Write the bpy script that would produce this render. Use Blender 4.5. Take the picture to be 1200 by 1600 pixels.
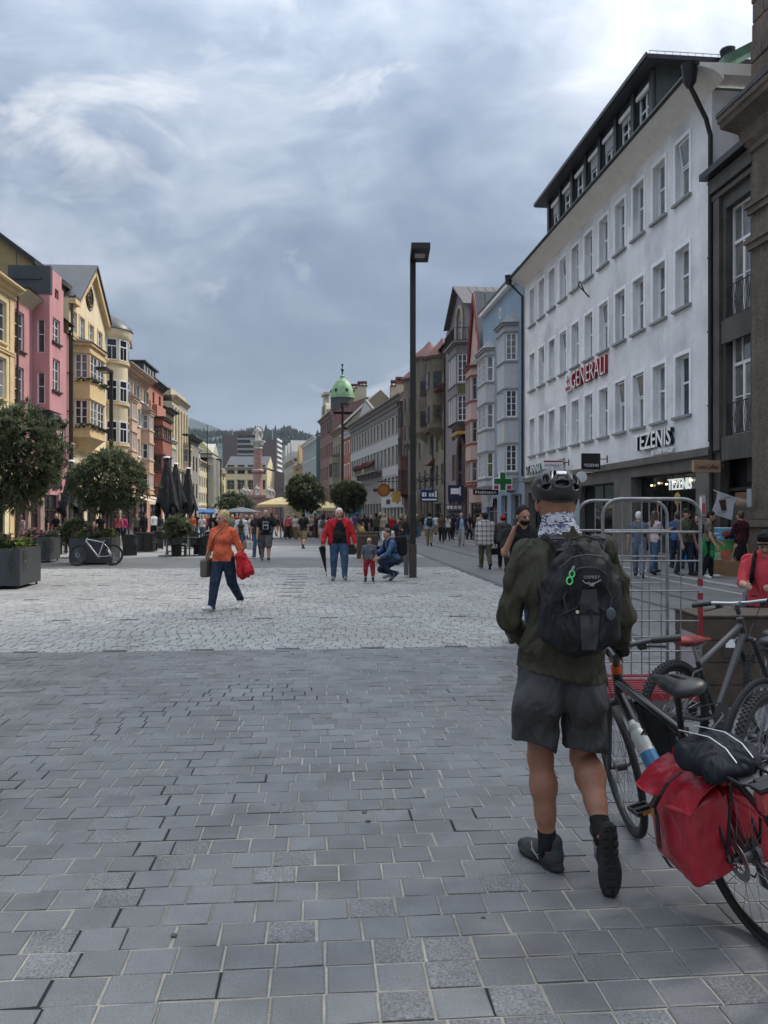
import bpy, bmesh, math, random
import numpy as np
from mathutils import Vector, Matrix
for _o in list(bpy.data.objects): bpy.data.objects.remove(_o)
S = bpy.context.scene; COL = S.collection
R = math.radians
rnd = random.Random(7)
# ------------------------------------------------ camera, world, sun, exposure
F = 1250.0; CX = 600.0; HZ = 806.0; CH = 1.6
cd = bpy.data.cameras.new('camera'); cam = bpy.data.objects.new('camera', cd); COL.objects.link(cam)
cam.location = (0, 0, CH); cam.rotation_euler = (R(90), 0, 0)
cd.sensor_fit = 'VERTICAL'; cd.sensor_height = 36; cd.lens = 36*F/1600; cd.shift_y = 6/1600.0
cd.clip_start = .05; cd.clip_end = 12000
S.camera = cam
S.view_settings.view_transform = 'Standard'; S.view_settings.look = 'None'
S.view_settings.exposure = 1.3; S.view_settings.gamma = 1; S.view_settings.use_curve_mapping = False
S.render.engine = 'CYCLES'; S.cycles.use_denoising = True
S.cycles.max_bounces = 5; S.cycles.diffuse_bounces = 3; S.cycles.glossy_bounces = 3; S.cycles.transmission_bounces = 4
SUN_EL, SUN_AZ = R(46), R(58)      # azimuth clockwise from the view direction (+Y) towards +X
W = bpy.data.worlds.new('World'); S.world = W; W.use_nodes = True
def world():
    nt = W.node_tree; N = nt.nodes; L = nt.links; N.clear()
    def nd(t, **k):
        n = N.new(t)
        for a, b in k.items(): setattr(n, a, b)
        return n
    def mth(op, a, b=None, clamp=False):
        n = nd('ShaderNodeMath', operation=op, use_clamp=clamp)
        for i, v in enumerate((a, b)):
            if v is None: continue
            if isinstance(v, (int, float)): n.inputs[i].default_value = v
            else: L.new(v, n.inputs[i])
        return n.outputs[0]
    def ramp(fac, stops):
        n = nd('ShaderNodeValToRGB'); e = n.color_ramp.elements
        while len(e) < len(stops): e.new(.5)
        for i, (p, c) in enumerate(stops):
            e[i].position = p; e[i].color = (*c, 1) if not isinstance(c, (int, float)) else (c, c, c, 1)
        L.new(fac, n.inputs[0]); return n.outputs[0]
    sky = nd('ShaderNodeTexSky', sky_type='NISHITA'); sky.sun_disc = False
    sky.sun_elevation = SUN_EL; sky.sun_rotation = SUN_AZ; sky.air_density = 1.2; sky.dust_density = 1.5
    bg1 = nd('ShaderNodeBackground'); bg1.inputs[1].default_value = 0.08; L.new(sky.outputs[0], bg1.inputs[0])
    tc = nd('ShaderNodeTexCoord'); sep = nd('ShaderNodeSeparateXYZ'); L.new(tc.outputs['Generated'], sep.inputs[0])
    zz = mth('MAXIMUM', sep.outputs[2], 0.0)
    den = mth('ADD', zz, 0.30)
    cmb = nd('ShaderNodeCombineXYZ')
    L.new(mth('DIVIDE', sep.outputs[0], den), cmb.inputs[0]); L.new(mth('DIVIDE', sep.outputs[1], den), cmb.inputs[1])
    def noise(scale, detail, off, rough=.55, dist=0.0):
        mp = nd('ShaderNodeMapping'); mp.inputs['Location'].default_value = off; L.new(cmb.outputs[0], mp.inputs[0])
        n = nd('ShaderNodeTexNoise'); n.inputs['Scale'].default_value = scale; n.inputs['Detail'].default_value = detail
        n.inputs['Roughness'].default_value = rough; n.inputs['Distortion'].default_value = dist
        L.new(mp.outputs[0], n.inputs['Vector']); return n.outputs['Fac']
    # several cloud layers: broad masses, billows and fine shreds
    warp = nd('ShaderNodeTexNoise'); warp.inputs['Scale'].default_value = 1.1; warp.inputs['Detail'].default_value = 3; L.new(cmb.outputs[0], warp.inputs['Vector'])
    wv = nd('ShaderNodeVectorMath', operation='MULTIPLY_ADD'); L.new(warp.outputs['Color'], wv.inputs[0]); wv.inputs[1].default_value = (.55, .55, 0); L.new(cmb.outputs[0], wv.inputs[2]); cmb = wv
    big = noise(.75, 5, (2.35, 1.15, 0), .5, .2); mid = noise(2.0, 8, (7.3, 1.9, 0), .58, .3); fine = noise(6.5, 8, (4.7, 2.2, 0), .62, .4)
    el = ramp(zz, [(0.0, .0), (.10, .02), (.22, .17), (.34, .36), (.48, .68), (.75, .92)])
    f = mth('ADD', mth('MULTIPLY', el, .60), mth('MULTIPLY', mth('SUBTRACT', big, .5), 1.5))
    f = mth('ADD', f, mth('MULTIPLY', mth('SUBTRACT', mid, .5), 1.25)); f = mth('ADD', f, mth('MULTIPLY', mth('SUBTRACT', fine, .5), .6)); f = mth('ADD', f, .19, True)
    deck = ramp(f, [(0.0, (.140, .190, .280)), (.25, (.190, .240, .330)), (.44, (.270, .325, .415)), (.60, (.390, .440, .525)), (.78, (.535, .575, .640)), (1.0, (.770, .785, .810))])
    # bright cumulus tops showing through the lower gaps
    puff = noise(3.1, 9, (1.3, 5.2, 0), .6, .5); puffm = noise(1.0, 2, (9.1, 4.4, 0), .5)
    pm = ramp(mth('ADD', puff, mth('MULTIPLY', puffm, .5)), [(0.0, 0.0), (.84, 0.0), (.95, .8)])
    mixp = nd('ShaderNodeMix', data_type='RGBA'); L.new(pm, mixp.inputs[0]); L.new(deck, mixp.inputs[6]); mixp.inputs[7].default_value = (.62, .64, .665, 1)
    bg2 = nd('ShaderNodeBackground'); L.new(mth('ADD', mth('MULTIPLY', mth('MULTIPLY', zz, zz), 1.5), .33), bg2.inputs[1]); L.new(mixp.outputs[2], bg2.inputs[0])
    add = nd('ShaderNodeMixShader'); add.inputs[0].default_value = .92
    L.new(bg1.outputs[0], add.inputs[1]); L.new(bg2.outputs[0], add.inputs[2])
    out = nd('ShaderNodeOutputWorld'); L.new(add.outputs[0], out.inputs[0])
world()
sl = bpy.data.lights.new('sun', 'SUN'); sl.energy = 1.5; sl.angle = R(11); sl.color = (1.0, .93, .82)
sun = bpy.data.objects.new('sun', sl); COL.objects.link(sun)
_sd = Vector((math.sin(SUN_AZ)*math.cos(SUN_EL), math.cos(SUN_AZ)*math.cos(SUN_EL), math.sin(SUN_EL)))
sun.rotation_euler = (-_sd).to_track_quat('-Z', 'Y').to_euler(); sun.location = (0, 0, 60)

# ------------------------------------------------ helpers
def srgb(r, g, b):
    f = lambda c: (c/255/12.92 if c/255 <= .04045 else ((c/255+.055)/1.055)**2.4)
    return (f(r), f(g), f(b))
_M = {}
def mat(name, col, rough=.75, var=.15, scale=3.0, bump=0.0, bscale=60.0, metal=0.0, spec=.5, streak=0.0, rand=0.0, dirt=None, coat=0.0, speck=0.0, sscale=150.0, fold=None):
    """plain procedural surface: base colour with two scales of mottling, optional vertical streaks, per-piece variation and fine relief"""
    if name in _M: return _M[name]
    m = bpy.data.materials.new(name); m.use_nodes = True; nt = m.node_tree; N = nt.nodes; L = nt.links
    p = N['Principled BSDF']; p.inputs['Roughness'].default_value = rough; p.inputs['Metallic'].default_value = metal
    p.inputs['Specular IOR Level'].default_value = spec
    if coat: p.inputs['Coat Weight'].default_value = coat; p.inputs['Coat Roughness'].default_value = .08
    geo = N.new('ShaderNodeNewGeometry')
    src = None
    def mul(a, b):
        n = N.new('ShaderNodeMath'); n.operation = 'MULTIPLY'; L.new(a, n.inputs[0]); L.new(b, n.inputs[1]); return n.outputs[0]
    def mr(inp, lo, hi, a=.3, b=.7):
        n = N.new('ShaderNodeMapRange'); n.inputs[1].default_value = a; n.inputs[2].default_value = b; n.inputs[3].default_value = lo; n.inputs[4].default_value = hi
        L.new(inp, n.inputs[0]); return n.outputs[0]
    def nz(sc, det=4, vec=None):
        n = N.new('ShaderNodeTexNoise'); n.inputs['Scale'].default_value = sc; n.inputs['Detail'].default_value = det
        L.new(vec or geo.outputs['Position'], n.inputs['Vector']); return n.outputs['Fac']
    fac = None
    if var:
        fac = mul(mr(nz(scale, 5), 1-var, 1+var), mr(nz(scale*7.3, 3), 1-var*.5, 1+var*.5))
    if streak:
        mp = N.new('ShaderNodeMapping'); mp.inputs['Scale'].default_value = (2.2, 2.2, .16); L.new(geo.outputs['Position'], mp.inputs[0])
        s = mr(nz(1.6, 5, mp.outputs[0]), 1-streak, 1+streak*.3); fac = mul(fac, s) if fac else s
    if rand:
        oi = N.new('ShaderNodeObjectInfo'); a = N.new('ShaderNodeMath'); a.operation = 'ADD'; L.new(oi.outputs['Random'], a.inputs[0]); L.new(geo.outputs['Random Per Island'], a.inputs[1])
        fr = N.new('ShaderNodeMath'); fr.operation = 'FRACT'; L.new(a.outputs[0], fr.inputs[0])
        s = mr(fr.outputs[0], 1-rand, 1+rand, 0, 1); fac = mul(fac, s) if fac else s
    if speck:
        s = mr(nz(sscale, 2), 1-speck, 1+speck*1.2, .32, .68); fac = mul(fac, s) if fac else s
    p.inputs['Base Color'].default_value = (*col, 1)
    if fac:
        vm = N.new('ShaderNodeVectorMath'); vm.operation = 'SCALE'; vm.inputs[0].default_value = col; L.new(fac, vm.inputs['Scale'])
        outc = vm.outputs[0]
        if dirt:
            dm = N.new('ShaderNodeMix'); dm.data_type = 'RGBA'; dm.inputs[7].default_value = (*dirt[0], 1)
            L.new(mr(nz(dirt[2], 6), 0, dirt[1], .5, .75), dm.inputs[0]); L.new(outc, dm.inputs[6]); outc = dm.outputs[2]
        L.new(outc, p.inputs['Base Color'])
    if fold:      # soft cloth folds: stretched, warped relief
        mp = N.new('ShaderNodeMapping'); mp.inputs['Scale'].default_value = fold[1]; mp.inputs['Rotation'].default_value = (.25, .35, 0); L.new(geo.outputs['Position'], mp.inputs[0])
        n = N.new('ShaderNodeTexNoise'); n.inputs['Scale'].default_value = 1; n.inputs['Detail'].default_value = 2.5; n.inputs['Distortion'].default_value = .7; L.new(mp.outputs[0], n.inputs['Vector'])
        b = N.new('ShaderNodeBump'); b.inputs['Strength'].default_value = 1.0; b.inputs['Distance'].default_value = fold[0]*4; L.new(mr(n.outputs['Fac'], 0, 1, .35, .65), b.inputs['Height']); L.new(b.outputs[0], p.inputs['Normal'])
    elif bump:
        b = N.new('ShaderNodeBump'); b.inputs['Strength'].default_value = min(1, bump*10); b.inputs['Distance'].default_value = bump
        L.new(nz(bscale, 4), b.inputs['Height']); L.new(b.outputs[0], p.inputs['Normal'])
    _M[name] = m; return m
def glow(name, col, strength):
    if name in _M: return _M[name]
    m = bpy.data.materials.new(name); m.use_nodes = True; p = m.node_tree.nodes['Principled BSDF']
    p.inputs['Base Color'].default_value = (*col, 1); p.inputs['Emission Color'].default_value = (*col, 1); p.inputs['Emission Strength'].default_value = strength
    _M[name] = m; return m

class MB:
    """collects shapes into one mesh; each face carries a material slot number"""
    def __init__(s): s.v = []; s.f = []; s.m = []
    def add(s, vs, fs, mi=0, mx=None):
        o = len(s.v)
        if mx is not None: vs = [mx @ Vector(v) for v in vs]
        s.v += [tuple(v) for v in vs]; s.f += [tuple(i+o for i in f) for f in fs]; s.m += [mi]*len(fs); return s
    def box(s, x0, x1, y0, y1, z0, z1, mi=0, mx=None):
        v = [(x, y, z) for x in (x0, x1) for y in (y0, y1) for z in (z0, z1)]
        return s.add(v, [(0, 1, 3, 2), (4, 6, 7, 5), (0, 4, 5, 1), (2, 3, 7, 6), (0, 2, 6, 4), (1, 5, 7, 3)], mi, mx)
    def bbox(s, x0, x1, y0, y1, z0, z1, b=.01, mi=0, mx=None):
        """box with chamfered edges"""
        bm = bmesh.new(); bmesh.ops.create_cube(bm, size=1)
        for v in bm.verts: v.co = Vector(((x0+x1)/2+v.co.x*(x1-x0), (y0+y1)/2+v.co.y*(y1-y0), (z0+z1)/2+v.co.z*(z1-z0)))
        bmesh.ops.bevel(bm, geom=list(bm.edges), offset=b, segments=2, affect='EDGES', profile=.6)
        return s.bm(bm, mi, mx)
    def bm(s, bm, mi=0, mx=None):
        bm.verts.index_update(); s.add([v.co.copy() for v in bm.verts], [[v.index for v in f.verts] for f in bm.faces], mi, mx); bm.free(); return s
    def quad(s, a, b, c, d, mi=0): return s.add([a, b, c, d], [(0, 1, 2, 3)], mi)
    def prism(s, poly, y0, y1, mi=0, mx=None):
        """polygon given in (x,z), extruded along y"""
        n = len(poly); v = [(x, y0, z) for x, z in poly]+[(x, y1, z) for x, z in poly]
        f = [tuple(range(n)), tuple(range(2*n-1, n-1, -1))]+[(i, i+n, (i+1) % n+n, (i+1) % n) for i in range(n)]
        return s.add(v, f, mi, mx)
    def slab(s, poly, z0, z1, mi=0, mx=None):
        """polygon given in (x,y), extruded along z"""
        n = len(poly); v = [(x, y, z0) for x, y in poly]+[(x, y, z1) for x, y in poly]
        f = [tuple(range(n-1, -1, -1)), tuple(range(n, 2*n))]+[(i, (i+1) % n, (i+1) % n+n, i+n) for i in range(n)]
        return s.add(v, f, mi, mx)
    def tube(s, pts, r, n=8, mi=0, closed=False, caps=True, mx=None):
        P = [Vector(p) for p in pts]; m = len(P)
        rr = r if isinstance(r, (list, tuple)) else [r]*m
        T = []
        for i in range(m):
            a = P[(i-1) % m] if (i > 0 or closed) else P[i]; b = P[(i+1) % m] if (i < m-1 or closed) else P[i]
            t = (b-a); T.append(t.normalized() if t.length > 1e-9 else Vector((0, 0, 1)))
        up = Vector((0, 0, 1)) if abs(T[0].z) < .9 else Vector((1, 0, 0))
        u = (up-T[0]*up.dot(T[0])).normalized(); vs = []
        for i in range(m):
            u = (u-T[i]*u.dot(T[i])).normalized(); w = T[i].cross(u)
            for k in range(n):
                a = 2*math.pi*k/n; vs.append(P[i]+(u*math.cos(a)+w*math.sin(a))*rr[i])
        fs = []
        for i in range(m if closed else m-1):
            j = (i+1) % m
            for k in range(n): fs.append((i*n+k, i*n+(k+1) % n, j*n+(k+1) % n, j*n+k))
        if caps and not closed: fs += [tuple(range(n-1, -1, -1)), tuple(range((m-1)*n, m*n))]
        return s.add(vs, fs, mi, mx)
    def lathe(s, prof, n=24, mi=0, mx=None, a0=0, a1=2*math.pi):
        """profile of (r,z) turned about z"""
        full = abs(a1-a0-2*math.pi) < 1e-6; k = n if full else n+1; vs = []; fs = []
        for r, z in prof:
            for i in range(k):
                a = a0+(a1-a0)*i/n; vs.append((r*math.cos(a), r*math.sin(a), z))
        for j in range(len(prof)-1):
            for i in range(n):
                i2 = (i+1) % k; fs.append((j*k+i, j*k+i2, (j+1)*k+i2, (j+1)*k+i))
        return s.add(vs, fs, mi, mx)
    def ball(s, c, r, n=12, mi=0, mx=None):
        r3 = r if isinstance(r, (tuple, list)) else (r, r, r)
        m = Matrix.Translation(c) @ Matrix.Diagonal((*r3, 1)); m = mx @ m if mx is not None else m
        h = max(4, n//2); prof = [(max(1e-4, math.sin(math.pi*j/h)), -math.cos(math.pi*j/h)) for j in range(h+1)]
        return s.lathe(prof, n, mi, m)
    def mesh(s, name, mats, smooth=False):
        me = bpy.data.meshes.new(name); me.from_pydata(s.v, [], s.f)
        for m in (mats if isinstance(mats, (list, tuple)) else [mats]): me.materials.append(m)
        if any(s.m): me.polygons.foreach_set('material_index', s.m)
        if smooth:
            me.polygons.foreach_set('use_smooth', [True]*len(s.f))
            if smooth is not True: me.set_sharp_from_angle(angle=R(smooth))
        me.update(); return me
    def build(s, name, mats, parent=None, smooth=False, loc=None, rot=None):
        return place(name, s.mesh(name, mats, smooth), parent, loc, rot)
def split_build(m, name, mats, parent, smooth=False):
    """one object for each separate piece collected in m"""
    up = list(range(len(m.v)))
    def find(i):
        while up[i] != i: up[i] = up[up[i]]; i = up[i]
        return i
    for f in m.f:
        a = find(f[0])
        for j in f[1:]: up[find(j)] = a
    g = {}
    for k, f in enumerate(m.f): g.setdefault(find(f[0]), []).append(k)
    out = []
    for ks in g.values():
        q = MB(); mp = {}
        for k in ks:
            for j in m.f[k]:
                if j not in mp: mp[j] = len(q.v); q.v.append(m.v[j])
            q.f.append(tuple(mp[j] for j in m.f[k])); q.m.append(m.m[k])
        out.append(q.build(name, mats, parent, smooth))
    return out
def place(name, me, parent=None, loc=None, rot=None):
    o = bpy.data.objects.new(name, me); COL.objects.link(o)
    if parent is not None: o.parent = parent
    if loc is not None: o.location = loc
    if rot is not None: o.rotation_euler = rot
    return o
def tag(o, label=None, cat=None, group=None, kind=None):
    for k, v in (('label', label), ('category', cat), ('group', group), ('kind', kind)):
        if v: o[k] = v
    return o
def thing(name, label, cat, loc=(0, 0, 0), rz=0, group=None):
    o = bpy.data.objects.new(name, None); o.empty_display_size = .2; COL.objects.link(o); o.location = loc; o.rotation_euler = (0, 0, rz)
    return tag(o, label, cat, group)
def copy_tree(o, parent=None):
    c = o.copy(); COL.objects.link(c)
    if parent is not None: c.parent = parent
    for ch in list(o.children): copy_tree(ch, c)
    return c
def gp(u, v): # pixel on the ground -> (x, y)
    y = CH*F/(v-HZ); return ((u-CX)/F*y, y)
def wp(u, v, y): return Vector(((u-CX)/F*y, y, CH-(v-HZ)/F*y))
_FONT = {}
def text_mesh(txt, size, depth=.01, bold=0.0):
    cu = bpy.data.curves.new('lettering', 'FONT'); cu.body = txt; cu.size = size; cu.extrude = depth/2; cu.offset = bold; cu.align_x = 'CENTER'; cu.align_y = 'CENTER'; cu.resolution_u = 2
    o = bpy.data.objects.new('lettering', cu); COL.objects.link(o)
    dg = bpy.context.evaluated_depsgraph_get(); me = bpy.data.meshes.new_from_object(o.evaluated_get(dg))
    bpy.data.objects.remove(o); bpy.data.curves.remove(cu); return me
def lettering(txt, w, h, material, parent, mx, depth=.02, bold=0.0, name='lettering'):
    """flat letters fitted into a w x h box; mx maps text plane (x right, y up, z out) to the parent"""
    me = text_mesh(txt, 1.0, .02, bold)
    n = len(me.vertices); co = np.empty(n*3); me.vertices.foreach_get('co', co); co = co.reshape(-1, 3)
    lo = co.min(0); hi = co.max(0); c = (lo+hi)/2
    co = (co-c)*np.array([w/(hi[0]-lo[0]), h/(hi[1]-lo[1]), depth/.02])
    M4 = np.array(mx); co = co @ M4[:3, :3].T+M4[:3, 3]
    me.vertices.foreach_set('co', co.ravel()); me.materials.clear(); me.materials.append(material); me.name = name; me.update()
    return place(name, me, parent)
# ------------------------------------------------ shared materials
GLASS = mat('window_glass', (.015, .019, .024), rough=.06, var=.3, scale=.5, spec=.8)
GLASS2 = mat('curtained_glass', (.16, .16, .155), rough=.08, var=.35, scale=2.0, spec=.8)
WHITE = mat('white_paint', (.74, .75, .76), rough=.5, var=.05, scale=4)
OFFW = mat('off_white_paint', (.58, .57, .52), rough=.6, var=.08)
GREYF = mat('grey_paint', (.30, .31, .32), rough=.5, var=.1)
BROWNF = mat('brown_paint', (.05, .035, .028), rough=.5, var=.2)
DARKM = mat('dark_metal', (.022, .022, .025), rough=.42, var=.25, scale=6, metal=.3)
BLACKM = mat('black_metal', (.012, .012, .013), rough=.4, var=.2, metal=.2)
DARKIN = mat('dark_interior', (.02, .02, .02), rough=.9, var=.3)
ROOFM = mat('roof_metal', (.055, .06, .068), rough=.45, var=.2, scale=1.5, metal=.3)
ROOFR = mat('roof_red', (.16, .062, .045), rough=.8, var=.3, scale=2.5, bump=.02, bscale=14)
ROOFB = mat('roof_brown', (.10, .075, .06), rough=.8, var=.3, scale=2.5, bump=.02, bscale=14)
STEEL = mat('zinc_steel', (.46, .47, .48), rough=.34, var=.15, scale=12, metal=.85)
GOLD = mat('gilded_metal', (.42, .25, .05), rough=.4, var=.25, scale=6, metal=.6)
BLACKP = mat('black_plastic', (.014, .014, .015), rough=.45, var=.15)
REDP = mat('red_plastic', (.36, .02, .02), rough=.4, var=.1)
TRUNK = mat('bark', (.11, .085, .06), rough=.9, var=.3, scale=12, bump=.02, bscale=40)
# ------------------------------------------------ building kit
_WIN = {}
class Bld:
    """a building whose street front runs from a (s=0) to b; local x along it, y out to the street, z up"""
    def __init__(s, name, label, a, b, cat='building', group=None, out=0.0):
        s.a = Vector((a[0], a[1], 0)); s.b = Vector((b[0], b[1], 0)); d = s.b-s.a; s.L = d.length; s.d = d/s.L
        s.n = Vector((-s.d.y, s.d.x, 0)); s.root = thing(name, label, cat, s.a, math.atan2(s.d.y, s.d.x), group)
    def at(s, u, v, off=0.0):
        """point of the plane y=off seen at pixel (u,v) -> (s,z)"""
        r = Vector(((u-CX)/F, 1, -(v-HZ)/F)); o = s.a+s.n*off
        t = o.dot(s.n)/r.dot(s.n); p = Vector((0, 0, CH))+r*t
        return ((p-s.a).dot(s.d), p.z)
    def yat(s, u, sx):
        """how far out from the front plane the ray of column u is at station sx"""
        k = (u-CX)/F; p = s.a+s.d*sx
        return (k*p.y-p.x)/(s.n.x-k*s.n.y)
    def build(s, name, m, mats, parent=None, smooth=False, loc=None, rot=None): return m.build(name, mats, parent or s.root, smooth, loc, rot)
    def wall(s, H, holes, mats, depth=10.0, rev=.15, name='wall', parent=None, x0=0.0, x1=None, z0=0.0, back=True, gable=None, mx=None):
        """front with real openings and reveals, plus side and back walls; gable = [(x,z)...] outline above H"""
        m = MB(); x1 = s.L if x1 is None else x1
        wallgrid(m, x0, x1, z0, H, holes, rev, 0)
        if gable: m.add([(x, 0, z) for x, z in gable], [tuple(range(len(gable)))])
        if back:
            m.quad((x0, 0, z0), (x0, 0, H), (x0, -depth, H), (x0, -depth, z0)); m.quad((x1, 0, z0), (x1, -depth, z0), (x1, -depth, H), (x1, 0, H))
            m.quad((x0, -depth, z0), (x0, -depth, H), (x1, -depth, H), (x1, -depth, z0)); m.quad((x0, 0, H), (x1, 0, H), (x1, -depth, H), (x0, -depth, H))
            m.quad((x0, -rev-.35, z0), (x1, -rev-.35, z0), (x1, -rev-.35, H), (x0, -rev-.35, H), 1)
        return s.build(name, m, mats if isinstance(mats, list) else [mats, DARKIN], parent)
    def win(s, x, z, w, h, style='casement', frame=WHITE, glass=None, parent=None, rev=.15, rot=0.0, y=0.0, name='window', surround=None, sill=None, split=True):
        return window(parent or s.root, x, z, w, h, style, frame, glass, rev, rot, y, name, surround, sill, split)
def wallgrid(m, x0, x1, z0, z1, holes, rev, mi=0, mx=None):
    holes = [h for h in holes if h[1] > x0 and h[0] < x1]
    xs = sorted({x0, x1, *[min(max(h[i], x0), x1) for h in holes for i in (0, 1)]}); zs = sorted({z0, z1, *[min(max(h[i], z0), z1) for h in holes for i in (2, 3)]})
    for i in range(len(xs)-1):
        if xs[i+1]-xs[i] < 1e-5: continue
        xc = (xs[i]+xs[i+1])/2; run = None
        for j in range(len(zs)-1):
            zc = (zs[j]+zs[j+1])/2
            solid = not any(h[0] < xc < h[1] and h[2] < zc < h[3] for h in holes)
            if solid: run = zs[j] if run is None else run
            if run is not None and (not solid or j == len(zs)-2):
                ze = zs[j] if not solid else zs[j+1]
                m.add([(xs[i], 0, run), (xs[i+1], 0, run), (xs[i+1], 0, ze), (xs[i], 0, ze)], [(0, 1, 2, 3)], mi, mx); run = None
    for a, b, c, d in holes:
        a = max(a, x0); b = min(b, x1); c = max(c, z0); d = min(d, z1)
        m.add([(a, 0, c), (b, 0, c), (b, 0, d), (a, 0, d), (a, -rev, c), (b, -rev, c), (b, -rev, d), (a, -rev, d)], [(0, 4, 5, 1), (1, 5, 6, 2), (2, 6, 7, 3), (3, 7, 4, 0)], mi, mx)
def win_mesh(w, h, style, frame, glass, rev, split, surround, sill):
    key = (round(w, 2), round(h, 2), style, frame.name, glass.name, round(rev, 2), split, surround and (surround[0], surround[1].name), sill and sill.name)
    if key in _WIN: return _WIN[key]
    m = MB(); g = MB(); y0 = -rev; y1 = y0+.07; fw = min(.07, w*.1)
    def bar(x0, x1, z0, z1, d=0.0): m.box(x0, x1, y0, y1-d, z0, z1)
    bar(0, fw, 0, h); bar(w-fw, w, 0, h); bar(fw, w-fw, 0, fw); bar(fw, w-fw, h-fw, h)
    if style == 'casement':       # two wings, transom, small bars
        bar(w/2-fw*.6, w/2+fw*.6, fw, h-fw, .005)
        for k in (1, 2):
            z = h*k/3; bar(fw, w/2-fw*.6, z-.018, z+.018, .03); bar(w/2+fw*.6, w-fw, z-.018, z+.018, .03)
    elif style == 'tall':         # narrow light with a transom a little above the middle
        bar(fw, w-fw, h*.54, h*.54+fw, .005); bar(fw*1.1, fw*1.9, fw, h*.54, .02); bar(w-fw*1.9, w-fw*1.1, fw, h*.54, .02)
        bar(fw*1.1, fw*1.9, h*.54+fw, h-fw, .02); bar(w-fw*1.9, w-fw*1.1, h*.54+fw, h-fw, .02)
    elif style == 'grid':         # six small panes to each of two wings
        bar(w/2-fw*.5, w/2+fw*.5, fw, h-fw, .005)
        for k in (1, 2, 3):
            z = h*k/4; bar(fw, w/2-fw*.5, z-.014, z+.014, .03); bar(w/2+fw*.5, w-fw, z-.014, z+.014, .03)
    elif style == 'trio':         # three lights and a transom
        for k in (1, 2): bar(w*k/3-fw*.5, w*k/3+fw*.5, fw, h-fw, .005)
        for k in range(3): bar(w*k/3+fw, w*(k+1)/3-fw, h*.66, h*.66+fw*.8, .01)
    elif style == 'french':
        bar(fw, w-fw, h*.66, h*.66+fw*1.3, .0); bar(w*.58-fw*.8, w*.58+fw*.8, fw, h*.66, .005)
        for k in (1, 2): bar(w*k/3-.02, w*k/3+.02, h*.66+fw*1.3, h-fw, .02)
        bar(fw, w*.58-fw*.8, h*.36, h*.36+.035, .03); bar(w*.58+fw*.8, w-fw, h*.36, h*.36+.035, .03); bar(w*.27-.015, w*.27+.015, fw, h*.66, .03)
    elif style == 'two': bar(w/2-fw*.6, w/2+fw*.6, fw, h-fw, .005); bar(fw, w/2-fw*.6, h*.62, h*.62+fw*.8, .01); bar(w/2+fw*.6, w-fw, h*.62, h*.62+fw*.8, .01)
    mats = [frame]
    if surround:
        t = surround[0]; mats.append(surround[1]); k = 1
        for (x0, x1, z0, z1) in ((-t, 0, 0, h), (w, w+t, 0, h), (-t, w+t, h, h+t)): m.box(x0, x1, .0, .035, z0, z1, k)
    if sill:
        mats.append(sill); k = len(mats)-1; m.box(-.14, w+.14, -.02, .12, -.09, -.002, k)
    if split: g.quad((fw*.5, y0+.02, fw*.5), (w-fw*.5, y0+.02, fw*.5), (w-fw*.5, y0+.02, h-fw*.5), (fw*.5, y0+.02, h-fw*.5)); gm = g.mesh('pane', [glass])
    else:
        mats.append(glass); m.add([(fw*.5, y0+.02, fw*.5), (w-fw*.5, y0+.02, fw*.5), (w-fw*.5, y0+.02, h-fw*.5), (fw*.5, y0+.02, h-fw*.5)], [(0, 1, 2, 3)], len(mats)-1); gm = None
    _WIN[key] = (m.mesh('window', mats), gm); return _WIN[key]
def window(parent, x, z, w, h, style='casement', frame=WHITE, glass=None, rev=.22, rot=0.0, y=0.0, name='window', surround=None, sill=None, split=True):
    glass = glass or (GLASS if rnd.random() < .7 else GLASS2)
    fm, gm = win_mesh(w, h, style, frame, glass, rev, split, surround, sill)
    o = place(name, fm, parent, (x, y, z), (0, 0, rot))
    if gm: place('pane', gm, o)
    return o
def gutter(b, H, mats, out=.45, h=.35, x0=-.1, x1=None, name='cornice', prof=None):
    """eaves cornice of stepped mouldings running along the front"""
    m = MB(); x1 = b.L+.1 if x1 is None else x1
    prof = prof or [(0.002, -h), (out*.25, -h), (out*.25, -h*.62), (out*.55, -h*.5), (out*.62, -h*.2), (out, -h*.15), (out, 0), (0.002, 0)]
    n = len(prof); v = [(x0, y, H+z) for y, z in prof]+[(x1, y, H+z) for y, z in prof]
    m.add(v, [tuple(range(n)), tuple(range(2*n-1, n-1, -1))]+[(i, i+n, (i+1) % n+n, (i+1) % n) for i in range(n)])
    return b.build(name, m, mats)
def course(b, z, mats, h=.18, out=.09, x0=0.0, x1=None, name='string_course', y=0.0):
    m = MB(); x1 = b.L if x1 is None else x1; m.box(x0, x1, y+.001, y+out, z, z+h*.6); m.box(x0, x1, y+.001, y+out*1.4, z+h*.6+.002, z+h); return b.build(name, m, mats)
def saddle_roof(b, H, ridge, depth, mats, over=.35, x0=0.0, x1=None, name='roof'):
    """roof with its ridge parallel to the street"""
    m = MB(); x1 = b.L if x1 is None else x1; yb = -depth; ym = -depth/2; t = .12
    pf = [(over, H-over*.3), (ym, H+ridge), (yb-over, H-over*.3), (yb-over, H-over*.3+t), (ym, H+ridge+t), (over, H-over*.3+t)]
    n = 6; v = [(x0-.02, y, z) for y, z in pf]+[(x1+.02, y, z) for y, z in pf]
    m.add(v, [(0, 1, 4, 5), (1, 2, 3, 4), (11, 10, 7, 6), (10, 9, 8, 7)]+[(i, i+n, (i+1) % n+n, (i+1) % n) for i in range(n)])
    m.add([(x0, 0, H), (x0, ym, H+ridge), (x0, yb, H)], [(0, 1, 2)], 1); m.add([(x1, 0, H), (x1, ym, H+ridge), (x1, yb, H)], [(0, 1, 2)], 1)
    return b.build(name, m, mats)
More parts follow.
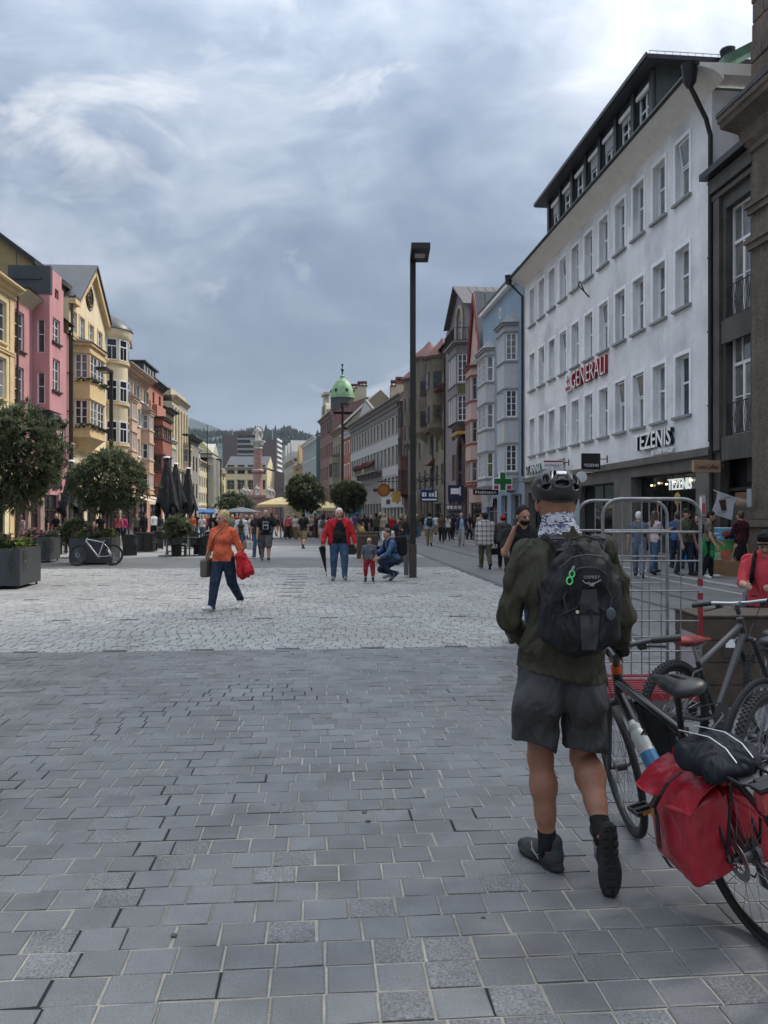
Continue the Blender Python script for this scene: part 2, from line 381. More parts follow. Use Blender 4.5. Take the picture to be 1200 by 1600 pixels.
def gable_roof(b, H, x0, x1, xa, za, depth, mats, over=.25, front=.35, name='roof'):
    """roof with its ridge square to the street over a front gable"""
    m = MB(); t = .14
    def line(p, q): return [(p[0], p[1]), (q[0], q[1]), (q[0], q[1]+t), (p[0], p[1]+t)]
    ml = (za-H)/(xa-x0); mr = (za-H)/(x1-xa)
    m.prism(line((x0-over, H-over*ml), (xa, za)), front, -depth); m.prism(line((xa+.001, za), (x1+over, H-over*mr)), front, -depth)
    m.add([(x0, -depth, H), (x1, -depth, H), (xa, -depth, za)], [(0, 1, 2)], 1)
    for k in range(1, int(depth/.7)):   # standing seams
        m.box(0, math.hypot(xa-x0+over, (za-H)+over*ml), -k*.7-.015, -k*.7+.015, t*.75, t*.75+.05, 0, Matrix.Translation((x0-over, 0, H-over*ml)) @ Matrix.Rotation(-math.atan2(za-H, xa-x0), 4, 'Y'))
    return b.build(name, m, mats)
def bay(b, x0, x1, z0, z1, out, rows, mats, frame=WHITE, style='grid', side=.0, foot=.5, roof=.6, roofm=None, fwins=2, name='bay_window', sides=True, cham=0.0, split=False, trim=None, swins=1):
    """oriel: front and two cheeks with real openings, tapered foot, small roof; rows=[(sill, head)...]; cham = how far the cheeks lean in"""
    m = MB(); w = x1-x0; T = []
    cx = cham; fw_ = w-2*cx
    walls = [(Matrix.Translation((x0+cx, out, 0)), fw_, fwins), (Matrix.Translation((x0, 0, 0)) @ Matrix.Rotation(math.atan2(out, cx), 4, 'Z'), math.hypot(out, cx), swins),
             (Matrix.Translation((x1-cx, out, 0)) @ Matrix.Rotation(-math.atan2(out, cx), 4, 'Z'), math.hypot(out, cx), swins)]
    plan = []
    for mx, wl, nw in walls:
        hs = []
        if nw:
            mg = min(.16, wl*.12); pw = (wl-mg)/nw
            for k in range(nw):
                for zs, zh in rows: hs.append((mg+k*pw, (k+1)*pw, zs, zh))
        wallgrid(m, 0, wl, z0, z1, hs, .1, 0, mx); plan.append((mx, hs))
    P = [(x0, 0), (x0+cx, out), (x1-cx, out), (x1, 0)]
    f = [(x0+w*.2, 0), (x0+w*.25+cx*.5, out*.3), (x1-w*.25-cx*.5, out*.3), (x1-w*.2, 0)]
    v = [(x, y, z0) for x, y in P]+[(x, y, z0-foot) for x, y in f]
    m.add(v, [(0, 1, 5, 4), (1, 2, 6, 5), (2, 3, 7, 6), (4, 5, 6, 7)])
    o = b.build(name, m, mats)
    tr = MB(); t = trim or mats
    zz = [z1, z0]+[r[0]-.1 for r in rows]+[r[1]+.08 for r in rows]
    for i, z in enumerate(zz):
        e = .14 if i == 0 else .07; tr.slab([(x0-e, .0), (x0+cx-e, out+e), (x1-cx+e, out+e), (x1+e, .0)], z-.05, z+(.16 if i == 0 else .05))
    split_build(tr, 'moulding', t, o)
    for mx, hs in plan:
        for a, c, zs, zh in hs:
            fm, gm = win_mesh(c-a, zh-zs, style if c-a > .5 else 'tall', frame, GLASS if rnd.random() < .6 else GLASS2, .1, False, None, None)
            ww = place('window', fm, o); ww.matrix_local = mx @ Matrix.Translation((a, 0, zs))
    if roof:
        e = .22; q = [(x0-e, 0), (x0+cx-e, out+e), (x1-cx+e, out+e), (x1+e, 0)]
        r = MB(); r.add([(x, y, z1+.112) for x, y in q]+[(x0+w*.35, .0, z1+.1+roof), (x1-w*.35, .0, z1+.1+roof)], [(0, 1, 4), (1, 2, 5, 4), (2, 3, 5), (3, 2, 1, 0)]); r.build('bay_roof', roofm or ROOFM, o)
    return o
def pipe(b, x, z0, z1, mats=None, r=.06, y=.1, head=None, name='downpipe'):
    m = MB(); pts = [(x, y, z0), (x, y, z1)]
    if head: pts += list(head)
    m.tube(pts, r, 8); 
    for z in np.arange(z0+1, z1, 2.2): m.box(x-r*1.35, x+r*1.35, 0.001, y+r*1.3, z, z+.05)
    return b.build(name, m, mats or BROWNF, smooth=40)
# ------------------------------------------------ right side of the street
def XR(y): return (12.745-.0998*y, y)
def XL(y): return (-15.08-.068*y, y)
STUCCO_W = mat('white_stucco', (.76, .765, .775), rough=.85, var=.08, scale=.8, streak=.07, bump=.006, bscale=90, dirt=((.28, .30, .33), .55, .5))
SOFFIT = mat('cream_soffit', (.74, .72, .67), rough=.8, var=.06)
SURR = mat('white_surround', (.84, .845, .85), rough=.7, var=.08)
SILLS = mat('grey_sill', (.26, .27, .28), rough=.7, var=.15)
CONC = mat('shop_stone', (.115, .108, .098), rough=.75, var=.2, scale=1.5, speck=.35, sscale=60, bump=.008, bscale=70)
GRANITE = mat('dark_granite', (.075, .069, .060), rough=.7, var=.25, scale=1.2, speck=.4, sscale=45, streak=.3, bump=.012, bscale=60)
BROWNST = mat('brown_stone', (.125, .098, .078), rough=.9, var=.28, scale=.9, speck=.4, sscale=30, streak=.25, bump=.03, bscale=26)
SHOPGL = mat('shop_glass', (.012, .014, .015), rough=.05, var=.3, spec=.8)
LETW = mat('white_letter', (.85, .87, .87), rough=.4, var=.03)
LETB = mat('black_letter', (.010, .010, .012), rough=.5, var=.05)
LETG = mat('dark_green_letter', (.012, .085, .055), rough=.4, var=.08)
LETR = mat('red_letter', (.30, .012, .018), rough=.4, var=.08)
LITW = glow('lit_white_letter', (.85, .9, .88), .22)
LAMPW = glow('shop_lamp', (1, .82, .55), 1.2)
FRONT = Matrix(((-1, 0, 0, 0), (0, 0, 1, 0), (0, 1, 0, 0), (0, 0, 0, 1)))   # text plane -> building front seen from the street
def fr(x, y, z): return Matrix.Translation((x, y, z)) @ FRONT
SIDE = Matrix(((0, 0, -1, 0), (-1, 0, 0, 0), (0, 1, 0, 0), (0, 0, 0, 1)))   # text plane -> faces a viewer at smaller s
def sd(x, y, z): return Matrix.Translation((x, y, z)) @ SIDE

# --- white office building with the insurance sign
b = Bld('white_office_building', 'long white stucco building with three rows of tall windows and a dark dormer storey', XR(25), XR(46.25))
pit = 1.782; wx = [1.44+i*pit for i in range(11)]; ww = 1.0
rows = [(12.25, 2.02), (8.62, 2.02), (4.97, 2.04)]
b.wall(14.9, [(x, x+ww, z, z+h) for x in wx for z, h in rows], [STUCCO_W, DARKIN], z0=3.76, rev=.26)
tilt = {(0, 0), (7, 0), (4, 1), (7, 1), (2, 2), (3, 2), (9, 1)}
for j, (z, h) in enumerate(rows):
    for i, x in enumerate(wx):
        w_ = b.win(x, z, ww, h, 'tall', WHITE, GLASS2 if rnd.random() < .85 else GLASS, rev=.26, surround=(.13, SURR), sill=SILLS)
        if (i, j) in tilt:
            m = MB()
            for a0, a1, c0, c1 in ((.12, .88, 0, .05), (.12, .88, .78, .84), (.12, .18, .05, .78), (.82, .88, .05, .78)): m.box(a0, a1, -.02, .02, c0, c1)
            m.add([(.18, 0, .05), (.82, 0, .05), (.82, 0, .78), (.18, 0, .78)], [(0, 1, 2, 3)], 1)
            m.build('tilted_sash', [WHITE, GLASS2], w_, loc=(0, -.19, h*.58), rot=(R(-9), 0, 0))
# curved soffit and gutter
m = MB(); pf = [(0.002, -.35), (.05, -.3), (.16, -.18), (.36, -.06), (.78, .03), (.82, .03), (.82, .14), (.002, .16)]
n = len(pf); x0, x1 = -.72, b.L+.3
m.add([(x0, y, 15.2+z) for y, z in pf]+[(x1, y, 15.2+z) for y, z in pf], [tuple(range(n)), tuple(range(2*n-1, n-1, -1))]+[(i, i+n, (i+1) % n+n, (i+1) % n) for i in range(n)])
m.box(-.72, -.001, -10, 0, 15.0, 15.36)
b.build('eaves', m, SOFFIT, smooth=35)
m = MB(); m.tube([(x0-.02, .86, 15.3), (x1, .86, 15.3)], .08, 8); b.build('gutter', m, DARKM, smooth=40)
# dark dormer storey
DARKG = mat('dormer_cladding', (.020, .027, .027), rough=.5, var=.2, streak=.2)
dx = [b.at(u, 200, -.5)[0] for u in (1007, 979, 952, 929, 907, 887, 869)]
e0, e1 = dx[0]-.62-.42, b.at(857, 300, -.5)[0]
dh = [(x-.62, x+.62, 16.25, 18.15) for x in dx]
m = MB(); mx = Matrix.Translation((0, -.5, 0)); wallgrid(m, e0, e1, 15.37, 18.5, dh, .15, 0, mx)
m.box(e0, e1, -7, -.95, 15.37, 18.5)
m.quad((e0, -.5, 15.37), (e0, -.95, 15.37), (e0, -.95, 18.5), (e0, -.5, 18.5)); m.quad((e1, -.5, 15.37), (e1, -.95, 15.37), (e1, -.95, 18.5), (e1, -.5, 18.5))
for i in range(8):
    xm = (dx[i-1]+dx[i])/2 if 0 < i < 7 else (dx[0]-.84 if i == 0 else dx[6]+1.0)
    m.box(xm-.14, xm+.14, -.5, -.36, 15.4, 18.45)
dorm = b.build('dormer_storey', m, DARKG)
for x in dx:
    w_ = b.win(x-.62, 16.25, 1.24, 1.9, 'two', WHITE, GLASS, rev=.15, y=-.5, parent=dorm, split=False)
    m = MB(); m.box(-.02, 1.26, .0, .08, 1.76, 1.92); m.box(.06, 1.18, -.06, -.03, 1.74-.25*((int(x*7)) % 3), 1.75, 1); o_ = m.build('roller_blind', [WHITE, GREYF], dorm, loc=(x-.62, -.5, 16.25))
m = MB(); m.box(e0-.55, e1+.55, -7, .1, 18.5, 18.66); m.box(e0-.57, e1+.57, .1, .16, 18.54, 18.70); b.build('roof', m, DARKM)
m = MB()   # snow guard / rail on the roof and a roof outlet
ra, rb, xr = -.1, -4.6, e0-.3
m.tube([(xr, ra, 18.92), (xr, rb, 18.92)], .016, 6); m.tube([(xr, ra, 18.8), (xr, rb, 18.8)], .016, 6)
for k in range(16): m.tube([(xr, ra+(rb-ra)*k/15, 18.66), (xr, ra+(rb-ra)*k/15, 18.94)], .011, 5)
b.build('roof_rail', m, STEEL)
m = MB(); m.tube([(e0-.7, -3.0, 18.2), (e0-.75, -2.9, 18.85)], [.2, .28], 14); m.tube([(e0-.75, -2.9, 18.85), (e0-.75, -2.9, 18.87)], [.25, .25], 14, 1); b.build('roof_outlet', m, [DARKM, WHITE], smooth=40)
# far green copper verge of the side gable
COPPER = mat('green_copper', (.10, .20, .145), rough=.7, var=.25)
m = MB(); m.prism([(-.02, 15.4), (.3, 15.4), (.3, 15.7), (-.02, 15.7)], .5, -.6)
b.build('verge', m, COPPER)
gab = MB(); gab.add([(-.3, -.9, 15.37), (-.3, -6, 15.37), (-.3, -6, 18.4), (-.3, -2.0, 16.6)], [(0, 1, 2, 3)]); gab.add([(-.34, -.2, 15.5), (-.34, -6.5, 18.9), (-.34, -6.5, 19.2), (-.34, -.2, 15.8), (.25, -.2, 15.5), (.25, -6.5, 18.9), (.25, -6.5, 19.2), (.25, -.2, 15.8)], [(0, 1, 2, 3), (4, 5, 6, 7), (0, 4, 5, 1), (3, 7, 6, 2), (0, 4, 7, 3)], 1)
b.build('side_gable', gab, [STUCCO_W, COPPER])
# rainwater head and downpipe at the near end
m = MB(); m.tube([(-.15, .13, 3.9), (-.15, .13, 13.4), (-.2, .3, 13.9), (-.45, .95, 14.75)], .075, 10); m.tube([(-.45, .95, 14.7), (-.45, .95, 14.85), (-.45, .95, 15.35), (-.45, .95, 15.4)], [.1, .19, .25, .27], 12)
for z in (5, 7.3, 9.6, 11.9): m.box(-.24, -.06, .02, .2, z, z+.05)
b.build('downpipe', m, DARKM, smooth=40)
m = MB(); m.tube([(b.L+.05, .12, 3.9), (b.L+.05, .12, 14.3), (b.L+.15, .9, 15.1)], .07, 8); m.tube([(b.L+.15, .9, 15.0), (b.L+.15, .9, 15.5)], [.16, .24], 10); b.build('downpipe', m, DARKM, smooth=40)
# shop storey
op = [(1.05, 6.25, .25, 3.10), (7.95, 12.6, .0, 2.98), (13.6, 17.0, .3, 2.9), (17.7, 20.6, .0, 2.9)]
m = MB(); wallgrid(m, 0, b.L, 0, 3.75, op, .55, 0); m.box(-.02, b.L+.02, .002, .14, 3.50, 3.75); m.quad((0, -.9, 0), (b.L, -.9, 0), (b.L, -.9, 3.75), (0, -.9, 3.75), 1)
m.quad((0, 0, 0), (0, 0, 3.75), (0, -9, 3.75), (0, -9, 0))
shop = b.build('shop_front', m, [CONC, DARKIN])
for k, (a, c, z0, z1) in enumerate(op):
    f = MB(); fw = .06
    for (p, q, r_, s_) in ((a, a+fw, z0, z1), (c-fw, c, z0, z1), (a, c, z1-fw, z1), (a, c, z0, z0+fw), ((a+c)/2-.03, (a+c)/2+.03, z0, z1)): f.box(p, q, -.50, -.44, r_, s_)
    f.build('shop_window', [BLACKM], shop); g = MB(); g.quad((a+fw, -.47, z0+fw), (c-fw, -.47, z0+fw), (c-fw, -.47, z1-fw), (a+fw, -.47, z1-fw)); g.build('pane', [SHOPGL], shop)
# goods and lights behind / in the near shop window
m = MB()
for k in range(7): m.box(1.5+k*.62, 1.62+k*.62, -.43, -.40, 2.72+.06*(k % 2), 2.78+.06*(k % 2))
split_build(m, 'shop_light', LAMPW, shop)
YEL = mat('yellow_paper', (.42, .30, .06), rough=.8, var=.15); PINKG = mat('skin_poster', (.35, .20, .14), rough=.8, var=.2)
m = MB(); m.lathe([(.05, 0), (.22, .03), (.30, .12), (.27, .2), (.1, .28)], 14, 0, Matrix.Translation((3.3, -.42, 2.2)) @ Matrix.Rotation(R(90), 4, 'X')); b.build('window_display', m, YEL, smooth=40)
m = MB()
for k in range(5):
    m = MB(); m.lathe([(.02, .6), (.10, .65), (.13, 1.0), (.09, 1.2), (.14, 1.45), (.05, 1.56), (.05, 1.64), (.08, 1.72), (.06, 1.86), (.01, 1.9)], 10, k % 2, Matrix.Translation((1.6+k*.8, -.43, .25)) @ Matrix.Diagonal((1, .2, 1, 1))); m.build('mannequin', [PINKG, BLACKM], shop, smooth=True)
# writing: large fascia letters, window sign, projecting signs
lettering('GENERALI', 4.3, .80, LETR, b.root, fr(10.75, .07, 7.98), .13, .02, 'fascia_lettering'); lettering('GENERALI', 4.28, .78, LETW, b.root, fr(10.75, .142, 7.98), .01, -.018, 'letter_face')
m = MB(); m.box(13.0, 13.75, .03, .12, 7.55, 8.45); m.box(13.05, 13.7, .121, .128, 7.6, 7.78, 1); m.box(13.3, 13.45, .121, .126, 7.85, 8.3, 1); m.box(13.15, 13.6, .121, .126, 8.0, 8.1, 1); m.box(13.1, 13.2, .121, .126, 7.85, 8.2, 1)
b.build('emblem_sign', m, [WHITE, LETR])
lettering('TEZENIS', 3.05, .62, LETB, b.root, fr(4.02, .09, 4.36), .14, .014, 'fascia_lettering'); lettering('TEZENIS', 3.05, .62, LETW, b.root, fr(4.02, .168, 4.36), .012, .014, 'letter_face')
lettering('underwear', 1.75, .27, LETW, b.root, fr(3.25, .1, 3.93), .05, .01, 'fascia_lettering')
lettering('TEZENIS', 1.75, .40, LITW, b.root, fr(3.0, -.40, 2.72), .04, .0, 'window_lettering')
lettering('ST.ANNA APOTHEKE', 6.6, .52, LETG, b.root, fr(17.35, .10, 4.16), .10, .0, 'fascia_lettering')
lettering('ST.ANNA APOTHEKE', 6.6, .52, LETW, b.root, fr(17.32, .155, 4.17), .01, -.006, 'fascia_lettering')
WHITE_B = b
def sign(name, label, x, y0, y1, z0, z1, cols, writing=(), cat='sign', bld=None):
    """projecting signboard square to the wall; writing = (text, height share, width share, z share, material)"""
    bb = bld or WHITE_B; o = thing(name, label, cat, bb.a+bb.d*x, math.atan2(bb.d.y, bb.d.x))
    m = MB(); m.bbox(-.06, .06, y0, y1, z0, z1, .012); m.build('sign_board', [cols[0]], o)
    k = MB(); k.tube([(0, 0.01, (z0+z1)/2+.1), (0, y0, (z0+z1)/2+.1)], .02, 6); k.box(-.05, .05, .002, .02, (z0+z1)/2-.05, (z0+z1)/2+.25); k.build('bracket', BLACKM, o)
    for t, hs, ws, zs, mm in writing: lettering(t, (y1-y0)*ws, (z1-z0)*hs, mm, o, sd(-.066, (y0+y1)/2, z0+(z1-z0)*zs), .006)
    return o
def marks(o, rects, mt):
    for y0, y1, z0, z1 in rects: q = MB(); q.box(-.068, -.062, y0, y1, z0, z1); q.build('print_mark', mt, o)
s1 = b.at(931, 700, .5)[0]
sign('shop_sign', 'square black projecting sign with white lettering above the underwear shop', s1, .32, 1.12, 3.55, 4.22, [BLACKM], [('TEZENIS', .17, .8, .25, LETW)])
s2 = b.at(873, 705, .5)[0]
o = sign('office_sign', 'small white projecting sign with a red top stripe reading NOTARIAT', s2, .3, 1.28, 3.86, 4.28, [WHITE], [('NOTARIAT', .26, .85, .38, LETB)])
m = MB(); m.box(-.066, -.061, .32, 1.26, 4.18, 4.25); m.build('stripe', LETR, o)
m = MB(); m.lathe([(.01, -.03), (.24, -.03), (.24, .03), (.01, .03)], 18, 0, Matrix.Translation((0, .62, 3.2+.1)) @ Matrix.Rotation(R(90), 4, 'Y')); m.tube([(0, .02, 3.5), (0, .6, 3.5)], .012, 6)
rs = thing('round_sign', 'small round white sign hanging below the square black shop sign', 'sign', b.a+b.d*(s1+1.4), b.root.rotation_euler.z); m.build('sign_disc', [SURR], rs, smooth=40)
# small wall bracket figure between the rows
m = MB(); bx, bz = b.at(921, 452); m.tube([(bx, 0.01, bz-.35), (bx, .25, bz-.1), (bx-.1, .45, bz+.3)], .035, 6); m.tube([(bx, .25, bz-.1), (bx+.25, .4, bz+.2), (bx+.2, .4, bz+.4)], .03, 6); m.tube([(bx-.1, .45, bz+.3), (bx-.3, .45, bz+.1)], .03, 6); b.build('cable_bracket', m, BLACKM)
m = MB(); m.box(.35, .75, .002, .03, 1.6, 2.25, 0); m.box(.38, .55, .031, .035, 1.65, 2.0, 1); m.box(.58, .72, .031, .035, 1.7, 2.2, 2); b.build('notice_board', m, [GREYF, LETR, WHITE])

# --- narrow dark granite house
b = Bld('narrow_granite_house', 'narrow dark grey stone house squeezed beside the white building, with two railed french windows', XR(22.42), XR(24.96))
wl, wr = .32, 1.78; rws = [(7.55, 3.35), (4.02, 3.15)]
b.wall(12.0, [(wl, wr, z, z+h) for z, h in rws]+[(.25, 2.1, 0, 3.5)], [GRANITE, DARKIN], rev=.3, depth=9)
for z, h in rws:
    b.win(wl, z, wr-wl, h, 'french', WHITE, GLASS2, rev=.3)
    rl = MB()
    for zz in (z+.03, z+.95): rl.tube([(wl, -.02, zz), (wr, -.02, zz)], .018, 6)
    nn = 15
    for k in range(nn):
        x = wl+(wr-wl)*(k+.5)/nn; w_ = .05 if (k//2) % 2 else -.05
        rl.tube([(x+w_*.8, -.02, z+.03), (x-w_*.8, -.02, z+.48), (x+w_*.8, -.02, z+.95)], .009, 5)
    b.build('railing', rl, BLACKM)
    ms = MB(); ms.box(wl-.1, wr+.1, 0.002, .08, z-.75, z-.05); b.build('spandrel', ms, GRANITE)
m = MB()
for x0_, x1_ in ((0, .22), (1.95, 2.3)): m.box(x0_, x1_, .002, .12, 3.6, 11.4)
b.build('pilaster', m, GRANITE)
m = MB(); m.box(0, b.L-.2, .002, .14, 11.3, 11.45); m.box(0, b.L-.2, .002, .22, 11.52, 11.95); b.build('cornice', m, GRANITE)
m = MB(); m.prism([(-.0, 12.0), (b.L, 12.0), (b.L, 12.2), (0, 12.2)], .45, -5); b.build('roof', m, DARKM)
m = MB(); m.tube([(2.45, .1, 0), (2.45, .1, 12.0)], .07, 8); b.build('downpipe', m, DARKM, smooth=40)
d = MB(); d.box(.3, 2.05, -.28, -.24, .05, 2.3); d.box(.3, 2.05, -.28, -.2, 2.35, 2.45, 1); d.box(.55, 1.0, -.235, -.225, 2.6, 3.3, 1); b.build('shop_door', d, [SHOPGL, BLACKM])
m = MB(); m.box(.4, 1.9, -.23, -.225, .1, 1.9)
for k in range(4): m.box(.5, 1.4-.1*k, -.224, -.222, 1.7-.3*k, 1.76-.3*k, 1)
b.build('door_poster', m, [mat('grey_poster', (.05, .055, .055), rough=.4, var=.2), LETB])
GR = b
WOODS = mat('sign_wood', (.36, .24, .14), rough=.6, var=.12, scale=4)
sign('cafe_sign', 'tan wooden projecting sign reading United Coffees beside the dark granite house', 1.9, .12, .98, 2.92, 3.28, [WOODS], [('United Coffees', .42, .8, .46, mat('brown_letter', (.06, .02, .015), rough=.5))], bld=b)
fl = thing('cafe_flag', 'white banner flag with a dark coffee cup hanging from a slanted white pole', 'flag', b.a+b.d*.15, math.atan2(b.d.y, b.d.x))
m = MB(); m.tube([(0, .02, 1.9), (0, 1.25, 2.32)], .012, 6); m.build('flag_pole', WHITE, fl)
m = MB(); N_ = 8
fv = []; 
for i in range(N_+1):
    for j in range(5):
        t = j/4; y = .58+.56*t; s = i/N_; fv.append((.035*math.sin(s*5+t*3), y+.16*s, 2.1+.19*(t)-.62*s))
m.add(fv, [(i*5+j, i*5+j+1, (i+1)*5+j+1, (i+1)*5+j) for i in range(N_) for j in range(4)]); cl = m.build('flag_cloth', [mat('flag_cloth', (.50, .51, .54), rough=.9, var=.1)], fl, smooth=True)
m = MB(); m.prism([(-.085, -.14), (.06, -.16), (.1, .14), (-.1, .16)], -.004, .004); mm = Matrix.Translation((-.05, .99, 1.90)) @ Matrix.Rotation(R(-90), 4, 'Z') @ Matrix.Rotation(R(-14), 4, 'Y'); o_ = m.build('cup_print', [mat('cup_brown', (.06, .02, .02), rough=.8)], cl); o_.matrix_local = mm
lettering('COFFEE', .34, .075, mat('flag_grey_letter', (.16, .16, .19), rough=.8), cl, sd(-.055, .93, 2.10) @ Matrix.Rotation(R(14), 4, 'Z'), .004)
lettering('TO GO', .28, .07, _M['flag_grey_letter'], cl, sd(-.055, 1.03, 1.70) @ Matrix.Rotation(R(14), 4, 'Z'), .004)

# --- big brown stone building at the frame edge
b = Bld('brown_stone_building', 'brown rough stone building with a heavy cornice at the right edge of the street', (11.55, 12.0), (10.30, 22.40))
L_ = b.L
b.wall(12.5, [], [BROWNST, DARKIN], depth=9, rev=.3)
m = MB(); pf = [(.002, -1.0), (.12, -1.0), (.12, -.86), (.30, -.72), (.42, -.42), (.55, -.35), (.95, -.18), (.98, -.05), (1.05, 0), (1.05, .14), (.002, .35)]
n = len(pf); pf = [(y*.74, z) for y, z in pf]; e = [(L_+y*.6, y, 12.75+z) for y, z in pf]
m.add([(0, y, 12.75+z) for y, z in pf]+e, [tuple(range(n)), tuple(range(2*n-1, n-1, -1))]+[(i, i+n, (i+1) % n+n, (i+1) % n) for i in range(n)])
b.build('cornice', m, BROWNST, smooth=25)
m = MB(); m.box(0, L_+.5, -.3, .80, 12.9, 13.02); b.build('cornice_flashing', m, DARKM)
for z in (9.2, 10.2):
    m = MB(); m.box(0, L_+.16, .002, .16, z, z+.12); m.box(0, L_+.1, .002, .10, z-.18, z-.003); b.build('string_course', m, BROWNST)
m = MB(); m.box(0, L_+.2, .002, .2, 0, 1.3); m.box(0, L_+.28, .002, .28, 1.3, 1.5); m.box(0, L_+.14, .002, .14, 1.52, 1.75); b.build('plinth', m, BROWNST)
# rusticated upper storey: separate blocks
m = MB(); m.box(0, L_-.06, -9, -.1, 12.5, 21); up = b.build('upper_storey', m, BROWNST)
for k in range(14):
    z = 13.1+k*.56; x = L_
    for q in range(6):
        w_ = .55+.35*((k+q) % 2); jit = rnd.uniform(-.02, .03)
        m = MB(); m.bbox(x-w_+.012, x-.012+(.0 if q else jit), -.1, rnd.uniform(.0, .07), z+.012, z+.548, .03); m.build('stone_block', BROWNST, up); x -= w_
m = MB(); m.box(L_-.34, L_-.12, .205, .225, 1.85, 2.35); b.build('wall_plate', m, GREYF)

# --- light blue gabled-eave house with two oriels
BLUE = mat('light_blue_stucco', (.235, .325, .415), rough=.85, var=.08, scale=.7, streak=.12, bump=.004, bscale=80)
BAYW = mat('bay_white', (.46, .47, .48), rough=.75, var=.06, streak=.1); BAYG = mat('bay_grey', (.25, .26, .27), rough=.75, var=.08)
b = Bld('light_blue_house', 'light blue stucco house with two pale window oriels next to the white building', XR(46.26), XR(57))
hol = []
for z in (10.8, 7.4, 4.2): hol += [(4.15, 5.1, z, z+1.75), (.1, .0, 0, 0)]
hol = [h for h in hol if h[1] > h[0]]+[(.6, 3.0, 0, 2.9), (3.9, 5.5, 0, 2.9), (6.6, 9.6, .4, 2.8)]
b.wall(15.7, hol, [BLUE, DARKIN], depth=9, rev=.25)
for z in (10.8, 7.4, 4.2): b.win(4.15, z, .95, 1.75, 'casement', WHITE, rev=.25, sill=SURR, surround=(.1, SURR))
for a, c, z0, z1 in ((.6, 3.0, 0, 2.9), (3.9, 5.5, 0, 2.9), (6.6, 9.6, .4, 2.8)): b.win(a, z0, c-a, z1-z0, 'two', GREYF, SHOPGL, rev=.25, name='shop_window')
m = MB(); m.prism([(-.0, 15.7), (b.L+.1, 15.7), (b.L+.1, 15.95), (0, 15.95)], .3, -.0); b.build('eaves', m, SURR)
m = MB(); m.add([(0, .34, 15.95), (b.L+.1, .34, 15.95), (b.L+.1, -8, 17.3), (0, -8, 17.3)], [(0, 1, 2, 3)]); m.box(0, b.L+.1, .25, .38, 15.95, 16.03); b.build('roof', m, ROOFM)
m = MB(); ov = b.at(782, 490); m.lathe([(.16, .04), (.22, .06), (.24, .0)], 18, 0, Matrix.Translation((ov[0], .0, ov[1])) @ Matrix.Rotation(R(-90), 4, 'X') @ Matrix.Diagonal((.8, 1.6, 1, 1))); m.lathe([(.001, .01), (.17, .012)], 18, 1, Matrix.Translation((ov[0], .0, ov[1])) @ Matrix.Rotation(R(-90), 4, 'X') @ Matrix.Diagonal((.8, 1.6, 1, 1))); b.build('oval_window', m, [SURR, GLASS])
bay(b, 1.35, 3.6, 3.85, 13.0, .80, [(10.9, 12.5), (7.5, 9.1), (4.25, 5.85)], [BAYW], style='grid', cham=.25, roof=1.0, roofm=SILLS, trim=[BAYG], foot=.7)
bay(b, 7.3, 10.5, 3.6, 12.75, .55, [(10.65, 12.3), (7.5, 9.1), (4.2, 5.85)], [BAYW], style='grid', cham=.35, roof=.9, roofm=SILLS, trim=[BAYG], fwins=2, foot=1.4)
for k in range(5): m = MB(); m.box(2.55+k*.29, 2.77+k*.29, .002, .03, 3.05+.05*(k % 2), 3.32); m.build('print_mark', LETB, b.root)
BLU = b
sign('optician_sign', 'long black projecting sign reading Fielmann on the light blue house', 5.3, .25, 1.9, 2.95, 3.3, [BLACKM], [('Fielmann', .5, .82, .5, LETW)], bld=b)
# green pharmacy cross
o = thing('pharmacy_cross', 'green pharmacy cross with white edges and two magenta squares on a bracket', 'sign', WHITE_B.a+WHITE_B.d*20.6, WHITE_B.root.rotation_euler.z)
GRN = mat('cross_green', (.012, .13, .03), rough=.35, var=.08); MAG = mat('magenta_panel', (.42, .01, .13), rough=.4)
yc, zc = 1.5, 3.55; a_, w3 = .55, .2
m = MB()
for (p, q, r_, s_) in ((-w3, w3, -a_, a_), (-a_, -w3, -w3, w3), (w3, a_, -w3, w3)): m.box(-.1, .1, yc+p, yc+q, zc+r_, zc+s_)
m.build('cross_body', [WHITE], o)
m = MB(); f_ = .05
for (p, q, r_, s_) in ((-w3+f_, w3-f_, -a_+f_, a_-f_), (-a_+f_, -w3+f_, -w3+f_, w3-f_), (w3-f_, a_-f_, -w3+f_, w3-f_)): m.box(-.115, -.101, yc+p, yc+q, zc+r_, zc+s_)
m.build('cross_face', [GRN], o)
m = MB()
for p in (-a_, w3): m.box(-.08, .08, yc+p+.001, yc+p+a_-w3-.001, zc-a_+.08, zc-w3-.002); m.box(-.095, -.081, yc+p+.05, yc+p+a_-w3-.05, zc-a_+.12, zc-w3-.04, 1)
m.build('corner_panel', [WHITE, MAG], o)
m = MB(); m.tube([(0, .01, zc), (0, yc-a_, zc)], .03, 6); m.build('bracket', STEEL, o)

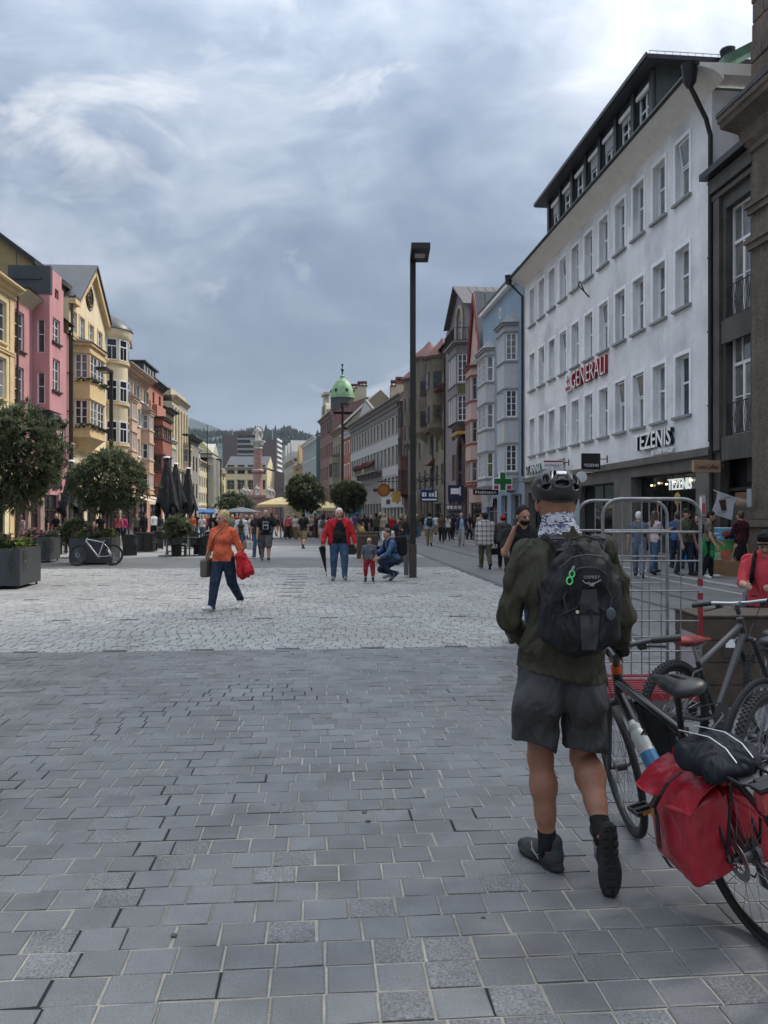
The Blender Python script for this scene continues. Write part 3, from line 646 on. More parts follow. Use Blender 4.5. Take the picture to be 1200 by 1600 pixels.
# --- pale pink gabled house with red trim
PINKW = mat('pale_pink_stucco', (.50, .36, .33), rough=.85, var=.06, streak=.08); REDT = mat('red_trim', (.20, .035, .025), rough=.6, var=.15)
b = Bld('pale_pink_gabled_house', 'narrow pale pink house with red trim and a steep gable between blue and grey houses', XR(57.02), XR(61.8))
b.wall(12.9, [(3.4, 4.4, z, z+1.6) for z in (9.9, 6.9)]+[(.4, 4.3, 0, 2.6)], [PINKW, DARKIN], depth=9, gable=[(0, 12.9), (4.87, 12.9), (2.6, 18.2)])
for z in (9.9, 6.9): b.win(3.4, z, 1.0, 1.6, 'casement', WHITE)
b.win(.4, 0, 3.9, 2.6, 'trio', BROWNF, SHOPGL, name='shop_window')
gable_roof(b, 12.9, 0, b.L, 2.6, 18.2, 8, [ROOFM, PINKW], over=.1, front=.12)
m = MB()
for p, q in (((0, 12.7), (2.6, 18.15)), ((2.6, 18.15), (b.L, 12.7))): m.tube([(p[0], .14, p[1]), (q[0], .14, q[1])], .12, 6)
b.build('gable_trim', m, REDT)
m = MB(); m.box(2.3, 2.6, -.02, .01, 15.3, 16.3); m.box(1.6, 1.85, -.02, .01, 13.6, 14.6); b.build('gable_slit', m, REDT)
bay(b, .15, 3.0, 3.8, 12.3, .75, [(9.95, 11.6), (6.9, 8.4), (4.1, 5.5)], [PINKW], frame=GREYF, style='two', cham=.5, roof=.8, roofm=mat('bay_copper', (.12, .12, .06), rough=.6), trim=[REDT], foot=.3)

# --- lilac grey gabled house with gothic arch
LILAC = mat('lilac_grey_stone', (.20, .18, .19), rough=.85, var=.14, streak=.15); TANST = mat('tan_stone', (.20, .17, .125), rough=.9, var=.18, streak=.2)
b = Bld('lilac_grey_gabled_house', 'grey lilac gabled house with a tall oriel, a balcony and a pointed arch door', XR(61.82), XR(71.8))
b.wall(18.0, [(1.4, 3.4, 3.2, 6.0), (5.6, 7.2, 8.0, 10.0), (5.6, 7.2, 4.6, 6.8), (2.2, 4.6, 15.7, 17.4), (5.2, 8.8, .2, 2.9)], [LILAC, DARKIN], depth=9, gable=[(0, 18), (b.L*.82, 18), (4.2, 20.4)])
b.win(5.6, 8.0, 1.6, 2.0, 'two', BROWNF); b.win(5.6, 4.6, 1.6, 2.2, 'two', BROWNF); b.win(2.2, 15.7, 2.4, 1.7, 'trio', WHITE); b.win(5.2, .2, 3.6, 2.7, 'two', BROWNF, SHOPGL, name='shop_window')
gable_roof(b, 18, 0, b.L*.82, 4.2, 20.4, 8, [mat('slate_grey', (.075, .075, .08), rough=.7, var=.2), LILAC], over=.3, front=.5)
m = MB()   # pointed arch with dark glazing, arched attic window hood
def arch(x0, x1, z0, zs, za, t, y, n=8):
    r_ = []; xc = (x0+x1)/2
    for i in range(n+1):
        a = i/n; r_.append((x0+(xc-x0)*(1-math.cos(a*math.pi/2)), zs+(za-zs)*math.sin(a*math.pi/2)))
    r_ += [(x1-(p-x0), q) for p, q in reversed(r_[:-1])]
    return [(x0, z0)]+r_+[(x1, z0)]
A = arch(1.0, 3.8, 0.1, 5.6, 8.0, .2, 0); m.tube([(x, .12, z) for x, z in A], .2, 6); b.build('arch_frame', m, mat('dark_red_stone', (.10, .06, .05), rough=.8, var=.2))
m = MB(); m.add([(x, .04, z) for x, z in arch(1.1, 3.7, .1, 5.5, 7.85, 0, 0)], [tuple(range(19))]); m.box(1.1, 3.7, .045, .1, 5.0, 5.2, 1); m.box(2.35, 2.45, .045, .09, .1, 7.6, 1)
b.build('arch_glazing', m, [mat('blue_dark_glass', (.012, .022, .045), rough=.15, var=.3), BLACKM])
m = MB(); A = arch(2.0, 4.8, 15.6, 17.2, 18.6, 0, 0); m.tube([(x, .1, z) for x, z in A], .14, 6); b.build('arch_frame', m, mat('cream_stone', (.38, .33, .26), rough=.8, var=.1))
oo = bay(b, .2, 4.6, 8.9, 15.0, .9, [(12.0, 14.2), (9.0, 11.0)], [LILAC], style='grid', cham=.5, roof=0, trim=[LILAC], fwins=4, foot=.5)
m = MB(); m.slab([(0.0, 0.0), (.35, 1.2), (4.45, 1.2), (4.8, 0.0)], 15.05, 15.2)
m.build('balcony_floor', LILAC, oo)
m = MB(); PTS = [(0.1, 0.02), (.4, 1.12), (4.4, 1.12), (4.7, 0.02)]
for i in range(3):
    p, q = Vector((*PTS[i], 0)), Vector((*PTS[i+1], 0)); nn = max(4, int((q-p).length/.22))
    for zz in (15.25, 16.2): m.tube([(p.x, p.y, zz), (q.x, q.y, zz)], .03, 5)
    for k in range(nn):
        c = p.lerp(q, k/nn); m.tube([(c.x, c.y, 15.25), (c.x, c.y, 16.2)], .022, 4)
m.build('balcony_railing', BLACKM, oo)
m = MB(); m.slab([(.6, .0), (.9, .75), (3.9, .75), (4.2, .0)], 8.0, 8.25); m.build('gilded_corbel', GOLD, oo)
m = MB(); sx_, sz_ = .9, 11.4; m.box(.15, .2, .1, .1+.75, 11.1, 11.9); 
em = MB(); em.box(-.02, .02, -.36, .36, -.42, .42); eo = em.build('emblem_panel', mat('olive_panel', (.09, .09, .03), rough=.7), oo); eo.matrix_local = Matrix.Translation((.42, .45, 11.5)) @ Matrix.Rotation(R(-29), 4, 'Z')
em = MB(); em.tube([(-.03, .05+.14*math.cos(a*.7), .12+.14*math.sin(a*.7)) for a in range(10)]+[(-.03, .18, -.28)], .03, 5); em.tube([(-.03, -.17+.11*math.cos(a*.7), .1+.13*math.sin(a*.7)) for a in range(10)]+[(-.03, -.08, -.25)], .03, 5)
em.build('emblem', mat('yellow_emblem', (.55, .50, .05), rough=.6), oo).matrix_local = eo.matrix_local
o_ = sign('blue_banner', 'dark blue square projecting banner beside the pointed arch door', .8, .3, 1.5, 2.7, 4.0, [mat('navy', (.012, .02, .06), rough=.6)], [], bld=b)
marks(o_, [(.5, 1.3, 3.3, 3.75), (.5, .62, 3.2, 3.85)], SURR)
o_ = sign('shop_sign', 'grey vertical sign panel with white lettering below the blue banner', 1.3, .2, 1.6, 1.2, 2.5, [mat('grey_sign', (.13, .13, .14), rough=.6)], [], bld=b)
marks(o_, [(.35, .62, 2.15, 2.4), (.72, .95, 2.15, 2.4), (1.05, 1.25, 2.15, 2.4), (1.32, 1.5, 2.15, 2.4)], LETW); marks(o_, [(.4, 1.4, 1.85, 1.98), (.6, 1.3, 1.5, 1.62)], LETB)
# house behind with a stepped roof, seen above the gables
b = Bld('tall_house_behind_gables', 'plain grey-brown rear house rising behind the grey gable', (11.2, 60), (10.4, 72))
b.wall(19.7, [], [TANST, DARKIN], depth=8); m = MB(); m.box(-.3, b.L+.3, -8, .5, 19.7, 20.0); b.build('eaves', m, REDT); m = MB(); m.add([(0, .4, 20), (b.L, .4, 20), (b.L-1, -2.5, 22.5), (1, -2.5, 22.5), (0, -8, 20), (b.L, -8, 20), (b.L-1, -5, 22.5), (1, -5, 22.5)], [(0, 1, 2, 3), (3, 2, 6, 7), (0, 3, 7, 4), (1, 5, 6, 2)]); b.build('roof', m, ROOFB)

# --- brown stone house with rounded turret bays
BRST = mat('weathered_brown_stone', (.165, .145, .110), rough=.9, var=.2, scale=.6, streak=.25, bump=.01, bscale=30)
REDROOF = mat('striped_red_roof', (.125, .042, .034), rough=.7, var=.25)
b = Bld('brown_turreted_house', 'weathered brown stone house with turret bays and small red roofs', XR(71.82), XR(98))
hol = []
for k, z in enumerate((14.6, 11.2, 7.7, 4.5)):
    for x in (1.4, 4.4, 8.0, 12.0, 16.0, 20.0, 23.6):
        if rnd.random() < .88: hol.append((x, x+1.15, z, z+1.9))
b.wall(17.0, hol+[(2.0, 6.5, .2, 2.8), (8.5, 11, 0, 3.0), (13, 15.5, 0, 3.0), (17.5, 20, 0, 3.0), (22, 24.5, 0, 3.0)], [BRST, DARKIN], depth=10, rev=.3)
for h in hol: b.win(h[0], h[2], 1.15, 1.9, 'two', BROWNF, rev=.3)
b.win(2.0, .2, 4.5, 2.6, 'trio', BROWNF, SHOPGL, rev=.3, name='shop_window')
m = MB()
for x0 in (8.5, 13, 17.5, 22):
    A = arch(x0-.15, x0+2.65, .0, 3.0, 4.2, 0, 0); m.tube([(x, .08, z) for x, z in A], .16, 6)
b.build('arcade', m, BRST)
saddle_roof(b, 17.0, 3.2, 10, [REDROOF, BRST])
for x, z0, z1, r_ in ((3.6, 9.8, 16.2, 1.5), (11.5, 10.2, 17.6, 1.7), (20.5, 9.8, 17.0, 1.6)):
    m = MB(); m.lathe([(.2, z0-1.2), (r_*.8, z0-.35), (r_, z0), (r_, z1), (r_+.25, z1+.1), (r_+.28, z1+.25)], 20, 0, Matrix.Translation((x, -.3, 0))); t = b.build('turret', m, BRST, smooth=40)
    m = MB(); m.lathe([(r_+.35, z1+.26), (r_*.9, z1+.8), (r_*.4, z1+1.5), (.02, z1+2.2)], 20, 0, Matrix.Translation((x, -.3, 0))); m.build('turret_roof', REDROOF, t, smooth=40)
    for zz in np.arange(z0+.5, z1-1.5, 3.1):
        for a in (50, 100, 150):
            w_ = MB(); w_.box(-.38, .38, -.05, .03, 0, 1.6, 0); w_.box(-.30, .30, .031, .034, .08, .72, 1); w_.box(-.30, .30, .031, .034, .8, 1.5, 1)
            oo = w_.build('window', [BROWNF, GLASS], t); oo.location = (x+(r_)*math.cos(R(a)), -.3+r_*math.sin(R(a)), zz); oo.rotation_euler = (0, 0, R(a-90))
for x, z in ((1.2, 12.9), (7.6, 9.6), (16, 13.4), (6.6, 6.4)):
    m = MB(); m.add([(x-.2, .002, z+.9), (x+1.8, .002, z+.9), (x+2.0, .75, z+.2), (x-.4, .75, z+.2), (x-.2, .002, z+.2), (x+1.8, .002, z+.2)], [(0, 1, 2, 3), (0, 3, 4), (1, 5, 2), (4, 3, 2, 5)]); b.build('awning_roof', m, REDROOF)
m = MB()
for x in (.3, 7.0): m.tube([(x, .1, 0), (x, .1, 16.6)], .07, 6)
b.build('downpipe', m, BLACKM)
m = MB()    # wrought iron sign brackets
for x in (5.5, 8.5, 2.5):
    for k in range(12): a = k*.9; m.tube([(x, .2+k*.13, 5.2+.25*math.sin(a)), (x, .33+k*.13, 5.2+.25*math.sin(a+.9))], .035, 4)
    m.tube([(x, 0.02, 5.0), (x, 1.9, 5.1)], .03, 4); m.tube([(x, 1.4, 5.0), (x, 1.4+.3, 4.4), (x, 1.1, 4.2), (x, 1.0, 4.8)], .04, 4)
b.build('iron_bracket', m, BLACKM)['kind'] = 'stuff'
o_ = sign('blue_shop_sign', 'bright blue rectangular shop sign with white lettering on the brown turreted house', 3.3, .2, 1.85, 2.9, 4.05, [mat('sign_blue', (.01, .03, .14), rough=.5)], [], bld=b)
marks(o_, [(.3, .5, 3.35, 3.95), (.58, .8, 3.4, 3.75), (.86, 1.05, 3.4, 3.75), (1.3, 1.45, 3.4, 3.8), (1.5, 1.7, 3.4, 3.8), (.3, 1.7, 3.05, 3.2)], LETW)

# --- narrow red-brown oriel house behind the lamp post
OXR = mat('oxblood_stucco', (.10, .05, .043), rough=.85, var=.2)
b = Bld('oxblood_house', 'narrow dark red house front with stacked window oriels behind the tall street lamp', XR(98.02), (2.62, 101.5))
b.wall(17.5, [], [OXR, DARKIN], depth=9)
bay(b, .2, b.L-.1, 4.3, 15.6, .9, [(12.9, 14.9), (8.9, 11.2), (4.9, 7.2)], [OXR], frame=BROWNF, style='two', cham=.4, roof=1.2, roofm=REDROOF, trim=[OXR], fwins=2)
m = MB(); m.prism([(-.4, 3.3), (1.4, 3.3), (1.1, 4.6), (-.1, 4.6)], .95, 1.9); o = b.build('gilded_lantern', m, GOLD)

# --- long cream palace front
CREAM = mat('grey_cream_stucco', (.31, .285, .25), rough=.85, var=.1, scale=.5, streak=.18); PALE = mat('pale_band', (.45, .44, .42), rough=.85, var=.08); TAUPE = mat('taupe_stucco', (.20, .18, .16), rough=.85, var=.1)  # taupe is a darker stucco tone for cornice, frieze, pediment and balcony
b = Bld('long_cream_palace', 'long grey cream classical building with many window columns, a small pediment and a flower balcony', (2.6, 101.62), (-5.8, 140))
nw = 16; hol = []
for i in range(nw):
    x = 1.1+i*2.38+(0.3 if i > 5 else 0)
    for z, h in ((12.6, 2.3), (8.5, 2.5)): hol.append((x, x+1.25, z, z+h))
    if i < 6: hol.append((x, x+1.25, 4.6, 6.9))
shp = [(.8+i*2.0, 2.0+i*2.0, .1, 2.6) for i in range(6)]+[(14+i*2.2, 15.5+i*2.2, 0, 3.4) for i in range(11)]
b.wall(16.4, hol+shp, [CREAM, DARKIN], depth=12, rev=.3)
for h in hol: b.win(h[0], h[2], h[1]-h[0], h[3]-h[2], 'two', GREYF, GLASS2 if rnd.random() < .5 else GLASS, rev=.3, surround=(.15, PALE))
for h in shp: b.win(h[0], h[2], h[1]-h[0], h[3]-h[2], 'two', BLACKM, SHOPGL, rev=.3, name='shop_window')
course(b, 15.1, [TAUPE], .25, .1); course(b, 11.0, [PALE], 1.25, .04, name='frieze'); course(b, 7.15, [PALE], 1.1, .04, x1=13.5, name='frieze'); m = MB(); m.box(0, 13.6, .001, .12, 2.75, 4.2); b.build('shop_fascia', m, PALE)
gutter(b, 17.2, [TAUPE], out=.9, h=1.2)
m = MB(); m.box(0, b.L, .001, .06, 15.4, 16.2); b.build('frieze', m, TAUPE)
m = MB(); m.prism([(16.4, 17.22), (29.0, 17.22), (22.7, 19.6)], .7, .3); m.prism([(17.8, 17.4), (27.6, 17.4), (22.7, 19.2)], .72, .701, 1); b.build('pediment', m, [TAUPE, PALE])
saddle_roof(b, 17.2, 3.6, 12, [ROOFR, CREAM], over=.6)
m = MB(); m.box(13.2, 28.8, .002, 1.3, 7.9, 8.15); m.box(13.2, 28.8, 1.2, 1.28, 8.15, 9.1, 1)
for k in range(6): m.box(14+k*2.8, 14.3+k*2.8, 0.003, 1.0, 7.2, 7.89)
bal = b.build('balcony', m, [TAUPE, BLACKM])
FLR = mat('balcony_flower', (.16, .03, .035), rough=.9, var=.4, scale=8)
m = MB()
for k in range(150): c = (rnd.uniform(13.4, 28.6), 1.25+rnd.uniform(-.15, .3), 9.1+rnd.uniform(-.25, .35)); m.ball(c, rnd.uniform(.12, .25), 5, k % 3 == 0)
m.build('flower', [FLR, mat('balcony_leaf', (.025, .045, .015), rough=.9)], bal)['kind'] = 'stuff'
m = MB(); m.box(20.5, 22.2, 1.29, 1.31, 8.2, 8.7, 0); m.box(20.5, 22.2, 1.29, 1.31, 8.7, 9.1, 1); m.build('flag', [mat('flag_yellow', (.5, .38, .02), rough=.8), mat('flag_blue', (.02, .10, .30), rough=.8)], bal)
m = MB(); m.box(.3, .5, .1, .2, 3, 16.5); b.build('downpipe', m, BLACKM)
for k in range(7): m = MB(); m.box(7.6+k*.36, 7.88+k*.36, .121, .15, 3.2, 3.85); m.build('print_mark', LETB, b.root)
for x, z, w_, h_ in ((2.9, 3.5, .5, .55), (3.6, 3.4, .55, .5), (4.2, 3.65, .35, .5)): m = MB(); m.prism([(x-w_/2, z-h_/2), (x, z-h_*.3), (x+w_/2, z-h_/2), (x+w_*.3, z), (x+w_/2, z+h_/2), (x, z+h_*.3), (x-w_/2, z+h_/2), (x-w_*.3, z)], .121, .15); m.build('print_mark', LETB, b.root)
PAL = b
o = thing('guild_sign', 'round orange and brown hanging guild sign on a dark bracket by the cream palace', 'sign', b.a+b.d*1.8, b.root.rotation_euler.z)
m = MB(); m.tube([(0, .01, 6.0), (0, 3.2, 6.0)], .05, 5); m.tube([(0, .01, 6.7), (0, 2.6, 6.05)], .04, 5); m.build('bracket', BLACKM, o)
m = MB(); m.lathe([(.01, -.07), (.85, -.07), (.85, .07), (.01, .07)], 20, 0, Matrix.Translation((0, 2.3, 4.9)) @ Matrix.Rotation(R(90), 4, 'Y')); m.lathe([(.01, .09), (.5, .09), (.5, -.09), (.01, -.09)], 20, 1, Matrix.Translation((0, 2.3, 4.9)) @ Matrix.Rotation(R(90), 4, 'Y')); m.box(-.06, .06, .9, 3.7, 4.7, 5.1, 2)
m.build('sign_disc', [mat('orange_enamel', (.32, .09, .015), rough=.5), mat('amber_enamel', (.40, .20, .03), rough=.5), BROWNF], o, smooth=40)
for lab, cx_, col_, sc in (('red and pale blue hanging fabric banner on the cream palace', 8.2, ((.42, .05, .05), (.05, .20, .28)), 1),):
    o = thing('street_banner', lab, 'banner', b.a+b.d*21.5, b.root.rotation_euler.z)
    m = MB(); m.tube([(0, .01, 6.4), (0, 4.0, 6.4)], .05, 5); m.build('banner_pole', BLACKM, o)
    m = MB(); m.box(-.02, .02, 1.6, 3.6, 3.2, 6.35, 0); m.box(-.02, .02, 1.6, 3.6, .9, 3.195, 1); m.box(-.026, -.021, 2.0, 3.2, 3.7, 3.9, 2); m.box(-.026, -.021, 2.2, 3.2, 4.6, 4.8, 2); m.box(-.026, -.021, 2.0, 3.0, 5.3, 5.5, 2); m.build('banner_cloth', [mat('banner_red', col_[0], rough=.8), mat('banner_blue', col_[1], rough=.8), mat('banner_print', (.5, .3, .3), rough=.8)], o)
# ------------------------------------------------ left side of the street
PINK = mat('rose_stucco', (.52, .255, .265), rough=.88, var=.08, scale=.7, streak=.14, bump=.004, bscale=70)
YELW = mat('yellow_stucco', (.74, .63, .43), rough=.88, var=.08, scale=.7, streak=.12); YELT = mat('ochre_trim', (.62, .46, .25), rough=.85, var=.1)
IVORY = mat('ivory_stucco', (.70, .61, .38), rough=.88, var=.07, streak=.1); OCHRE = mat('ochre_stucco', (.34, .265, .12), rough=.9, var=.1)
BEIGE = mat('beige_stucco', (.54, .38, .275), rough=.88, var=.08, streak=.12); SALM = mat('salmon_stucco', (.46, .20, .15), rough=.88, var=.08, streak=.12)
TERR = mat('terracotta_stucco', (.30, .11, .08), rough=.88, var=.1); SAND = mat('sand_stucco', (.52, .45, .33), rough=.88, var=.1, streak=.12)
PALEY = mat('pale_yellow_stucco', (.62, .55, .37), rough=.88, var=.08, streak=.12); GREENW = mat('shutter_green', (.10, .125, .10), rough=.6, var=.1)
MARB = mat('shop_marble', (.30, .22, .18), rough=.5, var=.25, scale=4)
# ivory house at the frame edge
b = Bld('ivory_house', 'ivory yellow house front cut off by the left edge of the picture', XL(38.15), XL(28))
hol = [(x, x+1.1, z, z+1.9) for x in (.9, 3.4, 5.9, 8.2) for z in (4.0, 7.0, 9.6)]
b.wall(12.0, hol+[(1.0, 3.6, 0, 2.9), (4.6, 8, 0, 2.9)], [IVORY, DARKIN], depth=9)
for h in hol: b.win(h[0], h[2], 1.1, 1.9, 'casement', WHITE, surround=(.14, YELT), sill=YELT)
for a, c in ((1.0, 3.6), (4.6, 8)): b.win(a, 0, c-a, 2.9, 'two', BROWNF, SHOPGL, name='shop_window')
course(b, 9.15, [YELT]); course(b, 6.2, [YELT]); gutter(b, 12.4, [YELT], out=.55, h=.5)
m = MB(); m.box(0, .5, .001, .05, 0, 11.9); b.build('pilaster', m, YELT)
saddle_roof(b, 12.4, 2.6, 9, [ROOFM, IVORY])
# taller ochre gabled house behind
b = Bld('ochre_house_behind', 'plain ochre house with a sloping roof line rising behind the pink and ivory houses', (-19.1, 43.5), (-30, 43.5+.01))
m = MB(); m.prism([(0, 0), (11, 0), (11, 22), (9, 22.2), (0.0, 15.4)], -6, 0.0); b.build('wall', m, OCHRE)
m = MB(); m.prism([(-.25, 15.2), (9.0, 22.1), (9.0, 22.4), (-.25, 15.5)], -6, .3); b.build('roof', m, DARKM)
# pink house
b = Bld('pink_house', 'rose pink house with a stepped bay tower and black letters over the shop', XL(46.15), XL(38.2))
hol = [(6.65, 7.85, 9.85-.2, 11.55), (6.7, 7.8, 7.2, 8.85), (6.7, 7.8, 4.6, 6.0), (2.9, 3.8, 4.3, 6.3), (.4, 1.4, 4.6, 6.6), (.5, 1.5, 8.0, 9.6)]
hol2 = [(.35, 1.5, 0, 2.9), (1.75, 4.0, .5, 2.75), (4.6, 5.9, 0, 2.75), (6.3, 7.6, .4, 2.75)]
hol = hol[:5]
b.wall(12.0, hol+hol2, [PINK, DARKIN], depth=9, rev=.16)
for h in hol: b.win(h[0], h[2], h[1]-h[0], h[3]-h[2], 'casement', WHITE, rev=.16, sill=BROWNF)
for h in hol2: b.win(h[0], h[2], h[1]-h[0], h[3]-h[2], 'two', BROWNF, SHOPGL, rev=.16, name='shop_window')
m = MB()
for a, c in ((0, .34), (1.51, 1.74), (4.01, 4.59), (5.91, 6.29), (7.61, b.L)): m.box(a, c, .001, .06, 0, 2.85)
split_build(m, 'marble_cladding', MARB, b.root)
lettering('TYROLIA', 4.3, .74, LETB, b.root, fr(3.35, .06, 3.42), .06, .02, 'fascia_lettering')
m = MB(); x0, x1, o_ = 3.45, 5.55, .85          # bay tower
holes = [(.55, 1.65, 10.6, 12.0-.15), (.55, 1.65, 8.1, 9.75), (.75, 1.35, 12.9, 13.4)]
wallgrid(m, 0, x1-x0, 7.0, 13.6, holes, .22, 0, Matrix.Translation((x0, o_, 0)))
sideh = [(.2, .62, 9.9, 11.6), (.2, .62, 7.3, 8.9)]
wallgrid(m, 0, o_, 7.0, 13.3, [(o_-h[1], o_-h[0], h[2], h[3]) for h in sideh], .15, 0, Matrix.Translation((x1, o_, 0)) @ Matrix.Rotation(R(-90), 4, 'Z'))
wallgrid(m, 0, o_, 7.0, 13.3, [], .15, 0, Matrix.Translation((x0, 0, 0)) @ Matrix.Rotation(R(90), 4, 'Z'))
m.prism([(x0+.3, 13.6), (x1-.3, 13.6), (x1-.3, 14.25), (x0+.3, 14.25)], .0, o_); m.box(x0+.001, x1-.001, -1.5, o_-.3, 12.0, 13.6)
m.add([(x0, 0, 7), (x1, 0, 7), (x1, o_, 7), (x0, o_, 7)], [(0, 1, 2, 3)])
bt = b.build('bay_tower', m, PINK)
for h in holes[:2]: b.win(x0+h[0], h[2], h[1]-h[0], h[3]-h[2], 'casement', WHITE, GLASS, y=o_, parent=bt, split=False, sill=BROWNF)
b.win(x0+.75, 12.9, .6, .5, 'plain', PINK, GLASS, y=o_, parent=bt, split=False)
for h in sideh:
    w_ = b.win(0, 0, h[1]-h[0], h[3]-h[2], 'tall', WHITE, GLASS, rev=.15, parent=bt, split=False); w_.matrix_local = Matrix.Translation((x1, o_, 0)) @ Matrix.Rotation(R(-90), 4, 'Z') @ Matrix.Translation((o_-h[1], 0, h[2]))
BRONZE = mat('dark_bronze', (.030, .022, .018), rough=.5, var=.3, metal=.4)
m = MB(); m.ball((4.4, .55, 6.75), (.95, .42, .28), 14); m.ball((3.75, .8, 6.45), (.30, .35, .3), 10); m.ball((5.1, .6, 6.9), (.5, .3, .16), 10); m.ball((4.2, .5, 6.3), (.5, .3, .35), 10); m.tube([(5.3, .5, 6.9), (5.65, .5, 7.0), (5.75, .5, 6.7)], [.16, .1, .05], 8); m.tube([(3.7, .9, 6.5), (3.45, 1.0, 6.7), (3.3, 1.05, 6.55)], [.14, .1, .03], 8); b.build('bronze_corbel', m, BRONZE, smooth=50)
m = MB(); pf = [(.002, -.55), (.05, -.5), (.2, -.3), (.5, -.05), (.55, 0), (.002, .05)]; n = 6
m.add([(5.56, y, 12.55+z) for y, z in pf]+[(b.L-.35, y, 12.55+z) for y, z in pf], [tuple(range(n)), tuple(range(2*n-1, n-1, -1))]+[(i, i+n, (i+1) % n+n, (i+1) % n) for i in range(n)]); b.build('cornice', m, mat('cream_cove', (.50, .43, .30), rough=.85, var=.08), smooth=40)
m = MB(); m.add([(-.1, .4, 12.5), (b.L-.3, .6, 12.6), (b.L-.3, -4.5, 15.2), (-.1, -4.5, 15.2), (-.1, -9, 12.5), (b.L-.3, -9, 12.5)], [(0, 1, 2, 3), (3, 2, 5, 4), (1, 5, 2), (0, 3, 4)]); m.box(5.3, 5.6, -1.2, .9, 12.9, 14.3); m.box(x0-.1, x1+.1, -1.6, .45, 13.6, 13.75)
for k in range(10): m.add([(.3+k*.8, .42, 12.53), (.36+k*.8, .42, 12.53), (.36+k*.8, -4.5, 15.26), (.3+k*.8, -4.5, 15.26)], [(0, 1, 2, 3)])
b.build('roof', m, ROOFM)
m = MB(); m.tube([(5.0, -1.0, 14.0), (5.0, -1.0, 15.2)], .02, 5); b.build('antenna', m, BLACKM)
pipe(b, .12, 0, 12.3, BLACKM, y=.14); pipe(b, b.L-.1, 0, 12.4, BROWNF, y=.14)
# yellow gabled house
b = Bld('yellow_gabled_house', 'yellow gabled house with a round painted emblem in the gable and white window bays', XL(57.95), XL(46.2))
YB = b
hol = [(x, x+.95, 12.35, 13.65) for x in (5.0, 6.9, 8.8, 10.35)]+[(5.6, 6.4, 9.6, 11.0), (4.7, 5.5, 9.6, 11.0), (5.6, 6.4, 6.9, 8.4), (4.7, 5.4, 6.9, 8.4), (.3, 1.0, 9.7, 11.2), (.3, 1.0, 6.9, 8.4), (.3, 1.0, 12.2, 13.2)]
shp = [(.4, 2.6, 0, 3.0), (3.2, 5.6, 0, 3.0), (6.2, 8.2, 0, 3.0), (8.8, 11.3, 0, 3.0)]
gb = [(3.75, 14.3), (10.75, 14.3), (7.25, 17.35)]
b.wall(14.3, hol+shp, [YELW, DARKIN], depth=11, gable=gb, rev=.14)
for h in hol: b.win(h[0], h[2], h[1]-h[0], h[3]-h[2], 'tall' if h[1]-h[0] < .9 else 'casement', WHITE, sill=YELT, surround=(.12, YELT), rev=.14)
for h in shp: b.win(h[0], h[2], h[1]-h[0], h[3]-h[2], 'two', BROWNF, SHOPGL, rev=.14, name='shop_window')
gable_roof(b, 14.3, 3.75, 10.75, 7.25, 17.35, 11, [ROOFM, YELW], over=.15, front=.4)
m = MB(); pts = [(3.7, 14.28), (7.25, 17.3), (10.8, 14.28)]
for p, q in ((pts[0], pts[1]), (pts[1], pts[2])):
    dx_, dz_ = q[0]-p[0], q[1]-p[1]; l_ = math.hypot(dx_, dz_); nx, nz_ = dz_/l_*.35, -dx_/l_*.35
    if nz_ > 0: nx, nz_ = -nx, -nz_
    m.prism([p, q, (q[0]+nx, q[1]+nz_), (p[0]+nx, p[1]+nz_)], .002, .3)
b.build('gable_cornice', m, YELT)
m = MB(); m.lathe([(.50, .10), (.56, .12), (.62, .10), (.66, .0)], 22, 0, Matrix.Translation((7.75, .0, 15.3)) @ Matrix.Rotation(R(-90), 4, 'X')); m.lathe([(.001, .03), (.5, .03)], 22, 1, Matrix.Translation((7.75, .0, 15.3)) @ Matrix.Rotation(R(-90), 4, 'X'))
for a in range(6): m.ball((7.75+.28*math.cos(a*1.05), .06, 15.3+.28*math.sin(a*1.05)), (.13, .05, .10), 7, 2)
m.ball((7.75, .07, 15.3), (.18, .07, .25), 8, 2); m.lathe([(.74, .02), (.80, .05), (.84, .02)], 22, 2, Matrix.Translation((7.75, .0, 15.3)) @ Matrix.Rotation(R(-90), 4, 'X')); b.build('round_emblem', m, [mat('emblem_ochre', (.16, .09, .02), rough=.6, var=.3), mat('emblem_blue', (.10, .10, .09), rough=.7, var=.4, scale=9), BRONZE])
course(b, 11.95, [YELT], .22, .12, x0=2.9); course(b, 5.6, [YELT], .25, .14); course(b, 3.2, [YELT], .25, .14)
m = MB(); m.box(0, 3.7, 0.002, .6, 13.7, 14.0); m.box(0, 3.7, .002, .35, 13.4, 13.69); m.box(10.8, b.L, .002, .4, 13.9, 14.2); b.build('cornice', m, YELT)
m = MB(); m.add([(-.1, .6, 14.02), (3.7, .6, 14.02), (3.7, -5, 16.0), (-.1, -5, 16.0), (-.1, -10, 14), (3.7, -10, 14)], [(0, 1, 2, 3), (3, 2, 5, 4), (0, 3, 4)]); m.box(10.75, b.L, -9, .4, 14.2, 14.32); b.build('side_roof', m, ROOFM)
bay(b, 7.6, 11.0, 6.3, 11.7, .95, [(9.7, 11.15), (6.95, 8.45)], [YELT], frame=WHITE, style='casement', cham=.12, roof=.6, roofm=ROOFM, trim=[YELT], fwins=2, foot=.8, swins=1)
m = MB()
for z in (9.55, 6.8):
    m.tube([(7.6, .15, z+.15), (7.7, 1.1, z+.15), (10.9, 1.1, z+.15), (11.0, .15, z+.15)], .02, 4)
    for k in range(34): m.ball((7.6+k*.1, 1.08, z+rnd.uniform(0, .2)), rnd.uniform(.05, .09), 5, 1)
    for k in range(9): m.ball((11.0, .2+k*.1, z+rnd.uniform(0, .2)), rnd.uniform(.05, .09), 5, 1)
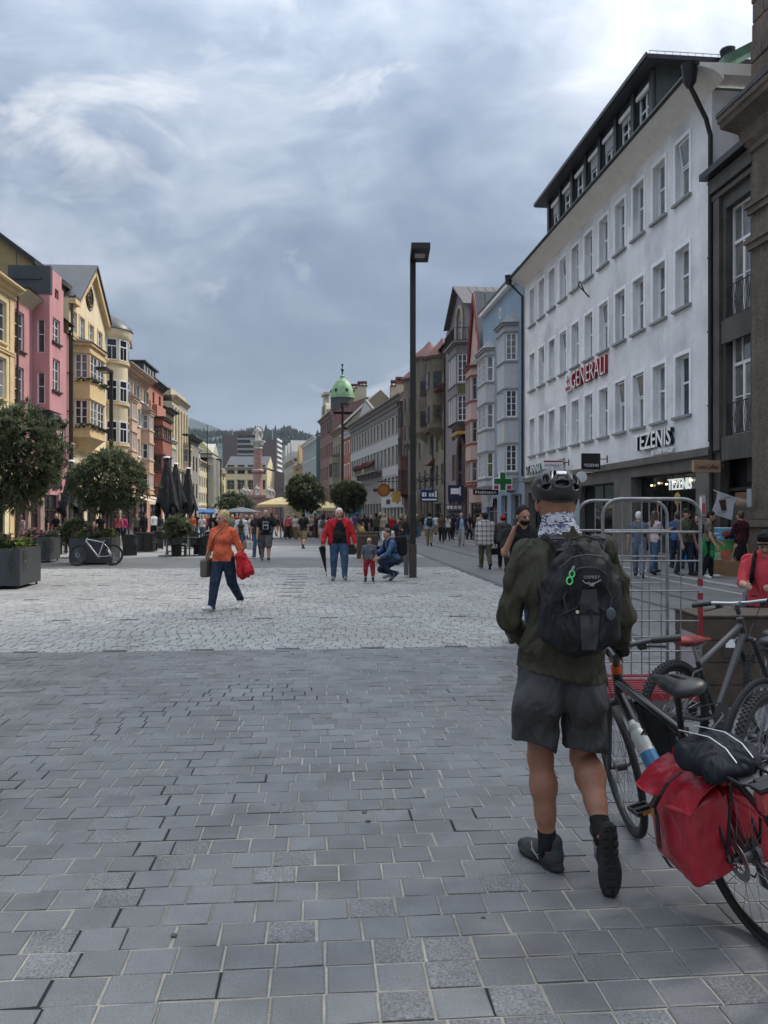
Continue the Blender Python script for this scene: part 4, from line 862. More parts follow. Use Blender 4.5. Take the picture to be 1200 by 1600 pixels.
b.build('flower_rail', m, [BLACKM, mat('dark_ivy', (.02, .03, .015), rough=.9, var=.4)])
# rounded corner oriel
m = MB(); xc, rr = 2.55, 1.3
m.lathe([(.3, 5.2), (rr*.8, 5.75), (rr, 6.1), (rr, 13.6), (rr+.12, 13.7), (rr+.22, 13.95), (rr+.3, 14.3)], 24, 0, Matrix.Translation((xc, -.25, 0))); ro = b.build('round_oriel', m, YELW, smooth=40)
m = MB(); m.lathe([(rr+.36, 14.32), (rr+.3, 14.55), (rr*.6, 15.2), (.05, 15.6)], 24, 0, Matrix.Translation((xc, -.25, 0))); m.build('oriel_roof', ROOFM, ro, smooth=50)
for zs in (12.2, 9.4, 6.6):
    for a in (25, 62, 98, 135):
        w_ = MB(); w_.box(-.36, .36, -.06, .05, 0, 1.45); w_.box(-.29, -.02, .051, .054, .06, .9, 1); w_.box(.02, .29, .051, .054, .06, .9, 1); w_.box(-.29, .29, .051, .054, .98, 1.38, 1); oo = w_.build('window', [WHITE, GLASS], ro); oo.location = (xc+rr*math.cos(R(a)), -.25+rr*math.sin(R(a)), zs); oo.rotation_euler = (0, 0, R(a-90))
    m = MB(); m.lathe([(rr+.01, zs-.25), (rr+.14, zs-.22), (rr+.14, zs-.05), (rr+.01, zs-.03)], 24, 0, Matrix.Translation((xc, -.25, 0))); m.build('moulding', YELT, ro)
pipe(b, b.L-.15, 0, 14.2, BROWNF, y=.16, head=[(b.L-.15, .35, 14.4)]); pipe(b, .1, 0, 13.5, BROWNF, y=.16)
# beige house with shutters
b = Bld('beige_shuttered_house', 'beige house with shutters, two red roofed dormers and pale window bays', XL(66.55), XL(58.02))
hol = [(x, x+.75, 10.75, 11.8) for x in (.5, 2.1, 3.7, 5.3, 6.9)]+[(x, x+.75, z, z+1.35) for x in (3.0, 4.6) for z in (8.7, 6.3)]+[(3.2, 3.95, 3.9, 5.0), (4.8, 5.5, 3.9, 5.0)]
b.wall(12.5, hol+[(.5, 3.4, 0, 2.8), (4, 8, 0, 2.8)], [BEIGE, DARKIN], depth=10)
for i, h in enumerate(hol):
    b.win(h[0], h[2], .75, h[3]-h[2], 'casement', WHITE, sill=SURR)
    if i in (0, 2, 4, 5, 7):
        m = MB()
        for x in (h[0]-.42, h[1]+.02):
            m.box(x, x+.4, .012, .05, h[2], h[3])
            for k in range(9): m.box(x+.04, x+.36, .05, .062, h[2]+.06+k*(h[3]-h[2]-.1)/9, h[2]+.1+k*(h[3]-h[2]-.1)/9)
            b.build('shutter', m, GREENW if i < 5 else mat('pale_shutter', (.40, .44, .42), rough=.6)); m = MB()
for a, c in ((.5, 3.4), (4, 8)): b.win(a, 0, c-a, 2.8, 'two', BROWNF, SHOPGL, name='shop_window')
gutter(b, 12.8, [BEIGE], out=.75, h=.5); saddle_roof(b, 12.85, 3.4, 10, [ROOFM, BEIGE], over=.75)
for x in (7.6, 5.4):
    m = MB(); m.box(x-.55, x+.55, -2.2, -.4, 12.9, 14.6); m.box(x-.3, x+.3, -.41, -.37, 13.3, 14.3, 1); d_ = b.build('dormer', m, [BEIGE, WHITE]); m = MB(); m.prism([(x-.75, 14.5), (x, 15.4), (x+.75, 14.5)], -2.6, -.15); m.build('dormer_roof', ROOFR, d_)
bay(b, 6.2, 8.2, 3.4, 10.2, .6, [(8.8, 10.0), (6.5, 7.75), (4.2, 5.4)], [BEIGE], style='grid', cham=.2, roof=.8, roofm=ROOFB, foot=.4, trim=[BEIGE], fwins=2)
bay(b, .6, 2.5, 3.4, 9.95, .6, [(8.6, 9.7), (6.2, 7.4), (3.85, 5.0)], [BEIGE], style='grid', cham=.2, roof=.8, roofm=ROOFB, foot=.4, trim=[BEIGE], fwins=2)
m = MB(); m.add([(.2, .1, 3.3), (4.2, .1, 3.3), (4.2, 1.9, 2.75), (.2, 1.9, 2.75), (.2, 1.92, 2.5), (4.2, 1.92, 2.5)], [(0, 1, 2, 3), (3, 2, 5, 4)]); b.build('awning', m, mat('awning_cream', (.52, .45, .36), rough=.9))
m = MB(); m.add([(4.6, .1, 3.2), (8.3, .1, 3.2), (8.3, 1.9, 2.7), (4.6, 1.9, 2.7), (4.6, 1.92, 2.45), (8.3, 1.92, 2.45)], [(0, 1, 2, 3), (3, 2, 5, 4)]); b.build('awning', m, _M['awning_cream'])
# salmon house
b = Bld('salmon_house', 'salmon pink house with dark red box bays and a row of roof dormers', XL(72.45), XL(66.57))
hol = [(1.0, 1.8, 11.2, 12.2), (3.6, 4.3, 11.2, 12.2), (5.1, 5.5, 9.2, 11.3), (5.1, 5.5, 6.5, 8.0)]
b.wall(12.7, hol+[(.6, 5.2, 0, 2.7)], [SALM, DARKIN], depth=10)
for h in hol: b.win(h[0], h[2], h[1]-h[0], h[3]-h[2], 'two', mat('oxide_frame', (.10, .03, .025), rough=.6))
b.win(.6, 0, 4.6, 2.7, 'trio', BROWNF, SHOPGL, name='shop_window')
bay(b, .6, 4.6, 4.0, 9.9, .9, [(8.2, 9.0+.15), (5.4, 6.7)], [TERR], frame=BROWNF, style='two', cham=.1, roof=.15, roofm=BROWNF, trim=[BROWNF], fwins=2, foot=.3)
m = MB(); m.box(.8, 4.4, .001, .4, 9.95, 11.1); b.build('loggia', m, SALM); gutter(b, 13.1, [BROWNF], out=.6, h=.4); saddle_roof(b, 13.1, 2.6, 10, [ROOFM, SALM], over=.5)
m = MB()
for k in range(5): m.box(.5+k*1.05, 1.3+k*1.05, -2.2, -.5, 13.3, 14.5); m.box(.62+k*1.05, 1.18+k*1.05, -.5, -.47, 13.5, 14.3, 1)
m.box(.2, 5.7, -3, -.3, 14.5, 14.62); b.build('dormer_row', m, [ROOFM, SILLS])
# pale house and long sand house
b = Bld('pale_cream_house', 'small pale cream house with one window bay between salmon and sand coloured houses', XL(76.5), XL(72.48))
hol = [(x, x+.7, z, z+1.4) for x in (.5, 1.6, 2.8) for z in (8.6, 6.0)]
b.wall(11.1, hol+[(.5, 3.5, 0, 2.7)], [PALEY, DARKIN], depth=9)
for h in hol: b.win(h[0], h[2], .7, 1.4, 'casement', WHITE)
b.win(.5, 0, 3, 2.7, 'two', BROWNF, SHOPGL, name='shop_window')
gutter(b, 11.4, [ROOFM], out=.8, h=.35); saddle_roof(b, 11.4, 2.4, 9, [ROOFM, PALEY], over=.6); bay(b, .9, 3.2, 4.4, 8.4, .6, [(6.2, 7.7)], [PALEY], style='casement', cham=.2, roof=.7, roofm=SILLS, trim=[GREYF])
b = Bld('sand_house', 'tall sand coloured house with pilasters before the gap on the left side', XL(84.5), XL(76.52))
hol = [(x, x+.9, z, z+1.7) for x in (.6, 2.2, 3.8, 5.4, 6.8) for z in (4.2, 7.0, 9.9)]
b.wall(12.6, hol+[(.6, 3.6, 0, 2.8), (4.3, 7.5, 0, 2.8)], [SAND, DARKIN], depth=10)
for h in hol: b.win(h[0], h[2], .9, 1.7, 'two', GREYF)
for a, c in ((.6, 3.6), (4.3, 7.5)): b.win(a, 0, c-a, 2.8, 'two', BROWNF, SHOPGL, name='shop_window')
m = MB()
for k in range(6): m.box(.1+k*1.5, .4+k*1.5, .001, .16, 6.4, 12.2)
b.build('pilaster', m, PALEY); course(b, 6.1, [SAND], .25, .2); gutter(b, 13.2, [SAND], out=.5, h=.5)
m = MB(); m.box(0, b.L, -9, -.1, 13.2, 13.9); m.box(5, 6.4, -5, -3, 13.9, 16.2); m.box(6.6, 7.6, -5, -3, 13.9, 15.4); b.build('attic', m, SAND)
bay(b, .4, 2.4, 3.6, 8.9, .6, [(7.2, 8.4), (4.6, 5.9)], [SAND], style='two', frame=GREYF, cham=.15, roof=.2, trim=[PALEY], foot=.3)
b = Bld('grey_beige_house', 'narrow grey beige house end with a black frame after the sand coloured house', XL(92), XL(84.6))
hol = [(x, x+.9, z, z+1.6) for x in (.8, 2.8, 4.8) for z in (3.6, 6.6)]; b.wall(9.8, hol, [mat('grey_beige', (.27, .25, .22), rough=.9, var=.1), DARKIN], depth=9)
for h in hol: b.win(h[0], h[2], .9, 1.6, 'two', BLACKM)
gutter(b, 10.2, [BLACKM], out=.7, h=.4)
# ------------------------------------------------ far end
ORNW = mat('ornate_white', (.46, .44, .38), rough=.85, var=.1, streak=.15)
def far_block(name, label, a, b_, H, mt, cols, floors, fh, w=1.3, h=2.2, z0=4.6, roofm=None, ridge=3.0, depth=14, trim=None, frame=GREYF, gl=None):
    q = Bld(name, label, a, b_); p = q.L/cols
    hs = [(p*(i+.5)-w/2, p*(i+.5)+w/2, z0+k*fh, z0+k*fh+h) for i in range(cols) for k in range(floors)]+[(p*(i+.5)-w*.6, p*(i+.5)+w*.6, .2, 3.0) for i in range(cols)]
    q.wall(H, hs, [mt, DARKIN], depth=depth, rev=.3)
    for x in hs: q.win(x[0], x[2], x[1]-x[0], x[3]-x[2], 'two', frame, gl or GLASS, rev=.3, surround=(.2, trim) if trim else None, split=False)
    gutter(q, H+.5, [trim or mt], out=.8, h=.7)
    if roofm: saddle_roof(q, H+.5, ridge, depth, [roofm, mt], over=.6)
    course(q, z0-.9, [trim or mt], .4, .2)
    return q
b = far_block('white_ornate_house', 'narrow white ornate house at the start of the far left row', (-40.9, 178), (-40.2, 168), 15.8, ORNW, 4, 3, 3.8, trim=WHITE)
b = far_block('cream_baroque_palace', 'cream baroque palace with a green gold pediment roof in the far left row', (-43.7, 214), (-41.0, 178.2), 13.2, PALEY, 13, 3, 3.6, trim=SAND, roofm=ROOFB, ridge=5.0)
m = MB(); m.box(13, 24, .003, 1.0, 0, 15.5); m.prism([(12.4, 15.5), (24.6, 15.5), (24.6, 16.2), (18.5, 19.2), (12.4, 16.2)], -3, 1.2); 
for x in (13.6, 16.2, 18.9, 21.4, 23.6): m.box(x-.35, x+.35, 1.001, 1.5, 4.5, 15.2)
for k in range(3):
    for x in (14.9, 17.5, 20.1, 22.5): m.box(x-.5, x+.5, 1.001, 1.06, 4.6+k*3.6, 6.9+k*3.6, 1)
b.build('risalit', m, [ORNW, GLASS]); m = MB(); m.add([(12, 1.4, 16.4), (25, 1.4, 16.4), (22.5, -3, 20.8), (14.5, -3, 20.8), (12, -8, 16.4), (25, -8, 16.4)], [(0, 1, 2, 3), (1, 5, 2), (0, 3, 4), (3, 2, 5, 4)]); b.build('mansard_roof', m, mat('weathered_copper', (.26, .25, .12), rough=.7, var=.2))
b = far_block('cream_corner_block', 'long cream office block with dark roof closing the far left row', (-44.6, 285), (-47.2, 232), 13.6, PALEY, 11, 3, 3.7, trim=SAND, roofm=ROOFB, ridge=3.5, depth=18)
b = far_block('yellow_corner_house', 'pale yellow house with dark roof behind the memorial column', (-32.5, 222), (-44, 222.1), 14.5, IVORY, 4, 3, 4.3, w=2.0, h=2.6, trim=ORNW, roofm=ROOFM, ridge=3.5)
# modern high rise
HR = mat('highrise_brown', (.125, .092, .088), rough=.85, var=.1, scale=.2); HRB = mat('highrise_band', (.30, .28, .27), rough=.8)
b = Bld('high_rise', 'brown concrete high-rise with banded balconies behind the old roofs', (-60.5, 450), (-90.5, 451))
m = MB(); m.box(0, 13.5, -18, 0, 0, 44.5); m.box(13.501, 30.5, -18, 0.4, 0, 47); m.box(14, 24, -12, -2, 47.01, 49.5); m.box(-10, 4, -16, -.2, 0, 26); m.box(2, 30, 2, 2.5, 0, 26); b.build('wall', m, HR)
for k in range(8):
    m = MB(); z = 24+k*2.9; m.box(9, 22, .42, 1.6, z, z+1.1); b.build('balcony_band', m, HRB)
    for q in range(5): w_ = MB(); w_.box(9.4+q*2.5, 11.5+q*2.5, .41, .5, z+1.1, z+2.7); b.build('window', w_, GLASS)
    m = MB(); m.box(-.5, -.02, -17, -1, z, z+1.2); b.build('balcony_slab', m, WHITE)
m = MB()
for x in (3, 12, 18, 26): m.tube([(x, -5, 44), (x, -5, 51)], .3, 5)
b.build('antenna', m, GREYF)
# right row, far part
def RL(y): return (25-.22*y, y)
b = far_block('orange_house', 'narrow orange red house beside the long cream palace', RL(140.2), RL(147.5), 15.8, mat('orange_stucco', (.33, .10, .055), rough=.88, var=.08), 2, 3, 4.0, trim=SURR, roofm=ROOFB)
b = far_block('beige_oriel_house', 'beige house with a stone oriel between orange and red houses in the right row', RL(147.6), RL(160), 17.5, mat('beige_grey', (.27, .225, .155), rough=.88, var=.1), 4, 3, 4.2, roofm=mat('roof_concrete', (.20, .185, .16), rough=.85), ridge=7)
bay(b, 4, 9, 4, 13, 1.4, [(9, 11.6), (5, 7.6)], [_M['beige_grey']], style='two', frame=BROWNF, cham=.4, roof=.6, trim=[_M['beige_grey']], fwins=2)
REDB = mat('red_brown_stucco', (.215, .115, .10), rough=.88, var=.12, streak=.15)
b = far_block('red_domed_house', 'tall red brown house with a curved gable and a green domed tower', RL(160.1), RL(178), 22, REDB, 6, 4, 4.6, w=1.4, h=2.8, trim=mat('rose_trim', (.27, .20, .17), rough=.85), roofm=ROOFM, ridge=3)
m = MB(); g_ = [(8, 22.5), (16.5, 22.5), (16.5, 24), (15.5, 25.2), (14, 25.6), (13.6, 27.4), (11, 27.4), (10.6, 25.6), (9, 25.2), (8, 24)]; m.prism(g_, -.8, .1); m.prism([(9.8, 27.4), (14.6, 27.4), (14.6, 27.9), (9.8, 27.9)], -1, .4); b.build('curved_gable', m, [SAND]); m = MB(); m.box(11.2, 13.2, .1, .3, 23.4, 25.2); b.build('gable_window', m, GLASS)
c = b.a+b.d*6-b.n*4.5; tw = wp(535, 600, 165)
loc_ = b.root.matrix_basis.inverted() @ Vector((tw.x, 165, 0))
m = MB(); m.lathe([(3.1, 21.5), (2.9, 23.6), (2.45, 25.6), (2.4, 28.6)], 24, 0, Matrix.Translation(loc_-Vector((0, 0, 2.7)))); dm = b.build('tower_drum', m, mat('lead_drum', (.055, .05, .048), rough=.6, var=.2, streak=.25), smooth=40)
m = MB(); m.lathe([(2.55, 28.5), (2.5, 28.75), (2.42, 29.4), (2.1, 30.7), (1.5, 31.8), (.8, 32.4), (.5, 32.6), (.42, 33.0), (.5, 33.1), (.16, 33.4)], 24, 0, Matrix.Translation(loc_-Vector((0, 0, 2.7)))); m.build('dome', mat('verdigris', (.20, .36, .17), rough=.55, var=.25, scale=1.0, streak=.4), dm, smooth=40)
m = MB(); m.lathe([(.16, 33.3), (.12, 34.0), (.35, 34.3), (.3, 34.6), (.1, 34.8), (.05, 35.6)], 10, 0, Matrix.Translation(loc_-Vector((0, 0, 2.7)))); m.ball(loc_+Vector((0, 0, 32.7)), .28, 8); m.build('finial', BLACKM, dm, smooth=40)
for a in range(6):
    m = MB(); t_ = R(a*60+15); m.ball(loc_+Vector((2.25*math.cos(t_), 2.25*math.sin(t_), 27.3)), (.34, .34, .42), 8); m.build('dome_window', BLACKM, dm)
b = far_block('beige_gable_behind', 'plain beige firewall with sloping roof rising behind the orange house', (1.2, 150), (-3.0, 168), 22.5, mat('firewall_beige', (.25, .215, .16), rough=.9, var=.1), 1, 0, 4)
m = MB(); m.prism([(-4, 0), (-.01, 0), (-.01, 25.8), (-1.2, 25.8), (-14, 18.2), (-14, 0)], -9, .1, 0, Matrix.Translation((0, -4, 0)) @ Matrix.Rotation(R(-90), 4, 'Z') if False else Matrix.Identity(4)); b.build('firewall', m, _M['firewall_beige'])
for x, y, z in ((556, 172, 602), (566, 168, 598), (620, 128, 597), (628, 124, 592)):
    p_ = wp(x, z, y); o = thing('chimney', {556: 'pale chimney with red cap nearest the green dome', 566: 'taller pale chimney with red cap just right of the one by the green dome', 620: 'lower red topped chimney above the cream palace roof', 628: 'taller red topped chimney behind the street lamp pole'}[x], 'chimney', (p_.x, y, p_.z-6), 0, 'chimneys on the roofs of the right row')
    m = MB(); m.box(-.9, .9, -.7, .7, 0, 5.2); m.build('stack', SAND, o); m = MB(); m.box(-1.05, 1.05, -.85, .85, 5.2, 5.4); m.box(-1.0, 1.0, -.8, .8, 5.9, 6.2); 
    for dx_ in (-.8, 0, .8): m.box(dx_-.12, dx_+.12, -.6, .6, 5.4, 5.9)
    m.build('chimney_cap', ROOFR, o)
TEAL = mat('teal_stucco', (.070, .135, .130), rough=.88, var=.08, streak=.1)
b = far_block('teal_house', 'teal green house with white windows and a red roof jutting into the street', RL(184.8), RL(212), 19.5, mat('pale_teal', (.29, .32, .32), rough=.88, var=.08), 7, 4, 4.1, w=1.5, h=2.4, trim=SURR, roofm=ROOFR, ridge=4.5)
m = MB(); hs = [(2.2, 4.6, 7.0, 9.4), (2.2, 4.6, 11.2, 13.6), (2.2, 4.6, 15.4, 17.8)]; mxs = Matrix.Translation((-.2, 0, 0)) @ Matrix.Rotation(R(90), 4, 'Z') @ Matrix.Rotation(R(0), 4, 'Z')
mxs = Matrix.Translation((-.2, -14, 0)) @ Matrix.Rotation(R(90), 4, 'Z')
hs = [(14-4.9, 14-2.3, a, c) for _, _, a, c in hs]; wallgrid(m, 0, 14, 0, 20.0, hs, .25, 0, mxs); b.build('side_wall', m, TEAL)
for h in hs:
    w_ = b.win(0, 0, h[1]-h[0], h[3]-h[2], 'trio', WHITE, surround=(.2, SURR), split=False); w_.matrix_local = mxs @ Matrix.Translation((h[0], 0, h[2]))
b = far_block('ochre_gabled_house', 'small ochre gabled house beyond the teal house', RL(212.2), RL(232), 15, mat('ochre_far', (.38, .25, .11), rough=.88, var=.1), 5, 3, 4, trim=SAND, roofm=ROOFB)
m = MB(); m.prism([(2, 15.5), (10, 15.5), (6, 21)], -8, .4); b.build('gable', m, _M['ochre_far'])
b = far_block('pale_house_row_end', 'pale grey house with curved gables at the far end of the right row', RL(232.2), RL(262), 17.5, mat('pale_grey_far', (.38, .37, .34), rough=.88, var=.1), 7, 4, 4, trim=ORNW, roofm=ROOFM)
m = MB()
for x in (5, 14, 23): m.prism([(x-3, 18), (x+3, 18), (x+2.4, 20.5), (x, 24), (x-2.4, 20.5)], -6, .5)
b.build('gable', m, _M['pale_grey_far'])
# memorial column
RMARB = mat('red_marble', (.33, .19, .155), rough=.45, var=.25, scale=2.5); WMARB = mat('white_marble', (.52, .48, .42), rough=.6, var=.15, scale=2)
cx_, cy_ = (403-600)/1250*132, 132
o = thing('memorial_column', 'tall red marble column with a white statue on top and statues round its base', 'monument', (cx_, cy_, 0))
m = MB(); m.box(-2.6, 2.6, -2.6, 2.6, 0, .6); m.box(-1.3, 1.3, -1.3, 1.3, .6, 4.6); m.box(-1.55, 1.55, -1.55, 1.55, 4.6, 5.0)
for sx in (-1, 1):
    for sy in (-1, 1): m.box(sx*2.0-.45, sx*2.0+.45, sy*2.0-.45, sy*2.0+.45, .6, 4.2); m.box(sx*2.0-.55, sx*2.0+.55, sy*2.0-.55, sy*2.0+.55, 4.2, 4.5)
m.build('pedestal', RMARB, o)
m = MB(); m.lathe([(1.0, 5.0), (.95, 5.3), (.8, 5.6), (.78, 8.5), (.66, 12.6)], 20); m.lathe([(.80, 8.6), (.98, 8.8), (.98, 9.1), (.78, 9.3)], 20); m.build('shaft', RMARB, o, smooth=40)
m = MB(); m.lathe([(.66, 12.55), (.8, 12.7), (.7, 12.9), (.85, 13.3), (1.05, 13.6), (1.1, 13.75)], 16); m.box(-1.1, 1.1, -1.1, 1.1, 13.75, 14.0); m.ball((-.8, -.9, 13.4), .3, 6); m.ball((.8, -.9, 13.4), .3, 6); m.build('capital', WMARB, o, smooth=40)
def statue(par, x, y, z, s, nm='statue'):
    m = MB(); T = Matrix.Translation((x, y, z)) @ Matrix.Scale(s, 4)
    m.lathe([(.02, 0), (.34, 0), (.30, .3), (.24, .7), (.26, .95), (.27, 1.15), (.22, 1.3), (.09, 1.4), (.07, 1.48)], 12, 0, T); m.ball((0, 0, 1.58), (.1, .11, .14), 8, 0, T)
    m.tube([(.24, 0, 1.25), (.36, -.1, 1.05), (.2, -.3, .95)], [.09, .08, .05], 6, 0, mx=T); m.tube([(-.24, 0, 1.25), (-.38, -.05, 1.0), (-.15, -.28, 1.1)], [.09, .08, .05], 6, 0, mx=T); m.tube([(.3, 0, 1.2), (.4, .1, .6), (.3, .05, .1)], [.1, .14, .12], 6, 0, mx=T)
    m.build(nm, WMARB, par, smooth=50)
statue(o, 0, 0, 14.0, 1.55)
for sx in (-1, 1):
    for sy in (-1, 1): statue(o, sx*2.0, sy*2.0, 4.5, 1.15)
statue(o, 0, -1.1, 5.0, 1.0)
# masts
for (u, v, y, lab) in ((324, 665, 150, 'thin tall mast in front of the wooded hill'),):
    p_ = wp(u, v, y); o = thing('mast', lab, 'mast', (p_.x, y, 0)); m = MB(); m.tube([(0, 0, 0), (0, 0, p_.z)], [.14, .05], 6); m.build('pole', DARKM, o, smooth=40); m = MB(); m.ball((0, 0, p_.z), .1, 6); m.build('cap', DARKM, o)
# hills
def hill(name, y, pts, mt, rough, seed, depth=900):
    r = random.Random(seed); m = MB(); xs = np.linspace(pts[0][0], pts[-1][0], 160); top = np.interp(xs, [p[0] for p in pts], [p[1] for p in pts]); nr = 14; vs = []
    for j in range(nr+1):
        t = j/nr
        for i, u in enumerate(xs):
            yy = y-depth*(1-t); zt = CH-(top[i]-HZ)/F*y
            zz = zt*(math.sin(t*math.pi/2)**1.1)+r.uniform(-1, 1)*rough*(t > .05)
            vs.append(((u-CX)/F*y, yy, zz-3))
    n = len(xs); m.add(vs, [(j*n+i, j*n+i+1, (j+1)*n+i+1, (j+1)*n+i) for j in range(nr) for i in range(n-1)])
    o = m.build(name, mt, smooth=False); o['kind'] = 'structure'; return o
hill('far_hill', 3800, [(-1400, 640), (-700, 600), (0, 600), (200, 622), (288, 649), (320, 659), (365, 681), (430, 700), (700, 712), (1500, 690), (2600, 660)], mat('far_forest', (.016, .034, .030), rough=1, var=.3, scale=.006), 4, 1, 1500)
hill('wooded_hill', 1500, [(-1400, 660), (-600, 672), (200, 676), (290, 681), (340, 686), (380, 684), (400, 679), (430, 684), (455, 678), (480, 690), (700, 700), (1400, 690), (2600, 680)], mat('near_forest', (.028, .052, .040), rough=1, var=.45, scale=.03), 5, 2, 700)
TREEG = mat('conifer_green', (.020, .036, .026), rough=1, var=.4, scale=.1)
m = MB(); r = random.Random(4)
for k in range(900):
    u = r.uniform(270, 500); y = r.uniform(1150, 1500); v0 = np.interp(u, [270, 290, 340, 380, 400, 430, 455, 480], [678, 681, 686, 684, 679, 684, 678, 690]); t = (y-800)/700
    zt = CH-(v0-HZ)/F*1500; z = zt*(math.sin(t*math.pi/2)**1.1)-4; h = r.uniform(7, 15)*(1.6 if k % 60 == 0 else 1); rr = h*r.uniform(.16, .3)
    m.lathe([(rr*.5, z-1), (rr, z+h*.25), (rr*.5, z+h*.65), (.05, z+h)], 6, 0, Matrix.Translation(((u-CX)/F*y, y, 0)))
o = m.build('hill_forest', TREEG); tag(o, 'dark conifer forest covering the low hill behind the town', 'forest', kind='stuff')
# ------------------------------------------------ ground
PH = .08
EU = Vector((math.cos(PH), math.sin(PH), 0)); EV = Vector((-math.sin(PH), math.cos(PH), 0))
def uv2w(u, v, z=0.0): return Vector((u*EU.x+v*EV.x, u*EU.y+v*EV.y, z))
def w2uv(x, y): return (x*EU.x+y*EU.y, x*EV.x+y*EV.y)
def brick_mat(name, c1, c2, mortar, w, h, rough=.8):
    m = bpy.data.materials.new(name); m.use_nodes = True; nt = m.node_tree; N = nt.nodes; L = nt.links; p = N['Principled BSDF']; p.inputs['Roughness'].default_value = rough
    geo = N.new('ShaderNodeNewGeometry'); mp = N.new('ShaderNodeMapping'); mp.inputs['Rotation'].default_value = (0, 0, -PH); L.new(geo.outputs['Position'], mp.inputs[0])
    b = N.new('ShaderNodeTexBrick'); b.inputs['Scale'].default_value = 1; b.inputs['Brick Width'].default_value = w; b.inputs['Row Height'].default_value = h; b.inputs['Mortar Size'].default_value = .008
    b.inputs['Color1'].default_value = (*c1, 1); b.inputs['Color2'].default_value = (*c2, 1); b.inputs['Mortar'].default_value = (*mortar, 1); L.new(mp.outputs[0], b.inputs['Vector'])
    n = N.new('ShaderNodeTexNoise'); n.inputs['Scale'].default_value = .7; n.inputs['Detail'].default_value = 6; L.new(geo.outputs['Position'], n.inputs['Vector'])
    mr = N.new('ShaderNodeMapRange'); mr.inputs[1].default_value = .3; mr.inputs[2].default_value = .7; mr.inputs[3].default_value = .82; mr.inputs[4].default_value = 1.15; L.new(n.outputs['Fac'], mr.inputs[0])
    v = N.new('ShaderNodeVectorMath'); v.operation = 'SCALE'; L.new(b.outputs['Color'], v.inputs[0]); L.new(mr.outputs[0], v.inputs['Scale']); L.new(v.outputs[0], p.inputs['Base Color'])
    return m
DSTONE = mat('dark_paving_stone', (.124, .127, .130), rough=.52, var=.15, scale=1.1, rand=.12, speck=.2, sscale=170, bump=.0016, bscale=190, dirt=((.05, .051, .052), .7, 1.9), spec=.45)
DSTONE2 = mat('rough_paving_stone', (.128, .130, .132), rough=.8, var=.18, scale=5, rand=.12, speck=.36, sscale=95, bump=.004, bscale=110)
LSTONE = mat('light_paving_stone', (.25, .25, .242), rough=.75, var=.12, scale=.5, rand=.12, speck=.14, sscale=120, dirt=((.145, .147, .144), .45, .45))
MORTAR = mat('joint_mortar', (.235, .22, .19), rough=.95, var=.42, scale=1.3, speck=.2, sscale=220)
JDARK = mat('joint_dark', (.010, .010, .010), rough=.95, var=.3)
JGREY = mat('joint_grey', (.11, .11, .107), rough=.95, var=.3, scale=2)
SLOT = mat('slot_iron', (.05, .05, .05), rough=.7, var=.2)
LBRICK = brick_mat('light_paving_far', (.245, .245, .238), (.28, .28, .274), (.12, .12, .117), .15, .12)
DBRICK = brick_mat('dark_paving_far', (.093, .095, .098), (.108, .11, .112), (.12, .12, .117), .19, .165, .65)
LANE = brick_mat('lane_slab', (.102, .102, .103), (.12, .12, .12), (.068, .068, .068), .8, .4, .7)
SIDEW = brick_mat('sidewalk_slab', (.125, .125, .125), (.145, .145, .142), (.08, .08, .08), .5, .35, .75)
m = MB(); m.add([(-6000, -60, -.12), (6000, -60, -.12), (6000, 6000, -.12), (-6000, 6000, -.12)], [(0, 1, 2, 3)])
tag(m.build('ground', mat('town_ground', (.11, .11, .107), rough=.9, var=.2, scale=.2)), kind='structure')
def sheet(name, mt, u0, u1, v0, v1, z): 
    m = MB(); nv = max(1, int((v1-v0)/30)); vs = []; 
    for k in range(nv+1):
        v = v0+(v1-v0)*k/nv; vs += [uv2w(u0, v, z), uv2w(u1, v, z)]
    m.add(vs, [(2*k, 2*k+1, 2*k+3, 2*k+2) for k in range(nv)]); return tag(m.build(name, mt), kind='structure')
UE = 4.1
V1, V2, V3, V4, V5 = 9.66, 25.0, 31.0, 43.0, 58.0
pav = sheet('dark_pavement', MORTAR, -9, UE+1.8, -3, V1, -.0055)
lpav = sheet('light_pavement', JGREY, -16, UE, V1, V2, -.012)
sheet('dark_pavement', DBRICK, -30, UE, V2, V3, -.004); sheet('light_pavement', LBRICK, -40, UE, V3, V4, -.004)
sheet('dark_pavement', DBRICK, -40, UE, V4, V5, -.004); sheet('light_pavement', LBRICK, -70, UE, V5, 90, -.004); sheet('dark_pavement', DBRICK, -90, UE, 90, 400, -.004)
sheet('side_pavement', DBRICK, -30, -9.001, -3, V1, -.004); sheet('side_pavement', LBRICK, -30, -16.001, V1, V2, -.004)
sheet('tram_road', LANE, UE+.16, 9.16, V1, 300, -.004); sheet('tram_road', LANE, UE+1.801, 9.16, -6, V1, -.004); sheet('sidewalk', SIDEW, 9.42, 40, -6, 300, .03)
for u0, u1, mt, z, nm in ((UE, UE+.16, SLOT, -.002, 'drain_kerb'), (9.16, 9.42, mat('kerb_granite', (.23, .23, .226), rough=.8, var=.1), .035, 'kerb')):
    m = MB(); m.slab([tuple(uv2w(u0, V1 if nm != 'kerb' else -6)[:2]), tuple(uv2w(u1, V1 if nm != 'kerb' else -6)[:2]), tuple(uv2w(u1, 260)[:2]), tuple(uv2w(u0, 260)[:2])], -.1, z); tag(m.build(nm, mt), kind='structure')
